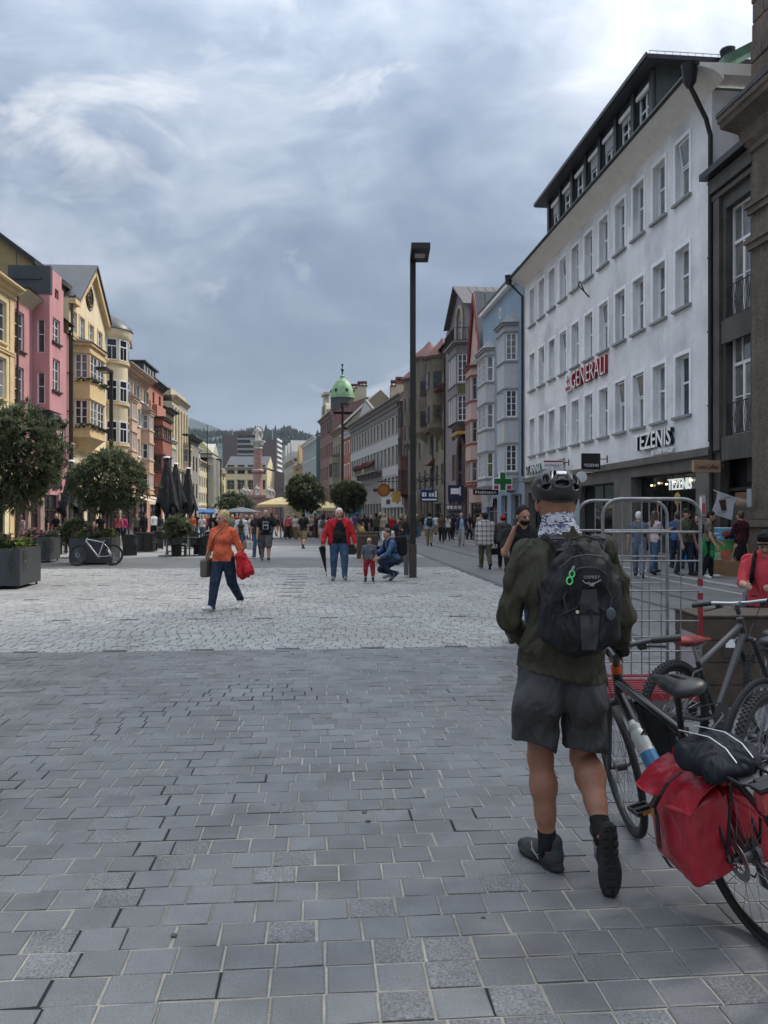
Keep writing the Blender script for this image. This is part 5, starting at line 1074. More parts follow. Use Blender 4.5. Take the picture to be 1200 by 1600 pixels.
for ur in (6.05, 7.05):
    m = MB()
    for a, c, mt_ in ((ur-.05, ur-.015, 0), (ur-.015, ur+.02, 1), (ur+.02, ur+.05, 0)): m.add([uv2w(a, 5, .0 if mt_ == 0 else -.002), uv2w(c, 5, .0 if mt_ == 0 else -.002), uv2w(c, 200, .0 if mt_ == 0 else -.002), uv2w(a, 200, .0 if mt_ == 0 else -.002)], [(0, 1, 2, 3)], mt_)
    tag(m.build('tram_rail', [mat('rail_steel', (.17, .165, .16), rough=.35, metal=.7), JDARK]), kind='structure')
m = MB(); m.add([uv2w(8.55, 5, .0), uv2w(8.67, 5, .0), uv2w(8.67, 200, .0), uv2w(8.55, 200, .0)], [(0, 1, 2, 3)]); tag(m.build('road_line', mat('guide_white', (.30, .30, .293), rough=.8, var=.1)), kind='structure')
# single stones: chamfered blocks with slightly worn, tilted tops
def stone(m, u0, u1, v0, v1, ch, r, mi=0):
    z = r.gauss(0, .0011); tx, ty = r.gauss(0, .0012), r.gauss(0, .0012); j = lambda: r.uniform(-.0025, .0025)
    o = [(u0+j(), v0+j()), (u1+j(), v0+j()), (u1+j(), v1+j()), (u0+j(), v1+j())]
    i = [(o[0][0]+ch, o[0][1]+ch), (o[1][0]-ch, o[1][1]+ch), (o[2][0]-ch, o[2][1]-ch), (o[3][0]+ch, o[3][1]-ch)]
    zz = [z+sx*tx+sy*ty for sx, sy in ((-1, -1), (1, -1), (1, 1), (-1, 1))]
    vs = [uv2w(p[0], p[1], -.02) for p in o]+[uv2w(o[k][0], o[k][1], zz[k]-ch*.45) for k in range(4)]+[uv2w(i[k][0], i[k][1], zz[k]) for k in range(4)]
    fs = [(8, 9, 10, 11)]+[(k, (k+1) % 4, (k+1) % 4+4, k+4) for k in range(4)]+[(k+4, (k+1) % 4+4, (k+1) % 4+8, k+8) for k in range(4)]
    m.add(vs, fs, mi)
r = random.Random(11); D = []; RH = .166; SW = .183
nrow = int((V1-2.0)/RH); cracks = []
for j in range(nrow):
    v0 = V1-(j+1)*RH; off = (SW*.5 if j % 2 else 0)+r.uniform(-.02, .02); u = -6.2+off
    while u < UE+1.75:
        w_ = SW*r.uniform(.94, 1.07); D.append((u+.005, u+w_-.005, v0+.005, v0+RH-.005)); u += w_
def dist_px(q):
    p = uv2w((q[0]+q[1])/2, (q[2]+q[3])/2); return p
vis = []
for q in D:
    p = dist_px(q)
    if p.y < .5: vis.append((1e9, q)); continue
    x = CX+F*p.x/p.y; v = HZ+CH*F/p.y; vis.append((p.y if (-30 < x < 1230 and v < 1640) else 1e6+p.y, q))
vis.sort(key=lambda t: t[0])
for k, (_, q) in enumerate(vis[:300]):
    c = uv2w((q[0]+q[1])/2, (q[2]+q[3])/2); m = MB(); stone(m, *q, .006, r); m.v = [(x-c.x, y-c.y, z) for x, y, z in m.v]
    m.build('paving_stone', DSTONE2 if r.random() < .13 else DSTONE, pav, loc=(c.x, c.y, 0))
m = MB()
for _, q in vis[300:]: stone(m, *q, .006, r, r.random() < .13)
m.build('paving_stones', [DSTONE, DSTONE2], pav)['kind'] = 'stuff'
# open, unmortared joints wandering through the near field
m = MB(); paths = [[(80, 1610), (130, 1500), (185, 1440), (250, 1300)], [(300, 1200), (262, 1250), (235, 1330)], [(150, 1140), (235, 1118), (300, 1098), (345, 1083), (470, 1083)], [(0, 1240), (55, 1200)]]
segs = []
for P in paths:
    for a, b_ in zip(P, P[1:]):
        for t in np.linspace(0, 1, 30): segs.append((a[0]+(b_[0]-a[0])*t, a[1]+(b_[1]-a[1])*t))
segs = np.array(segs)
for _, q in vis:
    p = uv2w(q[1]+.0055, (q[2]+q[3])/2)
    if p.y < 2: continue
    x = CX+F*p.x/p.y; v = HZ+CH*F/p.y; dd = np.hypot(segs[:, 0]-x, (segs[:, 1]-v)*1.6).min()
    if dd < 34*2.6/p.y+9:
        m.add([uv2w(q[1]-.001, q[2], -.0046), uv2w(q[1]+.012, q[2], -.0046), uv2w(q[1]+.012, q[3], -.0046), uv2w(q[1]-.001, q[3], -.0046)], [(0, 1, 2, 3)])
        if r.random() < .45: m.add([uv2w(q[0], q[3]-.001, -.0049), uv2w(q[1], q[3]-.001, -.0049), uv2w(q[1], q[3]+.012, -.0049), uv2w(q[0], q[3]+.012, -.0049)], [(0, 1, 2, 3)])
    elif r.random() < .02: m.add([uv2w(q[1]-.001, q[2], -.0046), uv2w(q[1]+.012, q[2], -.0046), uv2w(q[1]+.012, q[3], -.0046), uv2w(q[1]-.001, q[3], -.0046)], [(0, 1, 2, 3)])
m.build('open_joint', JDARK, pav)['kind'] = 'stuff'
STAIN = mat('gum_stain', (.045, .046, .047), rough=.7, var=.4, scale=30)
m = MB()
for k in range(16):
    y = 2.7+6.8*r.random()**1.3; x = r.uniform(-.52, .45)*y; rr = r.uniform(.006, .018)*(2.2 if k % 15 == 0 else 1); n = 9
    c = [(x+rr*r.uniform(.7, 1.2)*math.cos(6.283*i/n), y+rr*r.uniform(.7, 1.2)*math.sin(6.283*i/n)) for i in range(n)]; m.slab(c, -.001, .0019)
m.build('gum_spot', STAIN, pav)['kind'] = 'stuff'
# light granite setts
m = MB(); RH, SW = .125, .155; nrow = int((V2-V1)/RH)
for j in range(nrow):
    v0 = V1+j*RH; off = (SW*.5 if j % 2 else 0)+r.uniform(-.015, .015); half = .50*v0+1.5
    u = max(-14, -half)+off
    while u < UE-.1:
        w_ = SW*r.uniform(.93, 1.07); drk = 0
        stone(m, u+.006, min(u+w_, UE)-.006, v0+.006, v0+RH-.006, .005, r, drk); u += w_
m.build('paving_setts', LSTONE, lpav)['kind'] = 'stuff'
m = MB()
for v in (V1-.02, 12.55, 15.7, 18.8, 22.0, 24.8):
    for k in range(-12, 4):
        u = k*1.02+(.5 if int(v) % 2 else 0)
        if u < UE-.5: m.slab([tuple(uv2w(u, v)[:2]), tuple(uv2w(u+.28, v)[:2]), tuple(uv2w(u+.28, v+.09)[:2]), tuple(uv2w(u, v+.09)[:2])], -.01, .004)
for k in range(8):
    v = 16.0+k*.85; m.slab([tuple(uv2w(-.85, v)[:2]), tuple(uv2w(-.85+.5, v)[:2]), tuple(uv2w(-.85+.5, v+.1)[:2]), tuple(uv2w(-.85, v+.1)[:2])], -.01, .005)
m.build('drain_slot', SLOT, lpav)

# thin air haze round the whole scene
m = MB(); m.box(-7500, 7500, -120, 7000, -2.0, 900); hz_ = m.build('haze', bpy.data.materials.new('haze_air')); tag(hz_, 'pale blue haze that fills the valley air', 'haze', kind='stuff')
_h = bpy.data.materials['haze_air']; _h.use_nodes = True; _n = _h.node_tree; _n.nodes.remove(_n.nodes['Principled BSDF']); _v = _n.nodes.new('ShaderNodeVolumePrincipled'); _v.inputs['Density'].default_value = .00009; _v.inputs['Color'].default_value = (.72, .84, 1.0, 1); _n.links.new(_v.outputs[0], _n.nodes['Material Output'].inputs['Volume'])
# ------------------------------------------------ bodies: one continuous surface grown from a signed distance field
def _surface(D, ID, org, vox):
    """surface nets on a float grid; returns vertices, quads, a tag per quad"""
    nx, ny, nz = D.shape; S_ = D < 0
    c = [(i, j, k) for i in (0, 1) for j in (0, 1) for k in (0, 1)]
    sl = lambda A, i, j, k: A[i:nx-1+i, j:ny-1+j, k:nz-1+k]
    cnt = sum(sl(S_, *q).astype(np.int8) for q in c); act = (cnt > 0) & (cnt < 8)
    idx = -np.ones(act.shape, np.int64); I = np.argwhere(act); idx[act] = np.arange(len(I))
    acc = np.zeros((len(I), 3)); w = np.zeros(len(I))
    for a in range(3):
        for p in (0, 1):
            for q in (0, 1):
                o0 = [0, 0, 0]; o0[(a+1) % 3] = p; o0[(a+2) % 3] = q; o1 = list(o0); o1[a] = 1
                A = I+o0; B = I+o1; d0 = D[A[:, 0], A[:, 1], A[:, 2]]; d1 = D[B[:, 0], B[:, 1], B[:, 2]]
                m = (d0 < 0) != (d1 < 0); t = np.where(m, d0/np.where(m, d0-d1, 1), 0)
                P = np.array(o0, float)[None, :].repeat(len(I), 0); P[:, a] = t; acc[m] += P[m]; w += m
    V = org+(I+acc/w[:, None])*vox
    tags = ID[I[:, 0], I[:, 1], I[:, 2]]
    F_ = []
    for a in range(3):
        b, d = (a+1) % 3, (a+2) % 3
        s0 = [slice(0, n-1) for n in D.shape]; s1 = list(s0)
        s0[a] = slice(0, D.shape[a]-1); s1[a] = slice(1, D.shape[a])
        A, B = S_[tuple(s0)], S_[tuple(s1)]
        for inside in (True, False):
            E = np.argwhere((A == inside) & (B != inside)); E = E[(E[:, b] > 0) & (E[:, d] > 0)]
            if not len(E): continue
            q = []
            for p, r_ in ((0, 0), (1, 0), (1, 1), (0, 1)):
                X = E.copy(); X[:, b] -= p; X[:, d] -= r_; q.append(idx[X[:, 0], X[:, 1], X[:, 2]])
            q = np.stack(q, 1); F_.append(q if inside else q[:, ::-1])
    F_ = np.concatenate(F_); F_ = F_[(F_ >= 0).all(1)]
    return V, F_, tags[F_[:, 0]]
class SDF:
    def __init__(s): s.p = []
    def cap(s, a, b, ra, rb, tag=0, k=.02, sq=None): s.p.append(('c', np.array(a, float), np.array(b, float), ra, rb, tag, k, np.array(sq or (1, 1, 1), float))); return s
    def ell(s, c, r, tag=0, k=.02, rot=None): s.p.append(('e', np.array(c, float), np.array(r, float), rot, 0, tag, k, None)); return s
    def box(s, c, h, rad, tag=0, k=.01, rot=None): s.p.append(('b', np.array(c, float), np.array(h, float), rot, rad, tag, k, None)); return s
    def cut(s, c, r, rot=None): s.p.append(('x', np.array(c, float), np.array(r, float), rot, 0, 0, .01, None)); return s
    def mesh(s, name, mats, vox, wr=None, retag=None):
        lo = np.full(3, 1e9); hi = -lo; bb = []
        for q in s.p:
            if q[0] == 'c': l = np.minimum(q[1]-q[3], q[2]-q[4]); h = np.maximum(q[1]+q[3], q[2]+q[4])
            elif q[0] == 'b': e = np.linalg.norm(q[2])+q[4] if q[3] is not None else q[2]+q[4]; l = q[1]-e; h = q[1]+e
            else: e = q[2].max() if q[3] is not None else q[2]; l = q[1]-e; h = q[1]+e
            l = l-q[6]-2.5*vox; h = h+q[6]+2.5*vox; bb.append((l, h))
            if q[0] != 'x': lo = np.minimum(lo, l); hi = np.maximum(hi, h)
        n = np.ceil((hi-lo)/vox).astype(int)+2
        D = np.full(n, 9.0, np.float32); M = np.full(n, 9.0, np.float32); ID = np.zeros(n, np.int8)
        cuts = []; ax = [lo[i]+np.arange(n[i])*vox for i in range(3)]
        for q, (l, h) in zip(s.p, bb):
            i0 = np.maximum(((l-lo)/vox).astype(int), 0); i1 = np.minimum(((h-lo)/vox).astype(int)+2, n)
            if (i1 <= i0).any(): continue
            sl = tuple(slice(a, b) for a, b in zip(i0, i1))
            X = np.stack(np.meshgrid(*[ax[i][sl[i]] for i in range(3)], indexing='ij'), -1)
            if q[0] == 'c':
                sq = q[7]; a = q[1]/sq; ba = q[2]/sq-a; P = X/sq-a; t = np.clip((P@ba)/max(ba@ba, 1e-9), 0, 1)
                d = (np.linalg.norm(P-t[..., None]*ba, axis=-1)-(q[3]+t*(q[4]-q[3])))*sq.min()
            else:
                P = X-q[1]
                if q[3] is not None: P = P@np.array(q[3])
                if q[0] == 'b':
                    e = np.abs(P)-q[2]; d = np.linalg.norm(np.maximum(e, 0), axis=-1)+np.minimum(e.max(-1), 0)-q[4]
                else:
                    k0 = np.linalg.norm(P/q[2], axis=-1); k1 = np.linalg.norm(P/q[2]**2, axis=-1)+1e-9; d = k0*(k0-1)/k1
            if q[0] == 'x': cuts.append((sl, -d)); continue
            d = d.astype(np.float32); d0 = D[sl]; k = q[6]; hh = np.clip(.5+.5*(d0-d)/k, 0, 1)
            D[sl] = np.where(d0 > 8, d, d0*(1-hh)+d*hh-k*hh*(1-hh))
            m = d < M[sl]; M[sl] = np.where(m, d, M[sl]); ID[sl] = np.where(m, q[5], ID[sl])
        if wr is not None:
            amp, freq, tags = wr; X = np.stack(np.meshgrid(*ax, indexing='ij'), -1); near = np.abs(D) < .05; Xn = X[near]; r_ = random.Random(5); f = 0
            for q in range(4):
                v = np.array([r_.gauss(0, 1), r_.gauss(0, 1), r_.gauss(0, .8)]); v /= np.linalg.norm(v); v *= freq*r_.uniform(.6, 1.7)
                f = f+np.abs(np.sin(Xn@v+r_.uniform(0, 6)+1.2*np.sin(Xn@(v[[1, 2, 0]]*.6))))
            f = f/4-.62; dn = D[near]; tn = ID[near]; mk = np.isin(tn, tags); dn[mk] += (amp*f[mk]).astype(np.float32)*2; D[near] = dn
        for sl, d in cuts: D[sl] = np.maximum(D[sl], d)      # hems and openings stay clean
        V, Fq, T = _surface(D, ID, lo, vox)
        if retag: T = retag(V[Fq].mean(1), T)
        me = bpy.data.meshes.new(name); nv, nf = len(V), len(Fq)
        me.vertices.add(nv); me.vertices.foreach_set('co', V.astype(np.float32).ravel()); me.loops.add(nf*4); me.loops.foreach_set('vertex_index', Fq.astype(np.int32).ravel())
        me.polygons.add(nf); me.polygons.foreach_set('loop_start', np.arange(nf, dtype=np.int32)*4); me.polygons.foreach_set('loop_total', np.full(nf, 4, np.int32))
        for m in mats: me.materials.append(m)
        me.polygons.foreach_set('material_index', T.astype(np.int32)); me.polygons.foreach_set('use_smooth', np.ones(nf, bool)); me.update(calc_edges=True); me.validate(); return me
# ------------------------------------------------ people
def cloth(name, rgb, var=.12, rough=.9): return mat('cloth_'+name, rgb, rough=rough, var=var, scale=9, spec=.25, fold=(.0075, (9, 9, 4)))
SKIN = mat('skin', (.42, .235, .165), rough=.55, var=.08, scale=20, spec=.4); SKIN2 = mat('tanned_skin', (.30, .155, .10), rough=.55, var=.1, scale=20, spec=.4)
HAIRS = {'blonde': mat('hair_blonde', (.42, .29, .13), rough=.6, var=.3, scale=40, bump=.006, bscale=150), 'white': mat('hair_white', (.55, .54, .52), rough=.6, var=.2, scale=40, bump=.006, bscale=150),
         'brown': mat('hair_brown', (.06, .035, .02), rough=.55, var=.3, scale=40, bump=.006, bscale=150), 'black': mat('hair_black', (.014, .011, .01), rough=.75, var=.3, scale=40, bump=.006, bscale=150, spec=.2), 'grey': mat('hair_grey', (.25, .24, .23), rough=.6, var=.3, scale=40, bump=.006, bscale=150)}
EYE = mat('eye_dark', (.02, .015, .012), rough=.3); LIP = mat('lip', (.28, .09, .08), rough=.5)
def rotx(v, a): c, s = math.cos(a), math.sin(a); return np.array([v[0], v[1]*c-v[2]*s, v[1]*s+v[2]*c])
def rotz(v, a): c, s = math.cos(a), math.sin(a); return np.array([v[0]*c-v[1]*s, v[0]*s+v[1]*c, v[2]])
NP = 0
def person(label, x, y, face=0, H=1.72, shirt=None, trou=None, shoe=None, hair='brown', style='short', skin=None, sleeve=.5, leg=2.0, jacket=None, arms=((8, 8, 12), (8, 8, 12)), legs=((14, 4), (-10, 14)),
           lean=3, head=(0, 0), w=1.0, bust=0, belly=0, vox=.016, group=None, skirt=False, capm=None, fine=None, z=0, hem=.50, name='person', socks=None, inward=(0, 0), collar=None, spread=.0):
    """build one figure; front is -y before turning; arms/legs are (left, right): arm=(swing, out, elbow), leg=(thigh, knee)"""
    global NP; NP += 1
    fine = vox <= .0135 if fine is None else fine
    skin = skin or SKIN; shirt = shirt or cloth('grey', (.2, .2, .2)); trou = trou or cloth('navy', (.02, .025, .045)); shoe = shoe or BLACKP
    hm = HAIRS[hair]; mats = [skin, shirt, trou, shoe, jacket or shirt, hm, EYE, LIP, socks or skin, capm or hm, collar or shirt]
    s = SDF(); h = H; pel = np.array([0, 0, .53*h]); la = R(lean)
    up = lambda q: rotx(np.array(q, float)*h-pel, la)+pel
    K = .016
    # legs
    low = []
    for i, sd_ in enumerate((1, -1)):
        a, kb = R(legs[i][0]), R(legs[i][1]); hip = np.array([sd_*.052*h*w, 0, .515*h]); sp = sd_*spread
        d1 = np.array([math.sin(sp), -math.sin(a)*math.cos(sp), -math.cos(a)*math.cos(sp)]); knee = hip+d1*.245*h; a2 = a-kb; d2 = np.array([sp*.2, -math.sin(a2), -math.cos(a2)]); ank = knee+d2*.235*h
        p = (-a2)*.85 if a2 < 0 else -a2*.6; p = min(p, 1.25) if len(legs[i]) < 3 else R(legs[i][2]); fd = np.array([sd_*.10, -math.cos(p), -math.sin(p)]); up_f = np.array([0, -math.sin(p), math.cos(p)])
        toe = ank+fd*.105*h-up_f*.022*h; heel = ank-fd*.03*h-up_f*.022*h
        tl, cl = .062*h*w, .044*h*(.5+.5*w)
        def seg(A, B, ra, rb, t0, t1, tg, extra): s.cap(A+(B-A)*t0, A+(B-A)*t1, ra+(rb-ra)*t0+extra, ra+(rb-ra)*t1+extra, tg, K)
        if not skirt:
            tt = min(leg, 1.0); seg(hip, knee, tl, cl, 0, tt, 2, .006*h+(.012*h*tt if leg < 1.2 else 0))
            if leg < 1: seg(hip, knee, tl, cl, tt-.05, 1, 0, 0)
            if leg > 1: seg(knee, ank, cl*.98, .030*h, 0, leg-1, 2, .006*h)
        else: seg(hip, knee, tl, cl, .3, 1, 0, 0)
        calf = knee+(ank-knee)*.32+np.array([0, .008*h, 0])
        if leg < 2 or skirt:
            s.cap(knee, calf, cl*.88, cl*.92, 0, K); s.cap(calf, ank, cl*.90, .023*h, 0, K)
            if socks: s.cap(ank+(knee-ank)*.18, ank, .028*h, .026*h, 8, .006)
        s.cap(heel+up_f*.01*h, toe, .027*h, .021*h, 3, .012, (1, 1, 1)); s.cap(ank, heel+up_f*.012*h, .027*h, .026*h, 3, .012); s.ell(toe+fd*.008*h, (.024*h, .026*h, .02*h), 3, .012)
        low.append(min(heel[2]-.017*h, toe[2]-.021*h))
    # torso
    s.cap((-.04*h*w, 0, .53*h), (.04*h*w, 0, .53*h), .074*h, .074*h, 2, K, (1, .82, 1))
    if skirt: s.cap(np.array([0, 0, .56*h]), np.array([0, 0, .30*h]), .08*h, .125*h, 2, K, (1, .75, 1))
    s.cap(up((0, .0, hem+.06)), up((0, 0, .69)), .088*h*w, .085*h*w, 1, .03, (1, .76, 1)); s.cap(up((-.045*w, 0, hem+.055)), up((.045*w, 0, hem+.055)), .072*h, .072*h, 1, K, (1, .82, 1))
    s.cap(up((-.048*w, .004, .74)), up((.048*w, .004, .74)), .082*h, .082*h, 1, .03, (1, .80, 1)); [s.cap(up((0, .010, .806)), up((sd_*.094*w, .008, .786)), .040*h, .043*h, 1, .03) for sd_ in (1, -1)]
    s.cap(up((-.04, .012, .825)), up((.04, .012, .825)), .036*h, .036*h, 1, .03)
    if bust:
        for sd_ in (1, -1): s.ell(up((sd_*.038, -.055, .715)), (.046*h, .046*h*bust, .044*h), 1, .045)
    if belly: s.ell(up((0, -.035, .60)), (.085*h*w, .075*h*belly, .085*h), 1, .04)
    if jacket is not None:
        for sd_ in (1, -1):
            s.cap(up((sd_*.090*w, .0, .78)), up((sd_*.108*w, .004, hem+.02)), .050*h, .052*h, 4, .010, (.72, 1.38, 1)); s.cap(up((sd_*.03, .04, .80)), up((sd_*.035, .045, hem+.02)), .062*h, .06*h, 4, .02, (1.1, .75, 1))
            s.cap(up((sd_*.055, .0, .828)), up((sd_*.11*w, .005, .795)), .034*h, .048*h, 4, .02); s.cap(up((sd_*.055, -.03, .815)), up((sd_*.082, -.06, .74)), .018*h, .018*h, 4, .01)
    # neck, head
    hy, hp = R(head[0]), R(head[1]); N0 = np.array(up((0, .012, .845))); 
    def hd(q):
        v = (np.array(q)-np.array([0, .012, .845]))*h; v = rotx(v, hp); v = rotz(v, hy); return N0+rotx(v, la)
    s.cap(up((0, .014, .80)), hd((0, .004, .88)), .037*h, .034*h, 0, .012)
    s.ell(hd((0, .000, .930)), (.046*h, .057*h, .060*h), 0, .01); s.ell(hd((0, -.020, .895)), (.036*h, .038*h, .036*h), 0, .02); s.cap(hd((0, -.032, .878)), hd((0, -.042, .875)), .015*h, .012*h, 0, .015)
    if collar is not None: s.cap(up((0, .014, .81)), up((0, .006, .855)), .044*h, .042*h, 10, .006)
    if fine:
        s.cap(hd((0, -.055, .922)), hd((0, -.070, .902)), .006*h, .011*h, 0, .008); s.cap(hd((-.02, -.050, .932)), hd((.02, -.050, .932)), .008*h, .008*h, 0, .008)
        for sd_ in (1, -1): s.ell(hd((sd_*.047, .004, .912)), (.008*h, .016*h, .02*h), 0, .005); s.ell(hd((sd_*.018, -.0535, .921)), (.008*h, .006*h, .005*h), 6, .001)
        s.cap(hd((-.011, -.0545, .885)), hd((.011, -.0545, .885)), .0052*h, .0052*h, 7, .003)
    hs = SDF() if vox < .021 else s; ht = 0 if vox < .021 else 5; ct = 1 if vox < .021 else 9; hk = .008
    if style not in ('bald', 'none'):
        g = 1.1
        hs.ell(hd((0, .012, .944)), (.047*h*g, .054*h*g, .055*h*g), ht, hk)
        if style == 'short': hs.ell(hd((0, .026, .915)), (.046*h, .040*h, .042*h), ht, hk)
        if style in ('long', 'tail'): hs.ell(hd((0, .024, .91)), (.050*h, .042*h, .05*h), ht, .02); hs.cap(hd((0, .038, .90)), up((0, .065, .76)), .040*h if style == 'long' else .022*h, .024*h if style == 'long' else .012*h, ht, .02, (1.2, .8, 1))
        if style == 'long':
            for sd_ in (1, -1): hs.cap(hd((sd_*.042, .01, .93)), up((sd_*.055, .02, .80)), .02*h, .018*h, ht, .02)
        if style == 'bun': hs.ell(hd((0, .026, .915)), (.046*h, .040*h, .042*h), ht, hk); hs.ell(hd((0, .055, .97)), (.026*h, .026*h, .026*h), ht, hk)
        if style == 'curly':
            hs.ell(hd((0, .026, .92)), (.052*h, .045*h, .046*h), ht, hk)
            r_ = random.Random(NP)
            for q in range(26): a_, e_ = r_.uniform(0, 6.3), r_.uniform(.1, 1.4); hs.ell(hd((.048*math.cos(a_)*math.cos(e_), .012+.058*math.sin(a_)*math.cos(e_)*(1 if math.sin(a_) > 0 else .75), .945+.055*math.sin(e_))), (.013*h,)*3, ht, .004)
        if style == 'cap':
            hs.ell(hd((0, .026, .912)), (.047*h, .040*h, .036*h), ht, hk); hs.ell(hd((0, .006, .955)), (.055*h, .064*h, .046*h), ct, .004); hs.cap(hd((-.022, -.062, .945)), hd((.022, -.062, .945)), .028*h, .028*h, ct, .003, (1, 1, .25))
        if style == 'headscarf': hs.ell(hd((0, .008, .95)), (.055*h, .064*h, .055*h), ct, .004)
        if hs is not s:
            hs.cut(hd((0, -.075, .905)), (.062*h, .058*h, .045*h)) if style != 'cap' else None
    # arms
    hands = []
    for i, sd_ in enumerate((1, -1)):
        a, o, e = [R(q) for q in arms[i][:3]]; inw = R(inward[i]); sh = up((sd_*.108*w, .008, .786)); 
        du = rotx(np.array([sd_*math.sin(o), -math.sin(a)*math.cos(o), -math.cos(a)*math.cos(o)]), la); elb = sh+du*.172*h
        o2 = o*.4-inw; df = rotx(np.array([sd_*math.sin(o2), -math.sin(a+e)*math.cos(o2), -math.cos(a+e)*math.cos(o2)]), la); wr = elb+df*.148*h
        tg = 4 if jacket is not None else 1; ex = .012*h if jacket is not None else .006*h; ra, rb, rc = .034*h*w, .027*h, .018*h; sv = 2 if jacket is not None else sleeve
        t = min(sv, 1); s.cap(sh, sh+(elb-sh)*t, ra+ex, ra+(rb-ra)*t+ex*1.3, tg, .02)
        if sv < 1: s.cap(sh+(elb-sh)*max(t-.1, 0), elb, ra*.92, rb, 0, .006)
        if sv > 1: t2 = min(sv-1, .97); s.cap(elb, elb+(wr-elb)*t2, rb+ex, rb+(rc-rb)*t2+ex, tg, .012)
        if sv < 1.9: s.cap(elb+(wr-elb)*max(sv-1.05, 0), wr, rb*.95, rc, 0, .006)
        s.cap(wr-df*.01*h, wr+df*.02*h, rc*.95, rc, 0, .008)
        hp_ = wr+df*.045*h; s.ell(hp_-df*.005*h, (.013*h, .02*h, .028*h), 0, .01, None)
        side = np.cross(df, [1, 0, 0]); side /= np.linalg.norm(side)+1e-9
        if fine:
            for q in range(4):
                o_ = side*(q-1.5)*.0105*h; L_ = (.034, .04, .037, .03)[q]*h; b0 = hp_+o_+df*.012*h; b1 = b0+df*L_*.55; b2 = b1+(df*.8-np.array([sd_*.5, 0, 0]))*L_*.5; s.cap(b0, b1, .0062*h, .0056*h, 0, .002); s.cap(b1, b2, .0056*h, .0046*h, 0, .002)
            t0 = hp_-df*.02*h+side*.016*h; t1 = t0+(side*.8+df*.8)*.02*h; s.cap(t0, t1, .0075*h, .0065*h, 0, .004); s.cap(t1, t1+df*.018*h, .0062*h, .005*h, 0, .003)
        else: s.cap(hp_, hp_+df*.035*h, .014*h, .010*h, 0, .008)
        hands.append(hp_+df*.02*h)
    off = -min(low)
    def retag(C, T):
        q = (C-pel); c_, s_ = math.cos(-la), math.sin(-la); yy = q[:, 1]*c_-q[:, 2]*s_; zz = q[:, 1]*s_+q[:, 2]*c_
        m = np.isin(T, (1, 2)) & (np.abs(C[:, 0]) < .108*h*w) & (np.abs(yy) < .13*h) & (np.abs(zz-(hem-.53)*h) < .06*h)
        T = T.copy(); T[m] = np.where(zz[m] > (hem-.53)*h, 1, 2); return T
    up_ok = max(legs[0][0], legs[1][0]) < 50
    me = s.mesh('body', mats, vox, wr=(.004*h/1.7, 26/h*1.7, [1, 2, 4]) if fine else None, retag=retag if up_ok else None)
    root = thing(name, label, 'person', (x, y, z), R(face), group)
    b_ = place('body', me, root, (0, 0, off))
    if hs is not s and hs.p: place('hair' if style not in ('cap', 'headscarf') else 'cap', hs.mesh('hair', [hm, capm or hm], vox*.8), root, (0, 0, off))
    Rz = Matrix.Translation((x, y, z+off)) @ Matrix.Rotation(R(face), 4, 'Z')
    return dict(root=root, hands=[Rz @ Vector(v) for v in hands], back=Rz @ Vector(up((0, .085*w, .72))), chest=Rz @ Vector(up((0, -.07, .72))), M=Rz, lean=la, H=h, off=off, up=up, pel=pel, hipL=Rz @ Vector((.10*h*w, 0, .52*h)), hipR=Rz @ Vector((-.10*h*w, 0, .52*h)), shL=Rz @ Vector(up((.06, 0, .845))), shR=Rz @ Vector(up((-.06, 0, .845))))
def backpack(label, P, col, w=.28, h=.42, d=.15, vox=.016, group='backpacks worn by people in the street', front=False):
    H = P['H']; o = thing('backpack', label, 'backpack', P['M'].translation, P['root'].rotation_euler.z, group)
    s = SDF(); c = P['up']((0, .085, .705))*1.0; c = np.array(c)+np.array([0, d*.5+.01, 0]); s.box(c, (w/2-.05, d/2-.045, h/2-.06), .05, 0, .02); s.box(c+np.array([0, d*.45, -h*.14]), (w/2-.07, .02, h*.2), .03, 0, .01)
    place('bag', s.mesh('bag', [col], vox), o)
    m = MB()
    for sd_ in (1, -1):
        pts = [P['up']((sd_*.06, .07, .80)), P['up']((sd_*.065, .02, .852)), P['up']((sd_*.068, -.05, .825)), P['up']((sd_*.075, -.078, .74)), P['up']((sd_*.09, -.05, .66)), P['up']((sd_*.085, .05, .62))]
        m.tube([Vector(p)*1.0 for p in pts], .018, 6)
    m.build('strap', col, o, smooth=50); return o
# ------------------------------------------------ street furniture
POLE = mat('lamp_brown_metal', (.024, .020, .018), rough=.45, var=.2, metal=.3); CORTEN = mat('corten_brown', (.055, .040, .030), rough=.7, var=.25, scale=4)
def lamp(label, x, y, h=8.7, side=1, rz=0, base=False):
    o = thing('street_lamp', label, 'street lamp', (x, y, 0), rz, 'street lamps along the plaza')
    m = MB(); m.bbox(-.075, .075, -.075, .075, 0, h-.12, .012); m.build('pole', POLE, o)
    m = MB(); x0, x1 = (-.075, .40) if side > 0 else (-.40, .075); m.bbox(x0, x1, -.98, .12, h-.16, h, .015); m.build('lamp_head', POLE, o)
    m = MB(); m.box((x0+x1)/2-.13, (x0+x1)/2+.13, -.62, -.28, h-.168, h-.158); m.build('lens', mat('lamp_lens', (.35, .35, .36), rough=.25), o)
    m = MB()
    for k in range(9): m.tube([(x0+.03+k*.052, -.3, h), (x0+.03+k*.052, -.3+.03*(-1)**k, h+.12)], .003, 4)
    m.build('bird_spikes', STEEL, o)
    m = MB(); m.bbox(-.095, .095, -.105, .095, 0, .86, .008); m.build('base_box', CORTEN, o)
    return o
lamp('tall dark street lamp standing beside the crouching person, nearest of the lamps', .75, 20.8, h=8.38, side=1)
lamp('dark street lamp in front of the yellow gabled house', -13.3, 39, side=-1)
lamp('dark street lamp in front of the orange house, beside the yellow parasol', -2.65, 51, side=1)
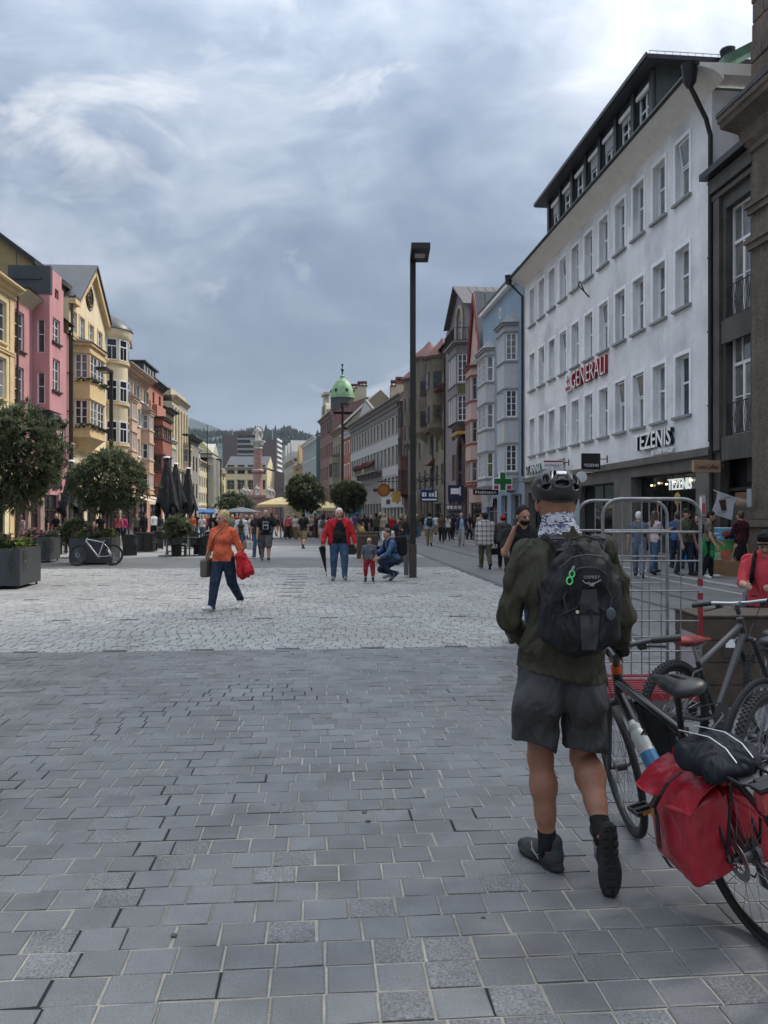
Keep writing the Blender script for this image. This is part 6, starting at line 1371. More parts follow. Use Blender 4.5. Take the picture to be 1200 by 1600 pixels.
lamp('dark street lamp in front of the grey beige house beyond the black parasols', -17.0, 70, side=-1); lamp('far dark street lamp before the cream baroque palace', -20.4, 100, side=-1); lamp('farthest dark street lamp, before the long cream office block', -28.5, 158, side=-1)
o = thing('litter_bin', 'narrow grey steel litter bin fixed left of the tall street lamp', 'bin', (.58, 20.85, 0)); m = MB(); m.bbox(-.06, .06, -.16, .16, .06, .84, .01); m.build('bin_body', mat('bin_grey', (.10, .10, .10), rough=.5, var=.2), o); m = MB(); m.box(-.064, .064, -.1, .1, .66, .76); m.build('bin_slot', BLACKM, o); m = MB(); m.bbox(-.065, .065, -.17, .17, .845, .87, .006); m.build('bin_lid', BLACKM, o)
# ---- trees in planters
LEAF = mat('oleander_leaf', (.080, .098, .052), rough=.5, var=.4, scale=3.5, rand=.4, spec=.4); LEAF2 = mat('oleander_leaf_light', (.15, .17, .09), rough=.5, var=.3, rand=.3, spec=.4)
def translucent(m, f):      # leaves let part of the light through
    nt = m.node_tree; N = nt.nodes; L = nt.links; p = N['Principled BSDF']; t = N.new('ShaderNodeBsdfTranslucent'); x = N.new('ShaderNodeMixShader'); x.inputs[0].default_value = f
    L.new(p.inputs['Base Color'].links[0].from_socket, t.inputs['Color']); L.new(p.outputs[0], x.inputs[1]); L.new(t.outputs[0], x.inputs[2]); L.new(x.outputs[0], N['Material Output'].inputs['Surface'])
translucent(LEAF, .38); translucent(LEAF2, .38)
def leaf(m, p, d, L_, w_, r_, mi=0):
    d = d.normalized(); s = d.cross(Vector((r_.uniform(-.3, .3), r_.uniform(-.3, .3), 1))); s = s.normalized() if s.length > 1e-3 else Vector((1, 0, 0)); n_ = s.cross(d)
    a = p; b_ = p+d*L_*.45+s*w_+n_*w_*.4; c = p+d*L_-Vector((0, 0, L_*.12)); e = p+d*L_*.45-s*w_+n_*w_*.4; g = p+d*L_*.45
    m.add([a, b_, c, e, g], [(0, 4, 1), (1, 4, 2), (2, 4, 3), (3, 4, 0)], mi)
def crown(name, par, c, rx, rz, nclump, nleaf, L_, w_, seed, mats=None, bumps=9, hollow=.55):
    r_ = random.Random(seed); m = MB(); lob = [(Vector((r_.gauss(0, 1), r_.gauss(0, 1), r_.gauss(0, .8))).normalized(), r_.uniform(-.22, .34)) for _ in range(bumps+6)]
    for k in range(nclump):
        d = Vector((r_.gauss(0, 1), r_.gauss(0, 1), r_.gauss(0, 1))).normalized(); rad = 1-.10+sum(a*max(0, d.dot(q)-.55)/.45 for q, a in lob)-.12*r_.random(); rad *= (hollow+(1-hollow)*r_.random()**.45)*(r_.uniform(1.08, 1.28) if r_.random() < .13 else 1)
        p = Vector(c)+Vector((d.x*rx*rad, d.y*rx*rad, d.z*rz*rad)); ax = (d*.8+Vector((0, 0, .55))+Vector((r_.gauss(0, .35), r_.gauss(0, .35), r_.gauss(0, .3)))).normalized(); lt = 1 if r_.random() < .3 else 0
        for q in range(nleaf):
            dd = (ax+Vector((r_.gauss(0, .6), r_.gauss(0, .6), r_.gauss(0, .5)))).normalized(); leaf(m, p+dd*L_*.05, dd, L_*r_.uniform(.7, 1.25), w_*r_.uniform(.8, 1.2), r_, lt)
    return m.build(name, mats or [LEAF, LEAF2], par)
def oleander(label, x, y, zc, rx, rz, seed, nclump=520, nleaf=9, L_=.15, w_=.014, z0=.7):
    o = thing('oleander_tree', label, 'tree', (x, y, z0), 0, 'oleander trees in planters'); r_ = random.Random(seed)
    m = MB(); m.tube([(0, 0, 0), (.02, .01, (zc-z0)*.4), (-.01, 0, zc-z0-rz*.5), (0, 0, zc-z0)], [.055, .045, .04, .03], 8)
    for k in range(9):
        a = r_.uniform(0, 6.3); q = Vector((math.cos(a)*rx*.6, math.sin(a)*rx*.6, zc-z0+r_.uniform(-.3, .5)*rz)); m.tube([(0, 0, zc-z0-rz*.75), tuple(q*.5+Vector((0, 0, (zc-z0-rz*.6)*.5))), tuple(q)], [.03, .02, .008], 6)
    m.build('trunk', TRUNK, o, smooth=50); crown('crown', o, (0, 0, zc-z0), rx, rz, nclump, nleaf, L_, w_, seed); return o
PLG = mat('planter_grey', (.042, .046, .050), rough=.5, var=.1, scale=1.2, streak=.1); SOIL = mat('soil', (.03, .022, .015), rough=1)
PETAL = [mat('petal_pink', (.42, .10, .24), rough=.7), mat('petal_yellow', (.55, .34, .03), rough=.7), mat('petal_orange', (.50, .14, .03), rough=.7), mat('foliage_green', (.06, .10, .02), rough=.6, var=.3), mat('foliage_dark', (.03, .05, .02), rough=.6, var=.3), mat('petal_lilac', (.38, .22, .36), rough=.7), mat('foliage_lime', (.17, .24, .03), rough=.6, var=.2)]
def planter(label, x, y, lx, ly, h, rz, seed, mix=(0, 1, 3, 4, 6), trail=True):
    """x,y is the near right bottom corner"""
    o = thing('planter', label, 'planter', (x, y, 0), rz, 'grey metal planters with flowers'); m = MB(); m.bbox(-lx, 0, 0, ly, .07, h, .012); m.build('planter_box', PLG, o)
    for fx, fy in ((-.08, .08), (-.08, ly-.08), (-lx+.08, .08), (-lx+.08, ly-.08)): f = MB(); f.tube([(fx, fy, 0), (fx, fy, .075)], .025, 8); f.build('foot', BLACKM, o)
    r_ = random.Random(seed); m = MB(); m.box(-lx+.03, -.03, .03, ly-.03, h+.001, h+.012); m.build('soil', SOIL, o)
    m = MB()
    for k in range(int(150*lx*ly)+60):
        px_, py_ = r_.uniform(-lx+.04, -.02), r_.uniform(.02, ly-.04); hh = r_.uniform(.06, .30)*(.6+.5*math.sin(px_*5+seed)**2); c = Vector((px_, py_, h+hh)); mi = mix[int((math.sin(px_*3.1+seed)+math.cos(py_*4.3)+r_.gauss(0, .8)+2)*1.3) % len(mix)]
        if mi in (3, 4, 6):
            for q in range(9): leaf(m, Vector((px_, py_, h)) if q < 3 else c-Vector((0, 0, .06)), Vector((r_.gauss(0, .8), r_.gauss(0, .8), .7)), r_.uniform(.08, .16), .022, r_, mi)
        else:
            for q in range(3): leaf(m, c-Vector((0, 0, .1)), Vector((r_.gauss(0, .8), r_.gauss(0, .8), .3)), .1, .02, r_, 3)
            for q in range(7): a = q*.9+r_.random(); leaf(m, c+Vector((r_.gauss(0, .012), r_.gauss(0, .012), r_.gauss(0, .01))), Vector((math.cos(a), math.sin(a), .35)), .045, .02, r_, mi)
    if trail:
        for k in range(60): t = r_.random(); leaf(m, Vector((-.18+r_.gauss(0, .03), -.015-.02*r_.random(), h-.55*t)), Vector((r_.gauss(0, .5), -.4, -.6)), .06, .012, r_, 4)
        for k in range(60): t = r_.random(); leaf(m, Vector((.02+.02*r_.random(), .25+r_.gauss(0, .04), h-.45*t)), Vector((.4, r_.gauss(0, .5), -.6)), .06, .012, r_, 4)
    m.build('flowers', PETAL, o)['kind'] = 'stuff'; return o
planter('dark grey planter box full of pink and yellow flowers under the largest oleander', -7.92, 17.4, 1.5, 1.5, .89, .12, 1)
planter('dark grey planter box half hidden behind the nearest flower planter', -11.45, 27.4, 1.1, 1.3, .86, .12, 2, mix=(0, 2, 3, 4, 5))
planter('long dark grey planter box with the silver bicycle leaning on it', -8.95, 26.3, 1.35, 1.35, .86, .12, 3, mix=(5, 0, 4, 6, 3))
oleander('largest dark oleander tree rising from the pink and yellow flower planter', -8.35, 18.2, 2.92, .93, 1.0, 3, 1700, 10, .19, .021, .8)
oleander('round oleander tree in the planter behind the parked silver bicycle', -9.35, 27.0, 2.85, 1.22, 1.15, 4, 1500, 10, .21, .024, .8)
oleander('oleander tree left of the two behind the yellow parasols', -5.2, 52, 3.0, 1.15, 1.1, 5, 800, 9, .30, .045, .3); oleander('oleander tree right of the two beside the yellow parasols', -2.2, 50, 2.85, 1.1, 1.0, 6, 800, 9, .30, .045, .3)
oleander('small far oleander tree left of the memorial column', -18.7, 100, 2.9, 2.0, 1.5, 7, 300, 8, .55, .09, .3)
def bush(label, x, y, z, rx, rz, seed, n=330):
    o = thing('potted_bush', label, 'plant', (x, y, z), 0, 'potted bushes at the cafe'); crown('foliage', o, (0, 0, .32+rz*.8), rx, rz, n, 8, .16, .03, seed, hollow=.3); m = MB(); m.lathe([(.02, 0), (.18, 0), (.24, .32), (.20, .33), (.02, .3)], 14); m.build('pot', PLG, o, smooth=40); return o
bush('dark green bush in a pot behind the chairs between the black parasols', -8.05, 31.2, .50, .50, .38, 3); bush('dark broad leaved bush left of the parked silver bicycle', -10.6, 27.4, .45, .55, .42, 4)
# ---- parasols
BCLO = mat('parasol_black', (.013, .013, .015), rough=.85, var=.25, scale=4, fold=(.012, (8, 8, 1.5))); YCLO = mat('parasol_cream', (.52, .42, .21), rough=.85, var=.1); PSTEEL = mat('parasol_pole', (.30, .30, .29), rough=.4, metal=.6)
def closed_parasol(label, x, y, top, seed, zb=1.55):
    o = thing('closed_parasol', label, 'parasol', (x, y, 0), 0, 'closed black parasols at the cafe'); r_ = random.Random(seed)
    m = MB(); m.tube([(0, 0, .03), (0, 0, top)], .045, 10); m.build('pole', PSTEEL, o, smooth=40); m = MB(); m.lathe([(.01, 0), (.33, 0), (.33, .05), (.06, .08), (.06, .2)], 16); m.build('base', PSTEEL, o, smooth=30)
    m = MB(); m.lathe([(.01, top+.02), (.12, top), (.14, top-.05), (.05, top-.07)], 14); m.build('cap', SURR, o, smooth=40)
    n = 40; prof = [(0.06, top-.05), (.13, top-.35), (.24, top-1.0), (.36, top-1.6), (.47, zb+.3)]; vs = []; nn = len(prof)+4; zz = np.linspace(0, 1, 16); P = np.array(prof)
    ph = [r_.uniform(0, 6) for _ in range(4)]; tail = [(.30*math.sin(a*4+ph[0])+.16*math.sin(a*7+ph[1])) for a in np.linspace(0, 2*math.pi, n, endpoint=False)]
    for t in zz:
        rr = np.interp(t, np.linspace(0, 1, 5), P[:, 0]); z = np.interp(t, np.linspace(0, 1, 5), P[:, 1])
        for k in range(n):
            a = 2*math.pi*k/n; f = 1+t*(.20*math.sin(a*8+ph[2]+t*1.5)+.10*math.sin(a*3+ph[3])); f *= (1-.25*max(0, t-.8)*5*(tail[k] > .15)); vs.append((rr*f*math.cos(a), rr*f*math.sin(a), z-(t**3)*tail[k]*.9))
    m = MB(); m.add(vs, [(j*n+k, j*n+(k+1) % n, (j+1)*n+(k+1) % n, (j+1)*n+k) for j in range(15) for k in range(n)]); c_ = m.build('folded_canopy', BCLO, o, smooth=True); return o
closed_parasol('black folded parasol on a pale pole, nearest of the three in a row', -8.6, 31.7, 3.95, 1); closed_parasol('middle black folded parasol of the three in a row', -9.25, 35.5, 3.95, 2); closed_parasol('farthest black folded parasol of the three in a row', -9.55, 39.0, 3.95, 3)
closed_parasol('dark folded parasol half hidden behind the round oleander tree', -11.8, 30.2, 3.7, 9)
def open_parasol(label, x, y, top, rad, mt, drop=.55):
    o = thing('open_parasol', label, 'parasol', (x, y, 0), 0, 'open parasols on the plaza'); m = MB(); m.tube([(0, 0, 0), (0, 0, top)], .05, 8); m.build('pole', WOODS, o, smooth=40); n = 8; m = MB(); vs = [(0, 0, top)]
    for rr, zz in ((.5, top-drop*.42), (1, top-drop), (1, top-drop-.2)):
        for k in range(n*2): a = math.pi*k/n; f = 1 if k % 2 == 0 else .955; vs.append((rad*rr*f*math.cos(a), rad*rr*f*math.sin(a), zz+(0 if k % 2 == 0 else -.0)))
    n2 = n*2; fs = [(0, 1+k, 1+(k+1) % n2) for k in range(n2)]+[(1+j*n2+k, 1+(j+1)*n2+k, 1+(j+1)*n2+(k+1) % n2, 1+j*n2+(k+1) % n2) for j in (0, 1) for k in range(n2)]
    m.add(vs, fs); m.build('canopy', mt, o)
    for k in range(n): a = 2*math.pi*k/n; q = MB(); q.tube([(0, 0, top-.12), (rad*.97*math.cos(a), rad*.97*math.sin(a), top-drop-.04)], .015, 5); q.build('rib', WOODS, o)
open_parasol('open cream yellow parasol, left of the two', -7.35, 57, 2.95, 1.75, YCLO); open_parasol('open cream yellow parasol, right of the two', -4.55, 61, 2.75, 1.6, YCLO); open_parasol('open grey parasol in the distance before the memorial column', -16.1, 90, 2.6, 2.3, mat('parasol_grey', (.10, .11, .13), rough=.8))
# ---- rattan chairs and tables
RAT = mat('black_rattan', (.016, .016, .016), rough=.7, var=.35, scale=30, bump=.008, bscale=80)
def chair_proto():
    o = thing('rattan_chair', 'x', 'chair', (0, 0, 0), 0, 'black rattan chairs at the cafe')
    m = MB(); n = 18; vs = []; zs = (.02, .40, .62, .80)
    for t in range(n+1):
        a = R(-20)+R(220)*t/n
        for z in zs: zz = z if z < .5 else (.44+(z-.40)*(.55+.45*max(0.0, math.sin((a-R(-20))/R(220)*math.pi))**1.2)); rr = .27+.05*z; vs.append((rr*math.cos(a), rr*math.sin(a), zz))
    f = [(t*4+k, t*4+k+1, (t+1)*4+k+1, (t+1)*4+k) for t in range(n) for k in range(3)]
    m.add(vs, f); m.add([(x*.93, y*.93, z) for x, y, z in vs], [q[::-1] for q in f]); m.tube([vs[t*4+3] for t in range(n+1)], .022, 6); m.box(-.26, .26, -.30, -.27, .05, .40)
    m.build('back_shell', RAT, o, smooth=40); m = MB(); m.bbox(-.27, .27, -.29, .25, .38, .45, .025); m.build('seat', BLACKM, o)
    for sx in (-1, 1):
        for sy in (-1, 1): q = MB(); q.tube([(sx*.24, sy*.22-.02, 0), (sx*.24, sy*.22-.02, .38)], .018, 6); q.build('leg', BLACKM, o)
    return o
def table_proto():
    o = thing('cafe_table', 'x', 'table', (0, 0, 0), 0, 'dark cafe tables'); m = MB(); m.bbox(-.4, .4, -.4, .4, .70, .735, .01); m.build('table_top', BLACKM, o); m = MB(); m.tube([(0, 0, .02), (0, 0, .70)], .035, 8); m.build('pedestal', PSTEEL, o, smooth=40); m = MB(); m.bbox(-.28, .28, -.28, .28, 0, .025, .008); m.build('foot_plate', PSTEEL, o); return o
cpos = [(203, 868, 200, 'black rattan chair left of the first black parasol, leftmost of its row'), (219, 862, 190, 'black rattan chair second from the left left of the first parasol'), (233, 862, 170, 'black rattan chair just left of the first parasol pole'), (246, 858, 10, 'black rattan chair behind the first parasol pole'), (279, 869, 100, 'black rattan chair right of the first parasol pole'), (318, 868, 250, 'rightmost black rattan chair beside the woman in orange'), (302, 856, 180, 'black rattan chair behind the cafe table right of the parasols'), (330, 856, 200, 'black rattan chair behind the woman in orange'), (92, 866, 120, 'black rattan chair left of the silver bicycle'), (78, 862, 150, 'black rattan chair by the half hidden planter'), (265, 853, 20, 'black rattan chair behind the first two parasol poles'), (290, 850, 330, 'black rattan chair behind the potted bush')]
ch0 = chair_proto()
for i, (u, v, rz, lab) in enumerate(cpos):
    o = ch0 if i == 0 else copy_tree(ch0); x, y = gp(u, v); o.location = (x, y, 0); o.rotation_euler = (0, 0, R(rz)); o['label'] = lab
tb0 = table_proto()
for i, (u, v, lab) in enumerate(((296, 868, 'dark cafe table on a steel foot right of the black parasols'), (87, 872, 'dark cafe table on a steel foot left of the silver bicycle'), (224, 853, 'dark cafe table behind the chairs left of the parasols'), (278, 862, 'dark cafe table carrying the potted bush'), (112, 862, 'dark cafe table behind the front wheel of the silver bicycle'))):
    o = tb0 if i == 0 else copy_tree(tb0); x, y = gp(u, v); o.location = (x, y, 0); o['label'] = lab
# ---- benches and timber boxes on the plaza
WOODB = mat('bench_wood', (.13, .085, .05), rough=.7, var=.2, scale=5)
def bench(label, x, y, L_, rz, back=False):
    o = thing('wooden_bench', label, 'bench', (x, y, 0), rz, 'wooden benches on the plaza')
    for k in range(5): m = MB(); m.bbox(-L_/2, L_/2, -.25+k*.102, -.16+k*.102, .40, .45, .006); m.build('slat', WOODB, o)
    for sx in (-1, 1): m = MB(); m.bbox(sx*L_*.4-.05, sx*L_*.4+.05, -.24, .25, 0, .398, .006); m.build('support', POLE, o)
    return o
def timber_box(label, x, y, lx, ly, h, rz, plants=None, seed=0):
    o = thing('timber_planter', label, 'planter', (x, y, 0), rz, 'brown box planters between the benches'); n = 4
    m = MB(); m.bbox(-lx/2+.01, lx/2-.01, -ly/2+.01, ly/2-.01, 0, h-.02, .01); m.build('box', CORTEN, o); m = MB(); m.box(-lx/2, lx/2, -ly/2, -ly/2+.04, h-.06, h); m.box(-lx/2, lx/2, ly/2-.04, ly/2, h-.06, h); m.box(-lx/2, -lx/2+.04, -ly/2+.041, ly/2-.041, h-.06, h); m.box(lx/2-.04, lx/2, -ly/2+.041, ly/2-.041, h-.06, h); m.build('rim', WOODB, o)
    if plants: crown('foliage', o, (0, 0, h+.15), plants, .35, 90, 8, .2, .03, seed, hollow=.2, mats=[PETAL[3], PETAL[6]])
    return o
bench('wooden bench behind the small boy, with the person in white on it', .02, 31.5, 2.0, R(75)); bench('low wooden bench near the yellow parasols in the plaza', -4.2, 58, 3.6, 0); bench('wooden bench left of the brown box planters', -1.3, 34, 2.0, R(80))
timber_box('brown box planter right behind the small boy', -.65, 30.3, .75, .6, .88, .1); timber_box('brown box planter between the crouching person and the lamp', .65, 28.0, .7, .6, .85, .1); timber_box('brown box planter farther back beside the seated crowd', -.9, 38, 1.2, .8, .85, .1)
timber_box('brown box planter with yellow green shrubs under the yellow parasols', -6.0, 60, 3.0, .9, .9, 0, 1.2, 5); timber_box('brown box planter with shrubs beside the right yellow parasol', -3.4, 63, 2.2, .9, .9, 0, 1.0, 6)
# ---- far blue stalls
BLT = mat('blue_tarpaulin', (.02, .09, .28), rough=.6, var=.15)
for i, (u, w_, lab) in enumerate(((311, 1.9, 'blue market stall canopy, left of the two far away'), (328, 1.6, 'blue market stall canopy, right of the two far away'))):
    p_ = wp(u, 806, 115); o = thing('market_stall', lab, 'stall', (p_.x, 115, 0), 0, 'blue market stalls'); m = MB(); W2 = w_*.55
    m.add([(-W2, -1, 2.1), (W2, -1, 2.1), (W2, 1, 2.1), (-W2, 1, 2.1), (-W2*.6, 0, 2.6), (W2*.6, 0, 2.6)], [(0, 1, 5, 4), (1, 2, 5), (2, 3, 4, 5), (3, 0, 4)]); m.box(-W2, W2, -1.01, -.99, 1.85, 2.1); m.build('canopy', BLT, o)
    for sx in (-1, 1):
        for sy in (-1, 1): q = MB(); q.tube([(sx*W2*.97, sy*.96, 0), (sx*W2*.97, sy*.96, 2.1)], .03, 5); q.build('post', STEEL, o)
    m = MB(); m.box(-W2*.9, W2*.9, -.9, .9, 0, .9); m.build('counter', BLT, o)
# ---- poster board and bags by the shop
x, y = gp(1133, 897); o = thing('poster_board', 'colourful poster board with blue top and green middle on thin legs before the shop', 'advertising board', (x, y, 0), R(-12))
m = MB(); m.bbox(-.36, .36, -.02, .02, .22, 1.28, .008); m.build('board', WHITE, o)
m = MB(); m.box(-.34, .34, -.026, -.021, .94, 1.26, 0); m.box(-.34, .34, -.026, -.021, .60, .938, 1); m.box(-.34, .34, -.026, -.021, .25, .598, 2); m.prism([(-.1, .3), (.12, .3), (.17, .66), (-.13, .66)], -.03, -.0265, 3); m.ball((.02, -.03, 1.1), (.12, .006, .09), 10, 4); m.ball((.16, -.03, 1.06), (.08, .006, .1), 10, 5); m.box(-.31, -.12, -.03, -.0265, 1.0, 1.03, 6); m.box(-.31, -.16, -.03, -.0265, 1.1, 1.13, 6)
m.build('poster', [mat('poster_blue', (.10, .30, .48), rough=.5), mat('poster_green', (.07, .30, .08), rough=.5, var=.3), mat('poster_mint', (.30, .42, .30), rough=.5, var=.2), mat('poster_cup', (.45, .12, .06), rough=.5, var=.3), mat('poster_brown', (.25, .06, .02), rough=.5), BLACKM, WHITE], o)
for sx in (-.3, .3): q = MB(); q.tube([(sx, .0, 0), (sx, 0, .22)], .015, 6); q.build('leg', STEEL, o)
KRAFT = mat('kraft_paper', (.28, .17, .09), rough=.8, var=.12)
for i, (u, v, lab) in enumerate(((1122, 899, 'brown paper shopping bag on the ground left of the poster board'), (1143, 902, 'brown paper shopping bag in front of the poster board'))):
    x, y = gp(u, v); o = thing('paper_bag', lab, 'bag', (x, y, .0), .3*i, 'brown paper shopping bags'); m = MB(); m.prism([(-.16, 0), (.16, 0), (.19, .42), (-.19, .42)], -.08, .08); m.build('bag', KRAFT, o); q = MB(); q.tube([(-.08, -.08, .42), (-.06, -.08, .53), (.06, -.08, .53), (.08, -.08, .42)], .008, 5); q.build('handle', KRAFT, o)
# ------------------------------------------------ people in the street
C = cloth
navy = C('navy', (.018, .022, .038)); jeans = C('jeans', (.055, .10, .17), .2); dkjeans = C('dark_jeans', (.022, .032, .06), .2); blk = C('black', (.012, .012, .013)); blk2 = C('charcoal', (.03, .03, .032)); wht = C('white', (.62, .62, .61)); khaki = C('khaki', (.22, .17, .10)); olive = C('olive', (.075, .075, .045)); greyc = C('grey_mid', (.14, .14, .145)); red = C('red', (.42, .018, .025)); orng = C('orange', (.60, .12, .055)); green = C('green', (.02, .16, .05)); sage = C('sage', (.10, .17, .12)); pinkc = C('pink', (.50, .12, .14)); burg = C('burgundy', (.055, .012, .02)); denim = C('denim', (.06, .11, .22), .2); lblue = C('pale_blue', (.30, .38, .48)); beige_c = C('beige', (.36, .30, .22)); teal_c = C('teal', (.03, .12, .12)); yelc = C('yellow', (.5, .40, .10)); purple = C('purple', (.10, .05, .14)); SHW = mat('white_shoe', (.60, .60, .58), rough=.6, var=.1); SHG = mat('grey_shoe', (.13, .14, .15), rough=.7, var=.2); SHB = mat('brown_shoe', (.07, .04, .025), rough=.6, var=.2)
LEATH = mat('olive_leather', (.085, .072, .05), rough=.55, var=.15)
def at(u, v): return gp(u, v)
# woman in orange
x, y = at(349, 954)
P = person('blond woman in orange pullover striding with a red jacket over her arm', x, y, -22, 1.70, orng, dkjeans, SHW, 'blonde', 'curly', sleeve=1.05, leg=2, arms=((-14, 16, 24), (4, 14, 18)), legs=((-17, 24), (17, 3)), head=(-22, 0), bust=.95, belly=.9, w=1.02, vox=.0095, collar=orng, lean=1)
M_ = P['M']
o = thing('shoulder_bag', 'olive grey shoulder bag hanging at the hip of the woman in orange', 'bag', M_.translation, P['root'].rotation_euler.z); s = SDF(); s.box((-.27, -.06, .72), (.035, .12, .12), .03, 0, .02); s.box((-.265, -.06, .82), (.03, .09, .05), .02, 0, .03); place('bag', s.mesh('bag', [LEATH], .012), o)
m = MB(); m.tube([(-.27, -.15, .84), (-.20, -.13, 1.02), (-.04, -.20, 1.26), (.10, -.10, 1.45), (.13, .0, 1.475), (.08, .13, 1.36), (-.12, .15, 1.1), (-.25, .04, .84)], .012, 6); m.build('strap', LEATH, o, smooth=50)
o = thing('red_jacket', 'red jacket draped over the arm of the woman in orange', 'jacket', M_.translation, P['root'].rotation_euler.z); s = SDF(); r_ = random.Random(2)
for k in range(9): a = r_.uniform(-.1, .16); s.cap((.30+a*.5, -.0+r_.uniform(-.05, .08), .93+r_.uniform(-.06, .05)), (.34+a, .02+r_.uniform(-.06, .1), .60+r_.uniform(-.06, .12)), .045, .05+r_.uniform(0, .02), 0, .015)
s.cap((.36, .05, .7), (.47, .02, .62), .05, .04, 0, .015); place('cloth', s.mesh('cloth', [red], .011, wr=(.012, 34, [0])), o)
# man in red jacket
x, y = at(530, 907)
P = person('white haired man in open red jacket, black polo and blue jeans carrying a folded umbrella', x, y, 4, 1.76, blk, jeans, SHG, 'white', 'short', sleeve=2, jacket=red, arms=((10, 24, 22), (12, 26, 18)), legs=((6, 6), (-4, 8)), w=1.16, belly=1.05, vox=.0115, hem=.50, lean=0, spread=.06)
o = thing('folded_umbrella', 'black folded umbrella hanging from the hand of the man in red', 'umbrella', P['hands'][1], 0); m = MB(); m.lathe([(.012, -.62), (.02, -.55), (.05, -.30), (.085, .0), (.06, .02), (.012, .03)], 12, 0, Matrix.Rotation(R(-9), 4, 'Y')); m.build('folded_cloth', blk, o, smooth=50); m = MB(); m.tube([(0, 0, 0), (0, 0, .1), (.03, 0, .14), (.06, 0, .1)], .011, 6); m.tube([(.1, 0, -.62), (.115, 0, -.72)], .007, 5); m.build('handle', BROWNF, o, smooth=50)
m = MB(); 
# boy
x, y = at(577, 909)
person('small boy in grey vest, red trousers and a pale cap standing on the setts', x, y, 0, 1.05, C('vest', (.10, .11, .13)), C('boy_red', (.30, .025, .035)), BLACKP, 'brown', 'cap', capm=C('cap_beige', (.42, .30, .25)), sleeve=.9, leg=1.5, socks=blk, arms=((6, 12, 10), (6, 14, 10)), legs=((3, 2), (-2, 4)), w=1.12, vox=.0105, lean=0, spread=.10)
# crouching person
x, y = at(618, 908)
P = person('person in blue denim shirt crouching beside the boy with a black backpack', x, y, -68, 1.70, denim, dkjeans, SHG, 'brown', 'short', sleeve=1.9, arms=((50, 4, 40), (62, 2, 40)), legs=((88, 128, 12), (58, 132, 40)), lean=22, head=(10, -12), vox=.0115)
backpack('large black backpack worn by the crouching person', P, blk, .32, .5, .2, .013)
# middle distance walkers
def walk(label, u, v, face, H, **k): x, y = at(u, v); return person(label, x, y, face, H, **k)
P = walk('bald bearded man in black printed shirt and grey shorts walking towards the camera', 415, 876, 8, 1.82, shirt=blk, trou=C('shorts_grey', (.11, .105, .10)), hair='brown', style='none', sleeve=.65, leg=.95, arms=((4, 22, 60), (8, 10, 14)), legs=((14, 6), (-14, 22)), w=1.12, belly=.9, vox=.014, skin=SKIN)
m = MB(); m.box(-.10, .10, -.004, .004, -.14, .14); m.box(-.07, .07, -.006, -.0045, -.12, -.02, 1); m.box(-.08, .08, -.006, -.0045, .04, .10, 1); q = m.build('shirt_print', [C('print_grey', (.35, .35, .36)), blk], P['root']); q.location = P['root'].matrix_basis.inverted() @ (P['M'] @ Vector((0, -.195, 1.25)))
P = walk('woman in white jacket, dark top and jeans carrying bags', 377, 869, -5, 1.68, shirt=olive, jacket=C('white_jacket', (.55, .55, .56)), trou=jeans, shoe=SHB, hair='brown', style='short', legs=((12, 4), (-12, 20)), vox=.016, w=.95, bust=.8)
P2 = walk('man in dark shirt and jeans walking close behind the bald man', 402, 872, 0, 1.74, shirt=blk2, trou=jeans, shoe=SHB, hair='brown', style='short', legs=((-10, 18), (12, 4)), vox=.016)
for i, (hd_, lab, mt_) in enumerate(((P2['hands'][1], 'white carrier bag in the hand of the man behind the bald walker', wht), (P['hands'][0], 'brown carrier bag held by the woman in the white jacket', KRAFT))):
    o = thing('carrier_bag', lab, 'bag', hd_, .2); s = SDF(); s.box((0, 0, -.27), (.09, .03, .12), .03, 0, .02); place('bag', s.mesh('bag', [mt_], .015, wr=(.006, 30, [0])), o); m = MB(); m.tube([(-.05, 0, -.14), (0, 0, 0), (.05, 0, -.14)], .008, 5); m.build('handle', mt_, o)
walk('man in black shirt and pale shorts walking away past the yellow parasols', 474, 857, 170, 1.76, shirt=blk, trou=khaki, hair='black', leg=.9, legs=((16, 4), (-14, 30)), vox=.018, shoe=SHB)
P = walk('woman in pale blue shirt and tan skirt with a small backpack walking away', 505, 860, 180, 1.66, shirt=lblue, trou=beige_c, hair='black', style='long', leg=.7, legs=((10, 4), (-8, 12)), vox=.018, w=.92); backpack('small brown backpack on the woman in pale blue', P, C('brown_bag', (.10, .06, .04)), .24, .34, .12, .018)
P = walk('man with pale sleeves, khaki trousers and dark backpack walking away', 671, 853, 176, 1.74, shirt=lblue, trou=khaki, hair='black', sleeve=1.8, legs=((8, 4), (-10, 18)), vox=.018); backpack('dark backpack on the walker right of the tall lamp', P, blk2, .3, .45, .16, .018)
walk('person in black trousers and brown top walking away', 690, 847, 178, 1.72, shirt=C('brown_top', (.09, .055, .04)), trou=blk, hair='brown', legs=((8, 4), (-10, 18)), vox=.02)
walk('woman in white top walking beside a person in black near the arcade', 699, 845, 190, 1.66, shirt=wht, trou=blk2, hair='brown', style='long', vox=.02); walk('person all in black near the arcade', 707, 844, 160, 1.72, shirt=blk, trou=blk, hair='black', vox=.02)
walk('man in dark blue blazer and pale trousers walking towards the camera', 721, 853, -4, 1.74, shirt=lblue, jacket=C('blazer', (.02, .03, .07)), trou=C('pale_grey', (.33, .33, .33)), shoe=SHB, hair='grey', legs=((12, 4), (-12, 22)), vox=.018)
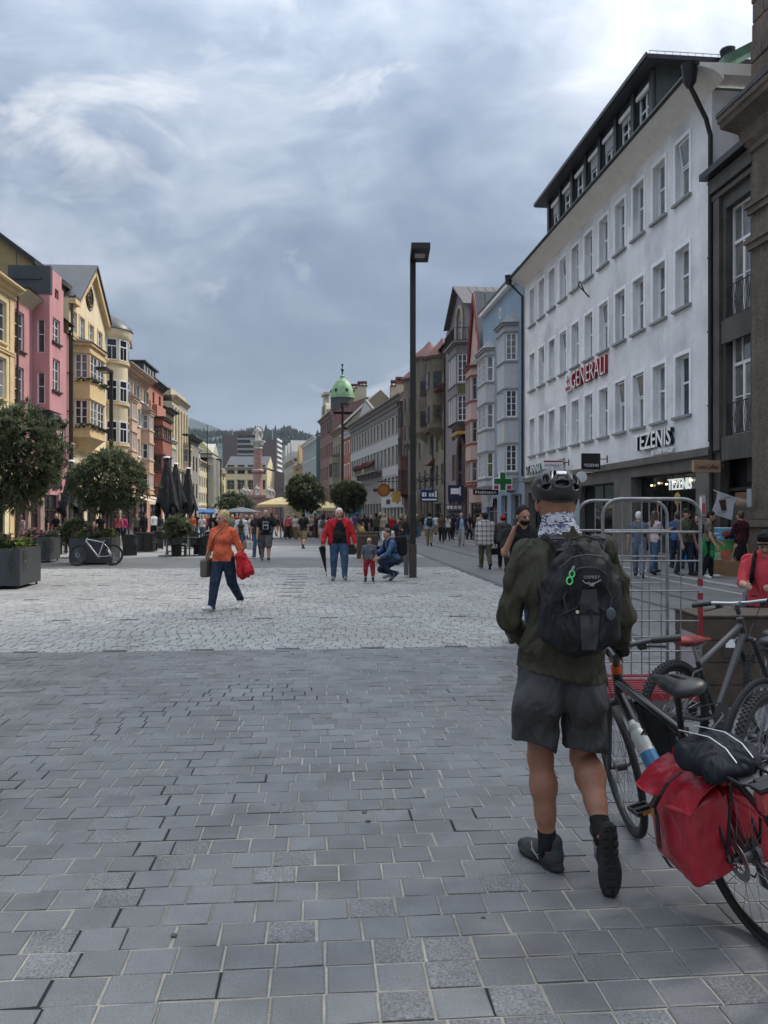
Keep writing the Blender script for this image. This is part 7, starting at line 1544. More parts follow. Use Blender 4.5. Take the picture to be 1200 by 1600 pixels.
# plaid shirt as a procedural weave
def plaid():
    m = mat('cloth_plaid', (.50, .48, .45), rough=.9, var=.05); nt = m.node_tree; N = nt.nodes; L = nt.links; tc = N.new('ShaderNodeTexCoord'); sp = N.new('ShaderNodeSeparateXYZ'); L.new(tc.outputs['Object'], sp.inputs[0]); fs = []
    for i, (fq, th) in enumerate(((7.5, .72), (0, 0), (7.0, .68))):
        if not fq: continue
        a = N.new('ShaderNodeMath'); a.operation = 'MULTIPLY'; a.inputs[1].default_value = fq; L.new(sp.outputs[i], a.inputs[0]); f = N.new('ShaderNodeMath'); f.operation = 'FRACT'; L.new(a.outputs[0], f.inputs[0]); g = N.new('ShaderNodeMath'); g.operation = 'GREATER_THAN'; g.inputs[1].default_value = th; L.new(f.outputs[0], g.inputs[0]); fs.append(g)
    ad = N.new('ShaderNodeMath'); ad.operation = 'ADD'; L.new(fs[0].outputs[0], ad.inputs[0]); L.new(fs[1].outputs[0], ad.inputs[1]); mu = N.new('ShaderNodeMath'); mu.operation = 'MULTIPLY'; mu.inputs[1].default_value = .5; L.new(ad.outputs[0], mu.inputs[0])
    mx = N.new('ShaderNodeMix'); mx.data_type = 'RGBA'; mx.inputs[6].default_value = (.46, .44, .42, 1); mx.inputs[7].default_value = (.05, .055, .065, 1); L.new(mu.outputs[0], mx.inputs[0]); L.new(mx.outputs[2], N['Principled BSDF'].inputs['Base Color']); return m
walk('person in loose white and grey plaid shirt and olive trousers walking away', 758, 889, 184, 1.68, shirt=plaid(), jacket=plaid(), trou=olive, hair='black', style='short', legs=((12, 6), (-10, 24)), vox=.014, w=1.08, hem=.44)
P = walk('person with red head covering and black striped jacket carrying a handbag', 786, 889, 176, 1.60, shirt=blk2, jacket=C('striped_jacket', (.05, .05, .045), .5), trou=blk, hair='black', style='headscarf', capm=red, legs=((14, 4), (-12, 20)), vox=.014, w=.95)
o = thing('handbag', 'black handbag held by the person with the red head covering', 'handbag', P['hands'][0], 0); s = SDF(); s.box((0, 0, -.16), (.09, .03, .07), .03); place('bag', s.mesh('bag', [blk], .014), o); m = MB(); m.tube([(-.06, 0, -.08), (0, 0, .01), (.06, 0, -.08)], .008, 5); m.build('handle', blk, o)
# man on the phone
y = 10.0; x = (815-600)/1250*y
P = person('bearded dark haired man in black polo holding a phone to his cheek', x, y, 8, 1.70, blk, dkjeans, BLACKP, 'black', 'short', sleeve=.7, arms=((8, 10, 20), (38, 14, 128)), legs=((8, 4), (-8, 14)), head=(12, 4), w=1.08, vox=.0085, skin=SKIN2, inward=(0, 22))
s = SDF(); h = 1.70
bt = SDF(); N0 = np.array(P['up']((0, .012, .845)))
def hq(q): v = (np.array(q)-np.array([0, .012, .845]))*h; v = rotx(v, R(4)); v = rotz(v, R(12)); return N0+rotx(v, P['lean'])
bt.ell(hq((0, -.026, .884)), (.0365*h, .037*h, .030*h), 0, .01); bt.cut(hq((0, -.060, .902)), (.030*h, .03*h, .012*h)); place('beard', bt.mesh('beard', [HAIRS['black']], .007), P['root'], (0, 0, P['off']))
o = thing('phone', 'dark phone in the hand of the bearded man', 'phone', P['hands'][1], R(20)); m = MB(); m.bbox(-.01, .0, -.035, .035, -.05, .09, .003); m.build('case', BLACKP, o)
# shoppers by the window
walk('grey haired person in blue grey shirt and pale jeans standing before the shop', 998, 903, 160, 1.68, shirt=C('slate', (.10, .115, .15)), trou=C('pale_jeans', (.13, .16, .21)), hair='white', style='short', sleeve=.7, vox=.014, arms=((4, 12, 10), (10, 10, 30)))
walk('woman in pale pink top and jeans standing with folded arms before the shop', 1022, 898, 120, 1.70, shirt=C('pale_pink', (.45, .36, .37)), trou=jeans, hair='brown', style='long', arms=((30, 6, 90), (28, 6, 92)), vox=.014, w=.92)
P = walk('man in olive shirt and dark cap with a strap across his chest', 1071, 901, 30, 1.76, shirt=C('olive_tee', (.105, .095, .07)), trou=dkjeans, hair='brown', style='cap', capm=C('cap_dark', (.03, .025, .02)), sleeve=.8, legs=((10, 4), (-8, 10)), vox=.013, w=1.12, belly=.8)
m = MB(); m.tube([(.13, -.12, 1.44), (0, -.19, 1.25), (-.16, -.13, 1.0)], .018, 6); q = m.build('cross_strap', blk, P['root'], smooth=50); q.location = (0, 0, P['off'])
P = walk('person in black with a bright blue bag standing behind the man in the cap', 1092, 899, -60, 1.62, shirt=blk, trou=blk, hair='black', style='long', vox=.016); o = thing('blue_bag', 'bright blue bag hanging from the person in black behind the cap wearer', 'bag', P['hands'][1], .3); s = SDF(); s.box((0, 0, -.05), (.08, .05, .22), .04); place('bag', s.mesh('bag', [C('bright_blue', (.01, .16, .42))], .016), o); m = MB(); m.tube([(-.05, 0, .2), (0, 0, .42), (.05, 0, .2)], .01, 5); m.build('handle', blk, o)
P = walk('young man in olive shirt holding a green jacket at his side', 1107, 904, 70, 1.70, shirt=C('khaki_tee', (.125, .115, .08)), trou=blk, hair='black', shoe=SHW, arms=((14, 8, 40), (10, 10, 20)), legs=((6, 3), (-6, 8)), vox=.013, head=(0, 14))
o = thing('green_jacket', 'bright green jacket tied round the young man in olive', 'jacket', P['M'].translation, P['root'].rotation_euler.z); s = SDF(); r_ = random.Random(4)
for k in range(9): a = r_.uniform(-.14, .14); s.cap((-.15, a, .98), (-.17+r_.uniform(-.03, .02), a*1.2+.02, .50+r_.uniform(0, .15)), .03, .045, 0, .015)
s.cap((-.12, -.14, 1.0), (.12, -.17, 1.02), .03, .03, 0, .01); place('cloth', s.mesh('cloth', [green], .013, wr=(.01, 34, [0])), o)
walk('woman in burgundy cardigan and dark skirt with her hair in a bun', 1158, 898, 200, 1.70, shirt=burg, trou=blk, hair='brown', style='bun', sleeve=1.9, skirt=True, arms=((20, 8, 50), (6, 8, 10)), vox=.013, w=1.02)
walk('person in blue grey jacket behind the shoppers at the window', 1058, 890, 180, 1.68, shirt=denim, trou=dkjeans, hair='brown', sleeve=1.9, vox=.018)
# woman in red shirt at the right edge
y = 7.6; x = (1200-600)/1250*y
P = person('person in coral red shirt with black backpack and dark cap looking down', x, y, -35, 1.46, C('coral', (.50, .055, .07)), blk, BLACKP, 'black', 'cap', capm=blk, sleeve=.95, arms=((34, 4, 62), (36, 6, 60)), legs=((4, 2), (-3, 4)), lean=6, head=(0, 22), vox=.0085, inward=(24, 24), w=1.1)
backpack('black backpack on the person in the coral red shirt', P, blk, .3, .42, .18, .012)
o = thing('grey_jacket', 'grey jacket hanging from the backpack of the person in coral red', 'jacket', P['M'].translation, P['root'].rotation_euler.z); s = SDF(); r_ = random.Random(9)
for k in range(8): a = r_.uniform(-.1, .1); s.cap((-.15+a*.3, .26+a, .90), (-.20+a, .30+a*1.4, .42+r_.uniform(0, .2)), .04, .05, 0, .015)
s.cap((-.2, .3, .5), (-.24, .32, .28), .05, .03, 0, .02); place('cloth', s.mesh('cloth', [C('grey_lilac', (.19, .19, .215))], .011, wr=(.012, 30, [0])), o)
# seated and standing people round the benches
walk('person in white shirt sitting on the bench behind the boy, seen from behind', 608, 872, 200, 1.70, shirt=wht, trou=dkjeans, hair='black', legs=((85, 88, 0), (85, 88, 0)), lean=18, vox=.015, sleeve=1.8)
walk('woman with sunglasses and long hair in dark top sitting among the bench crowd', 622, 862, 10, 1.68, shirt=navy, trou=blk, hair='brown', style='long', legs=((60, 60, 0), (60, 60, 0)), vox=.015)
walk('woman in brown jacket and jeans standing left of the tall lamp', 632, 868, 20, 1.64, shirt=blk2, jacket=C('brown_jacket', (.06, .045, .035)), trou=jeans, hair='brown', style='long', arms=((20, 10, 70), (20, 10, 70)), vox=.015)
walk('person in yellow shirt sitting bent forward on a bench', 569, 852, -60, 1.68, shirt=yelc, trou=blk2, hair='black', legs=((85, 88, 0), (85, 88, 0)), lean=25, vox=.018); walk('person in dark clothes sitting beside the brown box planter', 616, 860, 150, 1.7, shirt=blk, trou=blk, hair='black', legs=((85, 88, 0), (85, 88, 0)), lean=20, vox=.018)
walk('bald man in black shirt walking by the bookshop', 68, 853, 15, 1.78, shirt=blk, trou=olive, hair='brown', style='none', legs=((10, 4), (-10, 16)), vox=.02); walk('woman in black top and short jeans by the bookshop', 88, 852, -15, 1.68, shirt=blk, trou=denim, hair='blonde', style='long', leg=.8, vox=.02, w=.92)
walk('woman in pale pink blouse standing at the left edge by the flower planter', 11, 858, 20, 1.66, shirt=C('blush', (.48, .28, .28)), trou=beige_c, hair='brown', style='short', vox=.02); walk('woman in white flowered top behind the flower planter', 33, 857, -20, 1.62, shirt=C('white_floral', (.42, .35, .38), .5), trou=beige_c, hair='brown', style='long', vox=.02)
walk('woman in coral jacket standing with her back to the street behind the cafe', 185, 848, 170, 1.68, shirt=pinkc, trou=navy, hair='brown', style='long', sleeve=1.9, vox=.02); walk('person in bright pink coat next to the woman in coral', 193, 846, 190, 1.62, shirt=C('hot_pink', (.5, .05, .16)), trou=navy, hair='brown', sleeve=1.9, vox=.02)
walk('dark clothed man with beard leaning over the cafe chairs', 223, 850, 60, 1.80, shirt=blk, trou=blk, hair='black', sleeve=1.9, lean=15, vox=.02); walk('person in mottled green shirt between the pink coat and the dark man', 213, 846, 20, 1.7, shirt=C('camo', (.12, .13, .08), .5), trou=blk2, hair='brown', vox=.02)
walk('person sitting in dark clothes among the cafe tables behind the bicycle', 146, 856, 30, 1.7, shirt=blk, trou=blk2, hair='brown', legs=((85, 88, 0), (85, 88, 0)), vox=.02); walk('woman with reddish hair in black behind the round oleander', 157, 850, 20, 1.68, shirt=blk, trou=blk, hair='brown', style='long', vox=.02)
# far crowd: every figure its own, coarse
pal = [('black', blk), ('dark grey', blk2), ('navy', navy), ('white', wht), ('red', red), ('green', sage), ('pale blue', lblue), ('beige', beige_c), ('orange', orng), ('purple', purple), ('teal', teal_c), ('olive', olive), ('grey', greyc), ('pink', pinkc)]
tro = [('dark', blk), ('denim', jeans), ('grey', greyc), ('khaki', khaki), ('navy', navy)]
r_ = random.Random(21); used = set()
spots = [(363, 852, 'green', 0), (316, 843, 'white', 1), (272, 846, 'orange', 0), (262, 844, 'dark grey', 0), (300, 842, 'orange', 1), (306, 839, 'black', 0), (322, 838, 'red', 0), (330, 840, 'navy', 0), (338, 842, 'black', 1), (347, 838, 'beige', 0), (240, 842, 'white', 0), (251, 840, 'navy', 0), (385, 843, 'black', 0), (393, 845, 'white', 1), (424, 842, 'black', 0), (432, 838, 'dark grey', 0), (450, 842, 'pink', 0), (458, 839, 'beige', 1), (462, 843, 'white', 0), (486, 840, 'beige', 0), (492, 838, 'pink', 1), (497, 842, 'dark grey', 0), (514, 838, 'black', 0), (522, 840, 'navy', 0), (548, 838, 'pale blue', 1), (556, 841, 'purple', 0), (563, 843, 'black', 1), (571, 844, 'dark grey', 1), (580, 842, 'black', 0), (588, 845, 'olive', 0), (594, 843, 'navy', 1), (600, 846, 'beige', 0), (606, 842, 'black', 1), (613, 844, 'red', 0), (627, 845, 'black', 0), (636, 842, 'teal', 0), (541, 833, 'grey', 0), (533, 830, 'navy', 0), (478, 832, 'dark grey', 0), (440, 831, 'purple', 0), (416, 830, 'teal', 0), (370, 832, 'red', 0), (357, 830, 'grey', 0), (376, 829, 'white', 0), (400, 831, 'navy', 0), (342, 829, 'pale blue', 0), (288, 832, 'black', 0), (742, 846, 'black', 0), (734, 844, 'dark grey', 1), (752, 848, 'beige', 1), (660, 838, 'navy', 0), (648, 836, 'red', 0), (652, 841, 'olive', 1), (681, 836, 'white', 0)]
near_ref = lambda u: ('near the left cafe' if u < 270 else 'near the blue stalls' if u < 350 else 'before the memorial column' if u < 440 else 'under the yellow parasols' if u < 515 else 'before the cream palace' if u < 560 else 'behind the benches' if u < 645 else 'by the brown turreted house' if u < 700 else 'by the pink gabled house')
for u, v, cn, fc in spots:
    cm = dict(pal)[cn]; tn, tm = r_.choice(tro); hn = r_.choice(['brown', 'black', 'grey', 'blonde', 'brown']); st = r_.choice(['short', 'short', 'long', 'tail', 'cap']); sw = r_.uniform(4, 16)
    pose = 'facing the camera' if fc else 'walking away'
    lab = 'person in %s top and %s trousers %s, %s' % (cn, tn, pose, near_ref(u))
    if lab in used: lab = 'person in %s top, %s trousers and %s hair %s, %s' % (cn, tn, hn, pose, near_ref(u))
    used.add(lab); x, y = at(u, v)
    person(lab, x, y, (180 if not fc else 0)+r_.uniform(-50, 50), r_.uniform(1.60, 1.82), shirt=cm, trou=tm, hair=hn, style=st, capm=blk2, sleeve=r_.choice([.5, .6, 1.9]), leg=r_.choice([2, 2, 2, .9]), legs=((sw, 4), (-sw, sw*1.6)), arms=((-sw, 8, 14), (sw, 8, 18)), vox=.026 if v > 836 else .032, w=r_.uniform(.92, 1.12), group='people in the far crowd')
# ------------------------------------------------ foreground: roll container, timber crate, bicycles, the man with the helmet
o = thing('roll_container', 'tall grey wire roll container with a red lattice base behind the parked bicycles', 'roll container', (2.12, 6.4, 0), .0)
CAGE = mat('dull_zinc', (.24, .24, .24), rough=.42, var=.25, scale=14, metal=.6)
def cage_panel(par, y, x0, x1, z0, z1):
    m = MB(); r_ = .14; P = [(x0, y, z0), (x0, y, z1-r_)]+[(x0+r_-r_*math.cos(a), y, z1-r_+r_*math.sin(a)) for a in np.linspace(.2, math.pi/2, 6)]+[(x1-r_+r_*math.sin(a), y, z1-r_+r_*math.cos(a)) for a in np.linspace(0, math.pi/2-.2, 6)]+[(x1, y, z1-r_), (x1, y, z0)]
    m.tube(P, .0145, 10); f = m.build('side_frame', CAGE, par, smooth=50)
    n = 5
    for k in range(1, n): x = x0+(x1-x0)*k/n; q = MB(); q.tube([(x, y, z0), (x, y, z1)], .0055, 6); q.build('bar', CAGE, f, smooth=50)
    for i, z in enumerate((.30, .52, .76, 1.0, 1.24, 1.47)): q = MB(); q.tube([(x0, y-.008, z), (x1, y-.008, z)], .0065 if i < 5 else .011, 6); q.build('bar', CAGE, f, smooth=50)
cage_panel(o, .0, -.37, .41, .16, 1.735); cage_panel(o, .72, -.40, .40, .16, 1.735)
m = MB()
for k in range(9): m.box(-.38, .42, -.02+k*.085, .02+k*.085, .165, .185)
for k in range(9): m.box(-.38+k*.0975, -.35+k*.0975, -.02, .70, .150, .1645)
m.box(-.4, .44, -.04, -.021, .13, .19); m.box(-.4, .44, .701, .72, .13, .19); m.build('base_lattice', mat('red_base', (.24, .018, .03), rough=.5, var=.2), o)
for sx in (-.32, .36):
    for sy in (.03, .64): q = MB(); q.lathe([(.005, -.016), (.055, -.016), (.055, .016), (.005, .016)], 14, 0, Matrix.Translation((sx, sy, .055)) @ Matrix.Rotation(R(90), 4, 'Y')); q.box(sx-.025, sx+.025, sy-.02, sy+.02, .09, .13, 1); q.build('castor', [BLACKM, STEEL], o)
m = MB()
for k in range(9): m.box(.395, .425, -.0175, .0175, .60+k*.055, .655+k*.055, 0 if k not in (5, 7) else 1)
split_build(m, 'marking_tape', [mat('tape_red', (.22, .015, .02), rough=.5), GREYF], o)
m = MB(); m.box(-.425, -.385, .70, .74, 1.0, 1.78); m.bbox(-.43, -.38, .695, .745, 1.76, 1.79, .006); m.build('corner_post', mat('post_grey', (.25, .29, .29), rough=.5, var=.1), o)
# timber crate
CRW = mat('crate_dark_wood', (.062, .045, .032), rough=.75, var=.3, scale=5)
o = thing('timber_crate', 'brown timber box with a white label behind the parked bicycles', 'crate', (2.63, 6.68, 0), 0); W_, D_, H_ = .86, .55, .75
for k in range(4):
    z0, z1 = k*H_/4, (k+1)*H_/4-.006
    m = MB(); m.bbox(0, W_, 0, .022, z0, z1, .004); m.build('board', CRW, o); m = MB(); m.bbox(0, .022, .0235, D_, z0, z1, .004); m.build('board', CRW, o)
m = MB(); m.bbox(-.01, W_, -.012, D_, H_, H_+.02, .004); m.build('lid', CRW, o); m = MB(); m.box(.024, W_, .024, D_, 0, H_-.01); m.build('inside', BLACKM, o)
m = MB(); m.box(.2, .7, -.006, -.001, .42, .58, 1); m.box(.22, .36, -.010, -.0065, .50, .57); m.build('label_plate', [WHITE, BROWNF], o); m = MB(); m.box(-.004, -.001, .05, .42, .30, .60, 0); m.build('side_sheet', [mat('sheet_grey', (.30, .31, .32), rough=.6)], o)

# ---- bicycles
RUB = mat('tyre_rubber', (.018, .018, .018), rough=.85, var=.25, scale=10); RIMB = mat('rim_black', (.02, .02, .02), rough=.35, metal=.4); SPK = mat('spoke_steel', (.35, .35, .36), rough=.3, metal=.9); ALU = mat('alloy', (.42, .42, .43), rough=.3, metal=.85, var=.1); ALUD = mat('alloy_dark', (.08, .08, .085), rough=.35, metal=.7, var=.1)
_WH = {}
def wheel(par, x, rad, knob, rim, steer=None, zc=None, disc=True):
    key = (rad, knob, rim.name)
    if key not in _WH:
        tr = .0245 if knob else .018; n = 48; t = MB(); t.tube([((rad-tr)*math.cos(2*math.pi*k/n), 0, (rad-tr)*math.sin(2*math.pi*k/n)) for k in range(n)], tr, 10, closed=True)
        if knob:
            for k in range(72):
                a = 2*math.pi*k/72
                for yy in (-.016, 0, .016): t.box(-.006, .006, yy-.005, yy+.005, -.002, .007, 0, Matrix.Rotation(-a+(.04 if yy == 0 else 0), 4, 'Y') @ Matrix.Translation((0, 0, rad-.002-abs(yy)*.35)))
        r_ = MB(); rr = rad-2*tr+.004; r_.lathe([(rr, -.011), (rr, .011), (rr-.02, .008), (rr-.024, 0), (rr-.02, -.008), (rr, -.011)], 48, 0, Matrix.Rotation(R(90), 4, 'X'))
        s = MB(); nsp = 32
        for k in range(nsp):
            a = 2*math.pi*k/nsp; sd_ = 1 if k % 2 else -1; b_ = a+(.55 if (k//2) % 2 else -.55); s.tube([(.022*math.cos(b_), sd_*.028, .022*math.sin(b_)), ((rr-.02)*math.cos(a), 0, (rr-.02)*math.sin(a))], .0012, 4, caps=False)
        h = MB(); h.tube([(0, -.05, 0), (0, -.03, 0), (0, -.028, 0), (0, .028, 0), (0, .03, 0), (0, .05, 0)], [.008, .012, .024, .024, .012, .008], 12)
        if disc: h.lathe([(.05, -.001), (.08, -.001), (.08, .001), (.05, .001), (.05, -.001)], 24, 1, Matrix.Translation((0, .038, 0)) @ Matrix.Rotation(R(90), 4, 'X'))
        for k in range(5): a = k*1.2566; h.box(.02, .055, .037, .039, -.005, .005, 1, Matrix.Rotation(a, 4, 'Y'))
        _WH[key] = (r_.mesh('rim', [rim], 40), t.mesh('tyre', [RUB], True), s.mesh('spokes', [SPK]), h.mesh('hub', [ALUD, SPK], 40))
    a, b_, c, d = _WH[key]; w_ = place('wheel', a, par); w_.location = (x, 0, rad if zc is None else zc)
    if steer: w_.rotation_euler = (0, 0, steer)
    place('tyre', b_, w_); place('spokes', c, w_)['kind'] = 'stuff'; place('hub', d, w_); return w_
def bike(label, rear, head, lean, fcol, rad=.345, wb=1.07, knob=False, saddle_z=.96, bar='flat', steer=0.0, accent=None, rim=None, guards=False, rack=False, post=ALU, group=None, saddlem=None, bagtube=False, sus=False, barm=None):
    """rear = ground contact of the rear wheel; local x forward, y left"""
    o = thing('bicycle', label, 'bicycle', (rear[0], rear[1], 0), 0, group); o.matrix_world = Matrix.Translation((rear[0], rear[1], 0)) @ Matrix.Rotation(head, 4, 'Z') @ Matrix.Rotation(-lean, 4, 'X')
    rim = rim or RIMB; wheel(o, 0, rad, knob, rim); s_ = rad/.345
    BB = (.43, 0, .285); ST = (.27, 0, .78 if saddle_z > .85 else .66); HT = (.785, 0, .90); HB = (.825, 0, .76); RA = (0, 0, rad)
    m = MB(); m.tube([BB, ST], .017, 12); m.tube([(ST[0]+.01, 0, ST[2]-.03), (HT[0]+.012, 0, HT[2]-.045)], .021, 12); m.tube([BB, (HB[0]-.005, 0, HB[2]+.03)], [.021, .026], 12); m.tube([HB, HT], .024, 12); m.tube([(BB[0], -.035, BB[2]), (BB[0], .035, BB[2])], .024, 12)
    for sy in (1, -1): m.tube([(BB[0]-.02, sy*.03, BB[2]), (.18, sy*.045, .30), (0, sy*.062, rad)], .0105, 8); m.tube([(ST[0]+.02, sy*.018, ST[2]-.05), (.15, sy*.045, .60), (0, sy*.062, rad)], .0085, 8)
    m.build('frame', fcol, o, smooth=50)
    if accent: m = MB(); m.tube([(HT[0]-.001, 0, HT[2]+.001), (HT[0]-.010, 0, HT[2]+.032)], .0255, 12); m.build('head_spacer', accent, o, smooth=50)
    fk = bpy.data.objects.new('fork', None)
    ax = Vector((HT[0]-HB[0], 0, HT[2]-HB[2])).normalized()
    m = MB(); sp = (HB[0]+.005, 0, HB[2]-.012); m.tube([(sp[0], -.055, sp[2]), (sp[0], .055, sp[2])], .018, 10)
    for sy in (1, -1): m.tube([(sp[0], sy*.055, sp[2]), (.93, sy*.058, .58), (wb, sy*.058, rad)], [.019, .018, .012] if sus else [.015, .013, .009], 10)
    T = Matrix.Translation(HB) @ Matrix.Rotation(steer, 4, ax) @ Matrix.Translation(-Vector(HB))
    fo = m.build('fork', ALUD if sus else fcol, o, smooth=50); fo.matrix_local = T
    w_ = wheel(o, wb, rad, knob, rim); w_.matrix_local = T @ Matrix.Translation((wb, 0, rad))
    m = MB(); hx, hz = HT[0]-.03, HT[2]+.075; m.tube([(HT[0]-.008, 0, HT[2]+.03), (hx, 0, hz)], .016, 10); m.tube([(hx, 0, hz), (hx+.07, 0, hz+.02)], .017, 10); so = m.build('stem', ALUD, o, smooth=50); so.matrix_local = T
    bx, bz = hx+.075, hz+.025
    m = MB(); m.tube([(bx-.045, .31, bz+.0), (bx-.02, .18, bz+.01), (bx, .06, bz), (bx, -.06, bz), (bx-.02, -.18, bz+.01), (bx-.045, -.31, bz)], .0125, 10); hb = m.build('handlebar', barm or ALUD, o, smooth=50); hb.matrix_local = T
    for sy in (1, -1):
        m = MB(); m.tube([(bx-.025, sy*.19, bz+.01), (bx-.044, sy*.32, bz)], [.0165, .018], 10); q = m.build('grip', BLACKP, o, smooth=50); q.matrix_local = T
        m = MB(); m.tube([(bx-.01, sy*.165, bz), (bx+.04, sy*.18, bz-.03), (bx+.02, sy*.27, bz-.045)], .006, 6); m.bbox(bx-.02, bx+.03, sy*.15-.018, sy*.15+.018, bz-.03, bz+.015, .006); q = m.build('brake_lever', BLACKM, o); q.matrix_local = T
        m = MB(); m.tube([(bx+.03, sy*.15, bz-.01), (bx+.11, sy*.10, bz-.02), (bx+.10, sy*.03, bz-.15), (HB[0]+.03, sy*.02, HB[2])], .0028, 5); q = m.build('cable', BLACKP, o); q.matrix_local = T
    m = MB(); m.tube([(ST[0]+.003, 0, ST[2]-.01), (.235, 0, saddle_z-.045)], .0135, 10); m.build('seat_post', post, o, smooth=50); sx_ = .235
    s = SDF(); s.cap((sx_-.09, 0, saddle_z), (sx_+.02, 0, saddle_z-.004), .07, .05, 0, .02, (1, 1.05, .5)); s.cap((sx_+.0, 0, saddle_z-.004), (sx_+.17, 0, saddle_z-.012), .04, .018, 0, .03, (1, 1, .65)); s.cut((sx_+.02, 0, saddle_z+.045), (.13, .012, .03)); place('saddle', s.mesh('saddle', [saddlem or mat('saddle_black', (.016, .016, .017), rough=.42, var=.15)], .007), o)
    m = MB()
    for sy in (1, -1): m.tube([(sx_-.1, sy*.022, saddle_z-.025), (sx_-.03, sy*.022, saddle_z-.045), (sx_+.05, sy*.022, saddle_z-.045), (sx_+.13, sy*.012, saddle_z-.02)], .004, 6)
    m.build('saddle_rail', SPK, o)
    m = MB(); m.lathe([(.03, -.002), (.092, -.002), (.092, .002), (.03, .002), (.03, -.002)], 30, 0, Matrix.Translation((BB[0], -.045, BB[2])) @ Matrix.Rotation(R(90), 4, 'X'))
    for sy, a in ((-1, R(200)), (1, R(20))): m.tube([(BB[0], sy*.05, BB[2]), (BB[0]+.17*math.cos(a), sy*.066, BB[2]+.17*math.sin(a))], [.014, .010], 8)
    m.build('crankset', ALUD, o, smooth=50)
    for sy, a in ((-1, R(200)), (1, R(20))):
        c = Vector((BB[0]+.17*math.cos(a), sy*.115, BB[2]+.17*math.sin(a))); q = MB()
        for (x0, x1, y0, y1) in ((-.05, .05, -.045, -.035), (-.05, .05, .035, .045), (-.05, -.04, -.035, .035), (.04, .05, -.035, .035), (-.01, .01, -.055, .045)): q.box(c.x+x0, c.x+x1, c.y+y0, c.y+y1, c.z-.008, c.z+.008)
        for xx in (-.052, .051): q.box(c.x+xx-.001, c.x+xx+.001, c.y-.02, c.y+.02, c.z-.006, c.z+.006, 1)
        q.build('pedal', [BLACKP, mat('amber_reflector', (.5, .2, .01), rough=.2)], o)
    m = MB(); m.tube([(BB[0], -.045, BB[2]+.092), (0, -.045, rad+.045)], .004, 5); m.tube([(BB[0], -.045, BB[2]-.092), (.05, -.045, rad-.12), (0, -.045, rad-.05)], .004, 5); m.lathe([(.02, -.012), (.05, -.012), (.035, .012), (.02, .012)], 20, 0, Matrix.Translation((0, -.04, rad)) @ Matrix.Rotation(R(90), 4, 'X')); m.bbox(-.02, .03, -.075, -.045, rad-.14, rad-.06, .006); m.build('chain', ALUD, o)
    if guards:
        for cx_, a0, a1, nm in ((0, R(-5), R(175), 1), (wb, R(35), R(160), 2)):
            q = MB(); vs = []; n = 20
            for k in range(n+1):
                a = a0+(a1-a0)*k/n
                for yy, dr in ((-.026, -.008), (-.015, .004), (.015, .004), (.026, -.008)): vs.append((cx_+(rad+.018+dr)*math.cos(a), yy, rad+(rad+.018+dr)*math.sin(a)))
            q.add(vs, [(k*4+j, k*4+j+1, k*4+j+5, k*4+j+4) for k in range(n) for j in range(3)]); g_ = q.build('mudguard', mat('guard_grey', (.05, .05, .055), rough=.4), o, smooth=True)
            if nm == 2: g_.matrix_local = T
    if rack:
        q = MB(); zr = .71
        for sy in (1, -1): q.tube([(.24, sy*.05, zr-.02), (.15, sy*.06, zr), (-.20, sy*.06, zr), (-.23, sy*.03, zr)], .006, 8); q.tube([(.0, sy*.07, rad+.03), (.06, sy*.058, zr)], .006, 8); q.tube([(.0, sy*.07, rad+.03), (-.14, sy*.058, zr)], .006, 8)
        for xx in (-.2, -.08, .04, .14): q.tube([(xx, -.06, zr), (xx, .06, zr)], .005, 6)
        q.build('rack', BLACKM, o, smooth=50)
    return o
head_ = math.atan2(1.07, -.175)
BIKE = bike('black touring bicycle with loaded rear rack pushed by the man in the helmet', (1.425, 2.985), head_, R(14), mat('frame_black', (.012, .012, .013), rough=.3, var=.1, coat=.5), steer=R(-10), accent=mat('orange_anodised', (.55, .10, .02), rough=.35, metal=.4), guards=False, rack=True, post=BLACKM, sus=True, saddle_z=.965)
q = MB(); a = [R(t) for t in range(60, 176, 6)]; rg = .372; q.add([(rg*math.cos(t), yy, .345+rg*math.sin(t)) for t in a for yy in (-.028, .028)], [(2*k, 2*k+1, 2*k+3, 2*k+2) for k in range(len(a)-1)]); q.build('mudguard', mat('guard_grey', (.05, .05, .055), rough=.4), BIKE, smooth=True)
q = MB(); q.lathe([(.001, .012), (.022, .010), (.026, 0)], 16, 0, Matrix.Translation((-.395, 0, .45)) @ Matrix.Rotation(R(-90), 4, 'Y')); q.bbox(-.39, -.36, -.02, .02, .40, .50, .006, 1); q.build('reflector', [mat('reflector_red', (.35, .02, .02), rough=.2), _M['guard_grey']], BIKE)
q = MB(); q.bbox(-.30, -.245, -.058, .058, .625, .71, .02); q.bbox(-.25, -.22, -.03, .03, .66, .73, .005, 1); q.bbox(-.303, -.245, -.06, .06, .713, .728, .004, 1); q.build('rear_light', [mat('light_red', (.30, .015, .02), rough=.15, coat=.6), BLACKM], BIKE)
q = MB(); q.prism([(.34, .52), (.37, .76), (.62, .80), (.60, .74), (.46, .58)], -.028, .028); q.build('frame_bag', blk, BIKE)
q = MB(); q.tube([(.60, .04, .50), (.66, .045, .60), (.63, .0, .66)], .005, 6); q.tube([(.60, -.02, .50), (.66, -.02, .60), (.63, .0, .66)], .005, 6); q.build('bottle_cage', BLACKM, BIKE)
BW = mat('bottle_clear', (.50, .52, .50), rough=.25, var=.05); 
bt_ = thing('water_bottle', 'white and blue water bottle in the frame of the touring bicycle', 'bottle', (0, 0, 0)); bt_.matrix_world = BIKE.matrix_world @ Matrix.Translation((.565, .015, .50)) @ Matrix.Rotation(R(40), 4, 'Y')
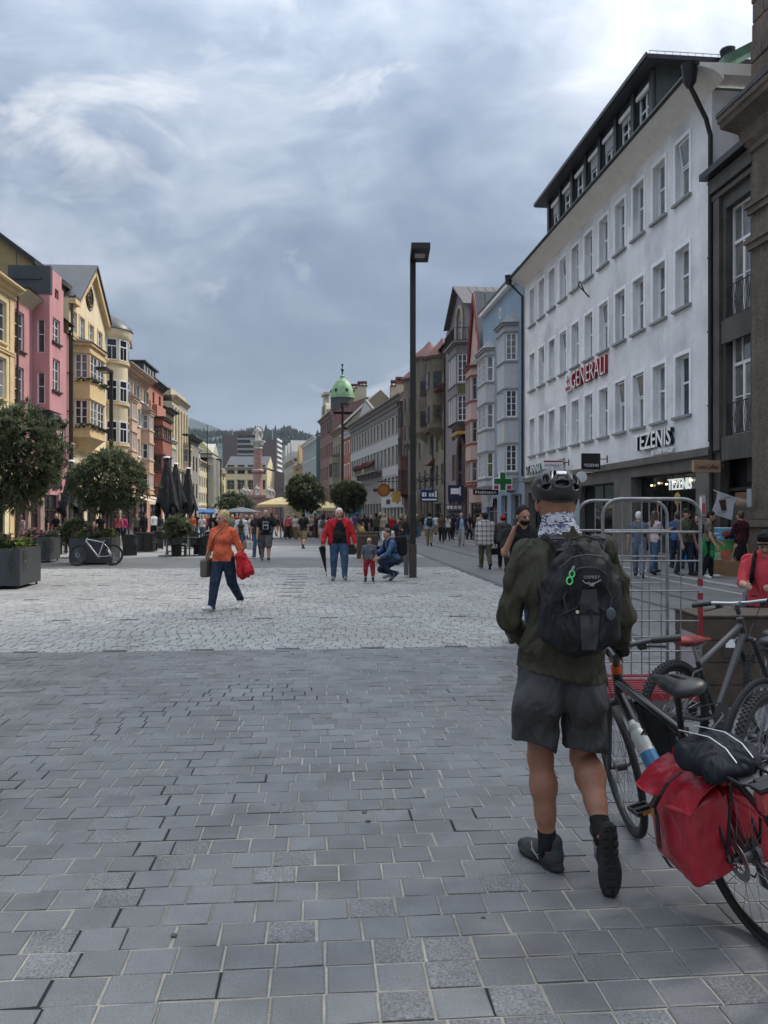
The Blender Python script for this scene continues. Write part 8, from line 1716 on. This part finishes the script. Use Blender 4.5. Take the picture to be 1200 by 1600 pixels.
q = MB(); q.lathe([(.005, 0), (.034, .0), (.036, .01), (.036, .09), (.033, .10), (.036, .11), (.036, .165), (.026, .195)], 18, 0); q.build('bottle_body', BW, bt_, smooth=40); q = MB(); q.lathe([(.0366, .02), (.0368, .085)], 18); q.build('blue_print', mat('bottle_blue', (.04, .17, .34), rough=.3), bt_, smooth=40); q = MB(); q.lathe([(.028, .193), (.029, .215), (.018, .225), (.014, .24), (.002, .243)], 16); q.build('bottle_cap', mat('cap_grey', (.45, .45, .43), rough=.5), bt_, smooth=40)
# panniers, each a bag of its own hooked on the rack
PANR = mat('red_tarpaulin', (.36, .011, .026), rough=.36, var=.12, scale=6, coat=.1, spec=.5, dirt=((.20, .02, .025), .5, 5.0), fold=(.0016, (7, 7, 5)))
def folds(v, amp, freq, seed):
    r_ = random.Random(seed); f = 0
    for q in range(6):
        d = Vector((r_.gauss(0, 1), r_.gauss(0, 1), r_.gauss(0, 1))).normalized()*freq*r_.uniform(.6, 1.8); f += abs(math.sin(d.dot(v)+r_.uniform(0, 6)+1.1*math.sin(v.dot(d.yzx)*.6)))
    return (f/6-.6)*amp*2
def hull_bag(P, amp, freq, seed, bev=.018, sub=22, bulge=.012):
    bm = bmesh.new()
    for p in P: bm.verts.new(p)
    bmesh.ops.convex_hull(bm, input=bm.verts); bmesh.ops.dissolve_limit(bm, angle_limit=R(14), verts=bm.verts[:], edges=bm.edges[:])
    bmesh.ops.bevel(bm, geom=list(bm.edges), offset=bev, segments=3, affect='EDGES', profile=.5); bmesh.ops.triangulate(bm, faces=bm.faces[:])
    for _ in range(7):
        es = [e for e in bm.edges if e.calc_length() > .012]
        if not es: break
        bmesh.ops.subdivide_edges(bm, edges=es, cuts=1); bmesh.ops.triangulate(bm, faces=[f for f in bm.faces if len(f.verts) > 3])
    bm.normal_update(); c = sum((v.co for v in bm.verts), Vector())/len(bm.verts); ns = [(v, v.normal.copy()) for v in bm.verts]
    for v, n in ns: v.co += n*(folds(v.co, amp, freq, seed)+folds(v.co*2.3, amp*.35, freq, seed+1)+bulge*max(0, 1-(v.co-c).length/.24))
    for _ in range(2): bmesh.ops.smooth_vert(bm, verts=bm.verts, factor=.4, use_axis_x=True, use_axis_y=True, use_axis_z=True)
    return bm
Wd = lambda u, v, y: wp(u, v, y)
def pannier(label, side):
    """corner points stand where the bag hangs beside the wheel; the far bag is the near one mirrored over the bicycle"""
    A, B = Wd(1055, 1172, 3.33), Wd(1132, 1221, 2.97); Cc, Dd, Ee = Wd(994, 1224, 3.37), Wd(1038, 1258, 3.17), Wd(1082, 1276, 2.93)
    body = [A-Vector((0, 0, .03)), B-Vector((0, 0, .03)), Wd(1013, 1251, 3.33), Wd(1026, 1332, 3.31), Wd(1089, 1391, 2.96), Wd(1146, 1366, 3.0), Wd(1134, 1240, 2.98), Wd(1078, 1268, 2.945), Vector((1.265, 3.36, .27)), Vector((1.235, 3.36, .58))]
    T = lambda p: p
    if side < 0:
        Mi = BIKE.matrix_world.inverted(); T = lambda p: BIKE.matrix_world @ Vector(((Mi @ p).x, -(Mi @ p).y, (Mi @ p).z))
    c0 = T(Vector((1.2, 3.15, .22))); o = thing('pannier', label, 'pannier', c0, 0, 'red panniers on the touring bicycle'); Lc = lambda p: T(p)-c0
    m = MB(); m.bm(hull_bag([Lc(p) for p in body], .009, 15, 3)); m.build('bag_body', PANR, o, smooth=True)
    # the rolled and folded top: a thick sheet from the ridge down over the outer face
    n1, n2 = 30, 20; vs = []; out = Vector((-.97, -.2, .1)); 
    for i in range(n1+1):
        t = i/n1; top = A.lerp(B, t); low = Cc.lerp(Dd, t*2) if t < .5 else Dd.lerp(Ee, t*2-1)
        for j in range(n2+1):
            s_ = j/n2; p = top.lerp(low, s_)+out*(.024*math.sin(math.pi*min(1, s_*1.1+.05))+.012); p += out*(folds(p*1.6, .006, 20, 8)*min(1, s_*3+.2)+.012*math.exp(-((t-.72)/.10)**2)*math.sin(s_*7)*s_+.014*math.exp(-((t-.3)/.08)**2)*math.sin(s_*5)); vs.append(Lc(p))
    w_ = n2+1; q = MB(); f_ = [(i*w_+j, i*w_+j+1, (i+1)*w_+j+1, (i+1)*w_+j) for i in range(n1) for j in range(n2)]; d_ = Lc(out*.007+Vector((1.2, 3.15, .22)))-Lc(Vector((1.2, 3.15, .22)))
    q.add(vs, f_); q.add([v-d_ for v in vs], [g[::-1] for g in f_]); rim = [j for j in range(n2+1)]+[i*w_+n2 for i in range(1, n1+1)]+[n1*w_+j for j in range(n2-1, -1, -1)]; N_ = len(vs); q.add([], []); q.f += [(a, b_, b_+N_, a+N_) for a, b_ in zip(rim, rim[1:])]; q.m += [0]*(len(rim)-1)
    q.build('roll_top', PANR, o, smooth=60)
    q = MB(); q.tube([Lc(A.lerp(B, t)+out*.006+Vector((0, 0, .002+.004*math.sin(t*9)))) for t in np.linspace(-.04, 1.02, 14)], .020, 8); q.build('rolled_edge', PANR, o, smooth=True)
    def ribbon(nm, pts, wv, th, mt):
        q = MB()
        for a, b_ in zip(pts, pts[1:]):
            w_ = Vector(wv); k = out*th; q.add([Lc(v) for v in (a-w_, a+w_, b_+w_, b_-w_, a-w_+k, a+w_+k, b_+w_+k, b_-w_+k)], [(0, 1, 2, 3), (4, 7, 6, 5), (0, 4, 5, 1), (1, 5, 6, 2), (2, 6, 7, 3), (3, 7, 4, 0)])
        return q.build(nm, mt, o)
    ribbon('strap', [Wd(1085, 1206, 3.10)+out*.05, Wd(1066, 1224, 3.12)+out*.06, Wd(1052, 1244, 3.14)+out*.055, Wd(1041, 1262, 3.155)+out*.05, Wd(1038, 1275, 3.16)+out*.03, Wd(1040, 1326, 3.15)+out*.024], (.002, -.013, .004), .004, BLACKP)
    ribbon('strap', [Wd(1043, 1338, 3.16)+out*.016, Wd(1054, 1356, 3.12)+out*.012], (.002, -.011, .002), .004, BLACKP)
    ribbon('buckle', [Wd(1052, 1243, 3.13)+out*.062, Wd(1040, 1262, 3.15)+out*.057], (.002, -.017, .004), .012, BLACKP); ribbon('tab', [Wd(1038, 1263, 3.155)+out*.048, Wd(1034, 1276, 3.165)+out*.040], (.001, -.012, .002), .004, mat('strap_tan', (.30, .15, .03), rough=.7))
    q = MB(); q.tube([Lc(T.__call__(p) if False else p) for p in (Vector((1.25, 3.30, .56)), Vector((1.275, 3.02, .56)))], .010, 6); q.build('hook_rail', BLACKP, o); return o
pannier('red roll top pannier hanging on the near side of the touring bicycle', 1); pannier('red roll top pannier on the far side of the touring bicycle', -1)
o = thing('rack_bag', 'black soft bag strapped on top of the rack between the red panniers', 'bag', (0, 0, 0)); o.matrix_world = BIKE.matrix_world @ Matrix.Translation((.015, .0, .722))
s = SDF(); s.box((0.02, 0, .0), (.09, .07, .006), .040, 0, .02); s.ell((.08, .0, .005), (.10, .115, .052), 0, .05); s.ell((-.07, .0, -.002), (.08, .095, .040), 0, .05); place('bag', s.mesh('bag', [C('rack_black', (.013, .015, .021), rough=.75)], .006, wr=(.013, 26, [0])), o)
q = MB()
for sy in (.035, -.03): q.tube([(.19, sy+.01, .07), (.08, sy, .082), (.02, sy-.02, .08), (-.10, sy-.01, .074), (-.17, sy, .045)], .0022, 5)
q.build('reflective_cord', WHITE, o)
# other bicycles in the rack
bike('mountain bicycle with knobby tyres and low red black saddle before the roll container', (1.84, 5.0), R(35), R(4), mat('frame_white_red', (.032, .03, .03), rough=.4, coat=.3, var=.3), knob=True, saddle_z=.80, saddlem=mat('saddle_red', (.22, .03, .025), rough=.5, var=.5, scale=14), group='bicycles parked in the rack', post=ALU, barm=ALU, sus=True, steer=R(12))
bike('dark bicycle with smooth tyres parked in the rack, between the two other parked ones', (2.08, 4.55), R(38), R(-5), mat('frame_charcoal', (.03, .032, .035), rough=.35, coat=.4), knob=False, saddle_z=.92, group='bicycles parked in the rack', rim=ALU)
bike('dark mountain bicycle with thick tyres parked nearest to the touring bicycle', (1.99, 4.12), R(40), R(3), mat('frame_steel_blue', (.05, .055, .075), rough=.35, coat=.4), knob=True, saddle_z=.93, group='bicycles parked in the rack', sus=True)
bike('silver white mountain bicycle leaning on the long grey planter by the cafe', (168/1250*25.4-12.19+.02, 25.75), R(180+8), R(-7), mat('frame_silver', (.48, .48, .48), rough=.35, coat=.4), knob=True, saddle_z=.88, steer=R(-25), sus=True, group=None)

# ---- the man with the helmet, seen from behind
ROOT = Vector((.79, 3.55, 0)); man = thing('person', 'man in olive shirt, grey shorts and black helmet pushing the loaded touring bicycle', 'person', ROOT)
MSK = mat('leg_skin', (.27, .125, .078), rough=.5, var=.14, scale=14, spec=.45, bump=.002, bscale=200, speck=.1, sscale=260)
L3 = lambda x, y, z: (x-ROOT.x, y-ROOT.y, z)
LH, LK, LA_ = L3(.695, 3.55, .93), L3(.712, 3.645, .50), L3(.742, 3.625, .105); RH_, RK, RA_ = L3(.875, 3.55, .93), L3(.905, 3.64, .50), L3(.928, 3.395, .255)
LS, LE, LW = L3(.628, 3.56, 1.435), L3(.560, 3.575, 1.14), L3(.690, 3.80, .985); RS, RE, RW = L3(.965, 3.56, 1.445), L3(1.078, 3.60, 1.145), L3(1.112, 3.78, .995)
PV, WA, CHT, NK, HD = L3(.785, 3.55, .95), L3(.785, 3.55, 1.10), L3(.795, 3.55, 1.33), L3(.782, 3.56, 1.54), L3(.768, 3.585, 1.675)
V = lambda p: np.array(p, float); mixp = lambda a, b, t: tuple(V(a)*(1-t)+V(b)*t)
s = SDF()
for hp_, kn, an, sg in ((LH, LK, LA_, -1), (RH_, RK, RA_, 1)):
    s.cap(hp_, kn, .070, .056, 0, .03); cf = V(kn)*.70+V(an)*.30; bk = V((0, -.018, 0)) if sg < 0 else V((.006, -.006, .014)); cw = .056 if sg < 0 else .063; s.cap(kn, cf+bk, .052, cw, 0, .03); s.cap(cf+bk, V(kn)*.35+V(an)*.65+bk*.4, cw, .046, 0, .03); s.cap(V(kn)*.4+V(an)*.6+bk*.4, an, .045, .034, 0, .02)
    s.ell(cf+bk*1.4+V((sg*.012, 0, .01)), (.036, .030, .075), 0, .03); s.ell(cf+bk*1.4-V((sg*.016, 0, -.0)), (.034, .030, .065), 0, .03)
    s.cap(an, V(an)+V((0, .03, -.05)), .034, .034, 0, .02)
s.cap(mixp(LH, RH_, .2), mixp(LH, RH_, .8), .088, .088, 0, .04, (1, .8, 1)); s.cap(PV, CHT, .090, .115, 0, .05, (1, .65, 1)); s.cap(L3(.68, 3.56, 1.42), L3(.91, 3.56, 1.425), .065, .065, 0, .04)
s.cap(L3(.79, 3.56, 1.44), NK, .07, .062, 0, .04); s.cap(NK, HD, .062, .066, 0, .03); s.ell(HD, (.078, .096, .105), 0, .02); s.ell(V(HD)+V((.0, .04, -.06)), (.058, .06, .06), 0, .03)
for sx in (-1, 1): s.ell(V(HD)+V((sx*.079, .0, -.025)), (.012, .026, .034), 0, .008)
for sh, el, wr_ in ((LS, LE, LW), (RS, RE, RW)):
    s.cap(sh, el, .052, .042, 0, .03); s.cap(el, wr_, .042, .027, 0, .02)
    d = V(wr_)-V(el); d /= np.linalg.norm(d); p = V(wr_)+d*.05; s.ell(p, (.035, .045, .028), 0, .015); fd_ = np.array([0, .75, -.65]); ac = np.array([1, 0, 0])
    for q in range(4): b0 = p+ac*(q-1.5)*.019+d*.03; b1 = b0+V((0, .035, -.005)); b2 = b1+V((0, .006, -.032)); b3 = b2+V((0, -.024, -.010)); s.cap(b0, b1, .0095, .009, 0, .003); s.cap(b1, b2, .009, .0085, 0, .003); s.cap(b2, b3, .0085, .007, 0, .003)
    t0 = p+ac*(-.03 if sh is RS else .03); s.cap(t0, t0+V((0, .03, -.015)), .011, .010, 0, .006); s.cap(t0+V((0, .03, -.015)), t0+V((.01 if sh is RS else -.01, .045, -.038)), .010, .008, 0, .004)
place('body', s.mesh('body', [MSK], .0075), man)
# shirt
OLV = mat('olive_shirt', (.046, .044, .030), rough=.9, var=.12, scale=7, spec=.25, fold=(.0095, (8, 8, 4))); s = SDF()
s.cap(L3(.715, 3.55, .87), L3(.86, 3.55, .87), .128, .128, 0, .03, (1, 1.05, 1)); s.cap(L3(.72, 3.55, 1.0), L3(.855, 3.55, 1.0), .118, .118, 0, .04, (1, .98, 1)); s.cap(WA, CHT, .148, .168, 0, .05, (1, .78, 1)); s.cap(L3(.715, 3.55, 1.32), L3(.88, 3.55, 1.32), .122, .122, 0, .05, (1, .9, 1))
s.cap(L3(.79, 3.56, 1.455), V(LS)+V((.02, 0, -.005)), .066, .066, 0, .05); s.cap(L3(.79, 3.56, 1.455), V(RS)+V((-.02, 0, -.005)), .066, .066, 0, .05); s.cap(L3(.785, 3.56, 1.46), L3(.782, 3.565, 1.515), .085, .076, 0, .04)
for sh, el, wr_ in ((LS, LE, LW), (RS, RE, RW)):
    s.cap(sh, mixp(sh, el, .45), .067, .061, 0, .03); s.cap(mixp(sh, el, .45), el, .061, .053, 0, .014); s.cap(el, mixp(el, wr_, .9), .053, .040, 0, .012); s.cap(mixp(el, wr_, .86), mixp(el, wr_, .97), .039, .039, 0, .01)
nn_ = V((.21, .0, .978)); s.cut(V(L3(.79, 3.55, .895))-nn_*6, (6, 6, 6))
place('shirt', s.mesh('shirt', [OLV], .007, wr=(.017, 16, [0])), man)
q = MB(); q.tube([V(LS)+V(p) for p in ((.03, -.055, .055), (.045, -.075, .0), (.05, -.085, -.07))], .0022, 5); q.tube([V(RS)+V(p) for p in ((-.03, -.055, .055), (-.045, -.075, .0), (-.05, -.085, -.07))], .0022, 5); q.build('seam', BLACKP, man)['kind'] = 'stuff'
# shorts, wide legs
SHO = mat('shorts_anthracite', (.045, .045, .047), rough=.8, var=.1, scale=7, spec=.3, fold=(.006, (7, 7, 4))); s = SDF()
s.cap(mixp(LH, RH_, .1), mixp(LH, RH_, .9), .112, .112, 0, .03, (1, .95, 1))
s.cap(L3(.70, 3.55, .90), L3(.668, 3.57, .55), .100, .106, 0, .012); s.cap(L3(.876, 3.55, .90), L3(.899, 3.58, .48), .100, .100, 0, .012); s.ell(L3(.640, 3.54, .74), (.080, .09, .13), 0, .04); s.ell(L3(.88, 3.50, .80), (.09, .10, .11), 0, .04); s.ell(L3(.70, 3.50, .80), (.09, .10, .11), 0, .04)
n1_ = V((.10, 0, .995)); s.cut(V(L3(.66, 3.55, .615))-n1_*.30+V((0, 0, 0)), (.20, .4, .30)); n2_ = V((.22, 0, .976)); s.cut(V(L3(.93, 3.55, .575))-n2_*.30, (.25, .4, .30))
place('shorts', s.mesh('shorts', [SHO], .007, wr=(.017, 15, [0])), man)
q = MB(); q.tube([L3(.612, 3.50, .86), L3(.635, 3.45, .80), L3(.66, 3.425, .765)], .004, 5); q.build('pocket_zip', BLACKP, man)
# socks and shoes
SOLE = mat('shoe_sole', (.012, .012, .012), rough=.8, var=.3, bump=.004, bscale=160); SUP = mat('shoe_mesh', (.030, .031, .032), rough=.8, var=.25, bump=.002, bscale=220)
def shoe_mesh():
    s = SDF(); s.ell((0, .085, .017), (.051, .095, .020), 1, .01); s.ell((0, -.085, .017), (.038, .058, .020), 1, .01); s.cap((0, -.06, .018), (0, .06, .018), .035, .042, 1, .012, (1, 1, .5)); s.cap((0, -.085, .058), (0, .01, .062), .042, .042, 0, .02); s.cap((0, 0, .06), (.004, .125, .036), .043, .034, 0, .02); s.cap((0, -.075, .07), (0, -.07, .115), .044, .047, 0, .02); s.cut((0, -.045, .140), (.034, .040, .030)); s.ell((0, .155, .032), (.034, .026, .024), 1, .01)
    return s.mesh('shoe', [SUP, SOLE], .0055)
SM = shoe_mesh()
def frame(o_, fwd, up): f = Vector(fwd).normalized(); u = Vector(up); u = (u-f*u.dot(f)).normalized(); x = f.cross(u); return Matrix(((x.x, f.x, u.x, o_[0]), (x.y, f.y, u.y, o_[1]), (x.z, f.z, u.z, o_[2]), (0, 0, 0, 1)))
for nm, M4 in (('l', frame(L3(.735, 3.695, .0), (-.11, .25, 0), (0, 0, 1))), ('r', frame(L3(.948, 3.345, .175), (.03, -.02, -1), (-.08, 1, -.02)))):
    sh = place('shoe', SM, man); sh.matrix_local = M4
    q = MB()
    for sx in (-1,):
        q.tube([(sx*.045, .03, .06), (sx*.047, -.01, .045), (sx*.046, -.06, .07)], .0028, 5); q.tube([(sx*.047, -.03, .035), (sx*.047, .02, .07), (sx*.030, .05, .085)], .0028, 5)
    q.tube([(.045, .03, .06), (.047, -.01, .045), (.046, -.06, .07)], .0028, 5); q.tube([(.046, -.04, .03), (.047, .02, .07), (.030, .05, .085)], .0028, 5); q.box(.0445, .048, -.085, -.02, .045, .062); q.build('shoe_trim', mat('trim_grey', (.20, .22, .22), rough=.6), sh)
    if nm == 'r':
        q = MB()
        for k in range(9):
            yy = -.12+k*.033; wd = .030+.012*math.sin(k*.75)
            for sx in (-1, 1): q.bbox(sx*wd*.55-.011, sx*wd*.55+.011, yy-.010, yy+.010, -.0085, .004, .003)
        q.build('tread', SOLE, sh)['kind'] = 'stuff'
for kn, an, nm in ((LK, LA_, 'l'), (RK, RA_, 'r')):
    s = SDF(); s.cap(mixp(an, kn, .16), mixp(an, kn, .02), .042, .041, 0, .005); s.cap(mixp(an, kn, .02), V(an)+(V((0, .02, -.03)) if nm == 'l' else V((.005, .01, -.03))), .041, .042, 0, .005); place('sock', s.mesh('sock', [blk], .006), man)
# neck tube, helmet, straps, gloves
def buff():
    m = mat('buff_print', (.45, .45, .50), rough=.9, var=.1, scale=10); nt = m.node_tree; N = nt.nodes; L = nt.links; g = N.new('ShaderNodeNewGeometry'); w_ = N.new('ShaderNodeTexNoise'); w_.inputs['Scale'].default_value = 30; w_.inputs['Detail'].default_value = 3; w_.inputs['Distortion'].default_value = 1.6; mp_ = N.new('ShaderNodeMapping'); mp_.inputs['Scale'].default_value = (1, 1, 2.6); L.new(g.outputs['Position'], mp_.inputs[0]); L.new(mp_.outputs[0], w_.inputs['Vector']); r_ = N.new('ShaderNodeValToRGB'); r_.color_ramp.interpolation = 'CONSTANT'; e = r_.color_ramp.elements; e[0].color = (.06, .07, .13, 1); e[1].position = .47; e[1].color = (.50, .50, .55, 1); L.new(w_.outputs['Fac'], r_.inputs[0]); L.new(r_.outputs[0], N['Principled BSDF'].inputs['Base Color']); return m
s = SDF(); s.cap(V(NK)+V((0, 0, -.035)), V(NK)+V((-.006, .004, .035)), .086, .074, 0, .01); s.cap(V(NK)+V((-.07, .0, -.02)), V(NK)+V((.07, 0, -.02)), .022, .022, 0, .03); place('neck_tube', s.mesh('neck_tube', [buff()], .006, wr=(.008, 60, [0])), man)
HC = V(HD)+V((.002, -.005, .045)); HB_ = mat('helmet_black', (.011, .011, .012), rough=.36, var=.2); HG = mat('helmet_grey', (.10, .105, .11), rough=.35)
s = SDF(); s.ell(HC, (.110, .140, .098), 0, .01); s.cut(HC+V((0, .02, -.115)), (.16, .20, .082)); s.cut(HC+V((0, 0, -.03)), (.086, .115, .088))
for sx in (-1, 1):
    for a_, y0, l_, w_ in ((.030, -.02, .075, .012), (.066, -.03, .070, .013), (.095, -.02, .05, .014)):
        zz = .098*math.sqrt(max(.02, 1-(a_/.11)**2)); s.cut(HC+V((sx*a_, y0+.06, zz*.95)), (w_, l_*.8, .04)); s.cut(HC+V((sx*a_, y0-.07, zz*.62)), (w_*1.0, .035, .028))
s.cut(HC+V((0, .05, .09)), (.010, .06, .04)); s.cut(HC+V((0, -.13, .02)), (.030, .04, .014)); s.cut(HC+V((-.06, -.115, .005)), (.022, .04, .012)); s.cut(HC+V((.06, -.115, .005)), (.022, .04, .012))
hel = place('helmet', s.mesh('helmet', [HB_], .0045), man)
s = SDF(); s.ell(HC+V((0, 0, -.006)), (.092, .120, .082), 0, .01); s.cut(HC+V((0, .02, -.12)), (.2, .25, .085)); place('helmet_liner', s.mesh('helmet_liner', [BLACKP], .007), hel)
q = MB()
for sx in (-1, 1): q.tube([HC+V((sx*.030*f, -.125+.02*abs(f-1), .06-.04*k)) for k, f in enumerate((.7, 1.3, 1.9))], .006, 6); q.tube([HC+V((sx*.015, .02, .100)), HC+V((sx*.030, -.07, .083)), HC+V((sx*.045, -.122, .035))], .005, 6)
q.build('helmet_ridge', HG, hel, smooth=50); q = MB(); q.bbox(-.022, .022, -.004, .004, -.008, .008, .002, 0, Matrix.Translation(HC+V((0, -.112, .066))) @ Matrix.Rotation(R(-38), 4, 'X')); q.build('helmet_label', WHITE, hel)
s = SDF(); 
q = MB(); q.tube([HC+V((.092*math.sin(a), -.118*math.cos(a)+.01, -.045-.01*math.cos(a*2))) for a in np.linspace(-1.2, 1.2, 11)], .009, 6); q.build('retention_band', BLACKP, hel, smooth=50)
q = MB()
for sx in (-1, 1): q.tube([HC+V((sx*.090, -.04, -.03)), HC+V((sx*.083, .0, -.085)), HC+V((sx*.062, .04, -.145)), HC+V((0, .06, -.165))], .004, 5); q.tube([HC+V((sx*.088, .06, -.03)), HC+V((sx*.080, .01, -.09))], .004, 5)
q.build('chin_strap', BLACKP, hel)
for el, wr_ in ((LE, LW), (RE, RW)):
    d = V(wr_)-V(el); d /= np.linalg.norm(d); s = SDF(); p = V(wr_)+d*.045; s.cap(V(wr_)-d*.01, V(wr_)+d*.03, .036, .042, 0, .01); s.ell(p, (.046, .054, .040), 0, .02); s.cap(p+V((-.035, .02, -.02)), p+V((.035, .02, -.02)), .024, .024, 0, .015); place('glove', s.mesh('glove', [blk], .006, wr=(.004, 60, [0])), man)
# ---- daypack
bp = thing('daypack', 'black daypack with bird logo and green key ring on the helmeted man', 'backpack', (.835, 3.355, 1.255)); BPM = C('pack_black', (.014, .015, .017), .15, .7); BPG = C('pack_grey', (.035, .037, .04), .15, .75)
s = SDF(); s.box((0, .0, -.05), (.105, .03, .10), .042, 0, .03); s.ell((0, .005, .07), (.142, .072, .165), 0, .04); s.ell((-.016, -.005, -.15), (.122, .078, .10), 0, .04); s.ell((0, -.050, -.10), (.115, .052, .125), 0, .025); s.ell((0, -.040, .075), (.095, .052, .10), 0, .02); s.cap((-.135, .02, .06), (-.140, .02, -.15), .038, .042, 0, .03); s.cap((.128, .02, .06), (.118, .02, -.12), .038, .038, 0, .03)
body_ = place('pack_body', s.mesh('pack_body', [BPM], .0055, wr=(.012, 22, [0])), bp)
q = MB(); q.tube([(-.075, -.035, .205), (-.06, -.03, .245), (.0, -.02, .262), (.06, -.03, .245), (.075, -.035, .205)], .006, 6); q.build('haul_loop', BPG, bp, smooth=50)
for sx in (-1, 1):
    q = MB(); P = [(sx*.07, .05, .19), (sx*.085, .08, .235), (sx*.105, .16, .255), (sx*.125, .24, .215), (sx*.13, .28, .08)]
    for a, b_ in zip(P, P[1:]):
        a, b_ = Vector(a), Vector(b_); w_ = Vector((.03, 0, 0)); n_ = (b_-a).cross(w_).normalized()*.012; n_ = n_ if n_.z+abs(n_.y) > 0 else -n_; q.add([a-w_-n_, a+w_-n_, b_+w_-n_, b_-w_-n_, a-w_+n_, a+w_+n_, b_+w_+n_, b_-w_+n_], [(0, 1, 2, 3), (4, 7, 6, 5), (0, 4, 5, 1), (1, 5, 6, 2), (2, 6, 7, 3), (3, 7, 4, 0)])
    q.build('shoulder_strap', BPG, bp, smooth=40)
    q = MB(); q.tube([(sx*.02, -.095, .02), (sx*.05, -.096, -.03), (sx*.10, -.085, -.055), (sx*.155, -.03, -.085)], .0035, 5); q.tube([(sx*.04, -.072, .09), (sx*.075, -.075, .055), (sx*.10, -.075, .01), (sx*.085, -.09, -.05)], .004, 5); q.build('compression_cord', BPG, bp)
q = MB(); q.prism([(-.03, .045), (.03, .045), (.042, -.05), (-.042, -.05)], -.102, -.094); q.prism([(-.04, -.06), (.04, -.06), (.03, -.2), (-.03, -.2)], -.106, -.100); q.build('centre_panel', BPG, bp)
q = MB(); q.tube([(-.11, -.060, .13), (-.06, -.072, .175), (0, -.075, .185), (.06, -.072, .175), (.11, -.060, .13)], .004, 5); q.tube([(-.08, -.082, .10), (-.04, -.086, .13), (0, -.087, .135), (.04, -.086, .13), (.08, -.082, .10)], .003, 5); q.build('zip', BLACKP, bp)
LOGO = mat('logo_grey', (.20, .20, .21), rough=.6); lettering('OSPREY', .066, .013, LOGO, bp, Matrix.Translation((.012, -.0945, .095)) @ Matrix.Rotation(R(90), 4, 'X'), .003, .0)
q = MB(); q.tube([(-.026, -.094, .084), (-.018, -.095, .073), (0, -.096, .066), (.03, -.095, .073), (.05, -.094, .084)], .0022, 5); q.tube([(-.006, -.096, .074), (.004, -.097, .070), (.018, -.097, .066), (.030, -.096, .074)], .0022, 5); q.ball((.012, -.096, .062), (.010, .003, .005), 8); q.build('bird_logo', LOGO, bp)
q = MB(); KG = mat('key_green', (.10, .55, .18), rough=.4); 
for zc_, rr in ((.108, .013), (.080, .015)): q.tube([(-.074+rr*math.cos(a)*.8+(zc_-.09)*.35, -.090, zc_+rr*math.sin(a)) for a in np.linspace(0, 2*math.pi, 12, endpoint=False)], .0032, 6, closed=True)
q.build('green_key_ring', KG, bp, smooth=50); q = MB(); q.tube([(-.058, -.088, .14), (-.066, -.09, .122)], .006, 6); q.build('karabiner', SPK, bp)
q = MB(); q.bbox(-.055, -.043, -.105, -.101, -.052, -.040, .001); q.build('tag', mat('tag_cream', (.5, .48, .34), rough=.6), bp)
q = MB(); q.ball((.088, -.098, -.055), (.020, .006, .027), 14); q.build('loop_patch', mat('patch_slate', (.045, .055, .07), rough=.5), bp, smooth=True)
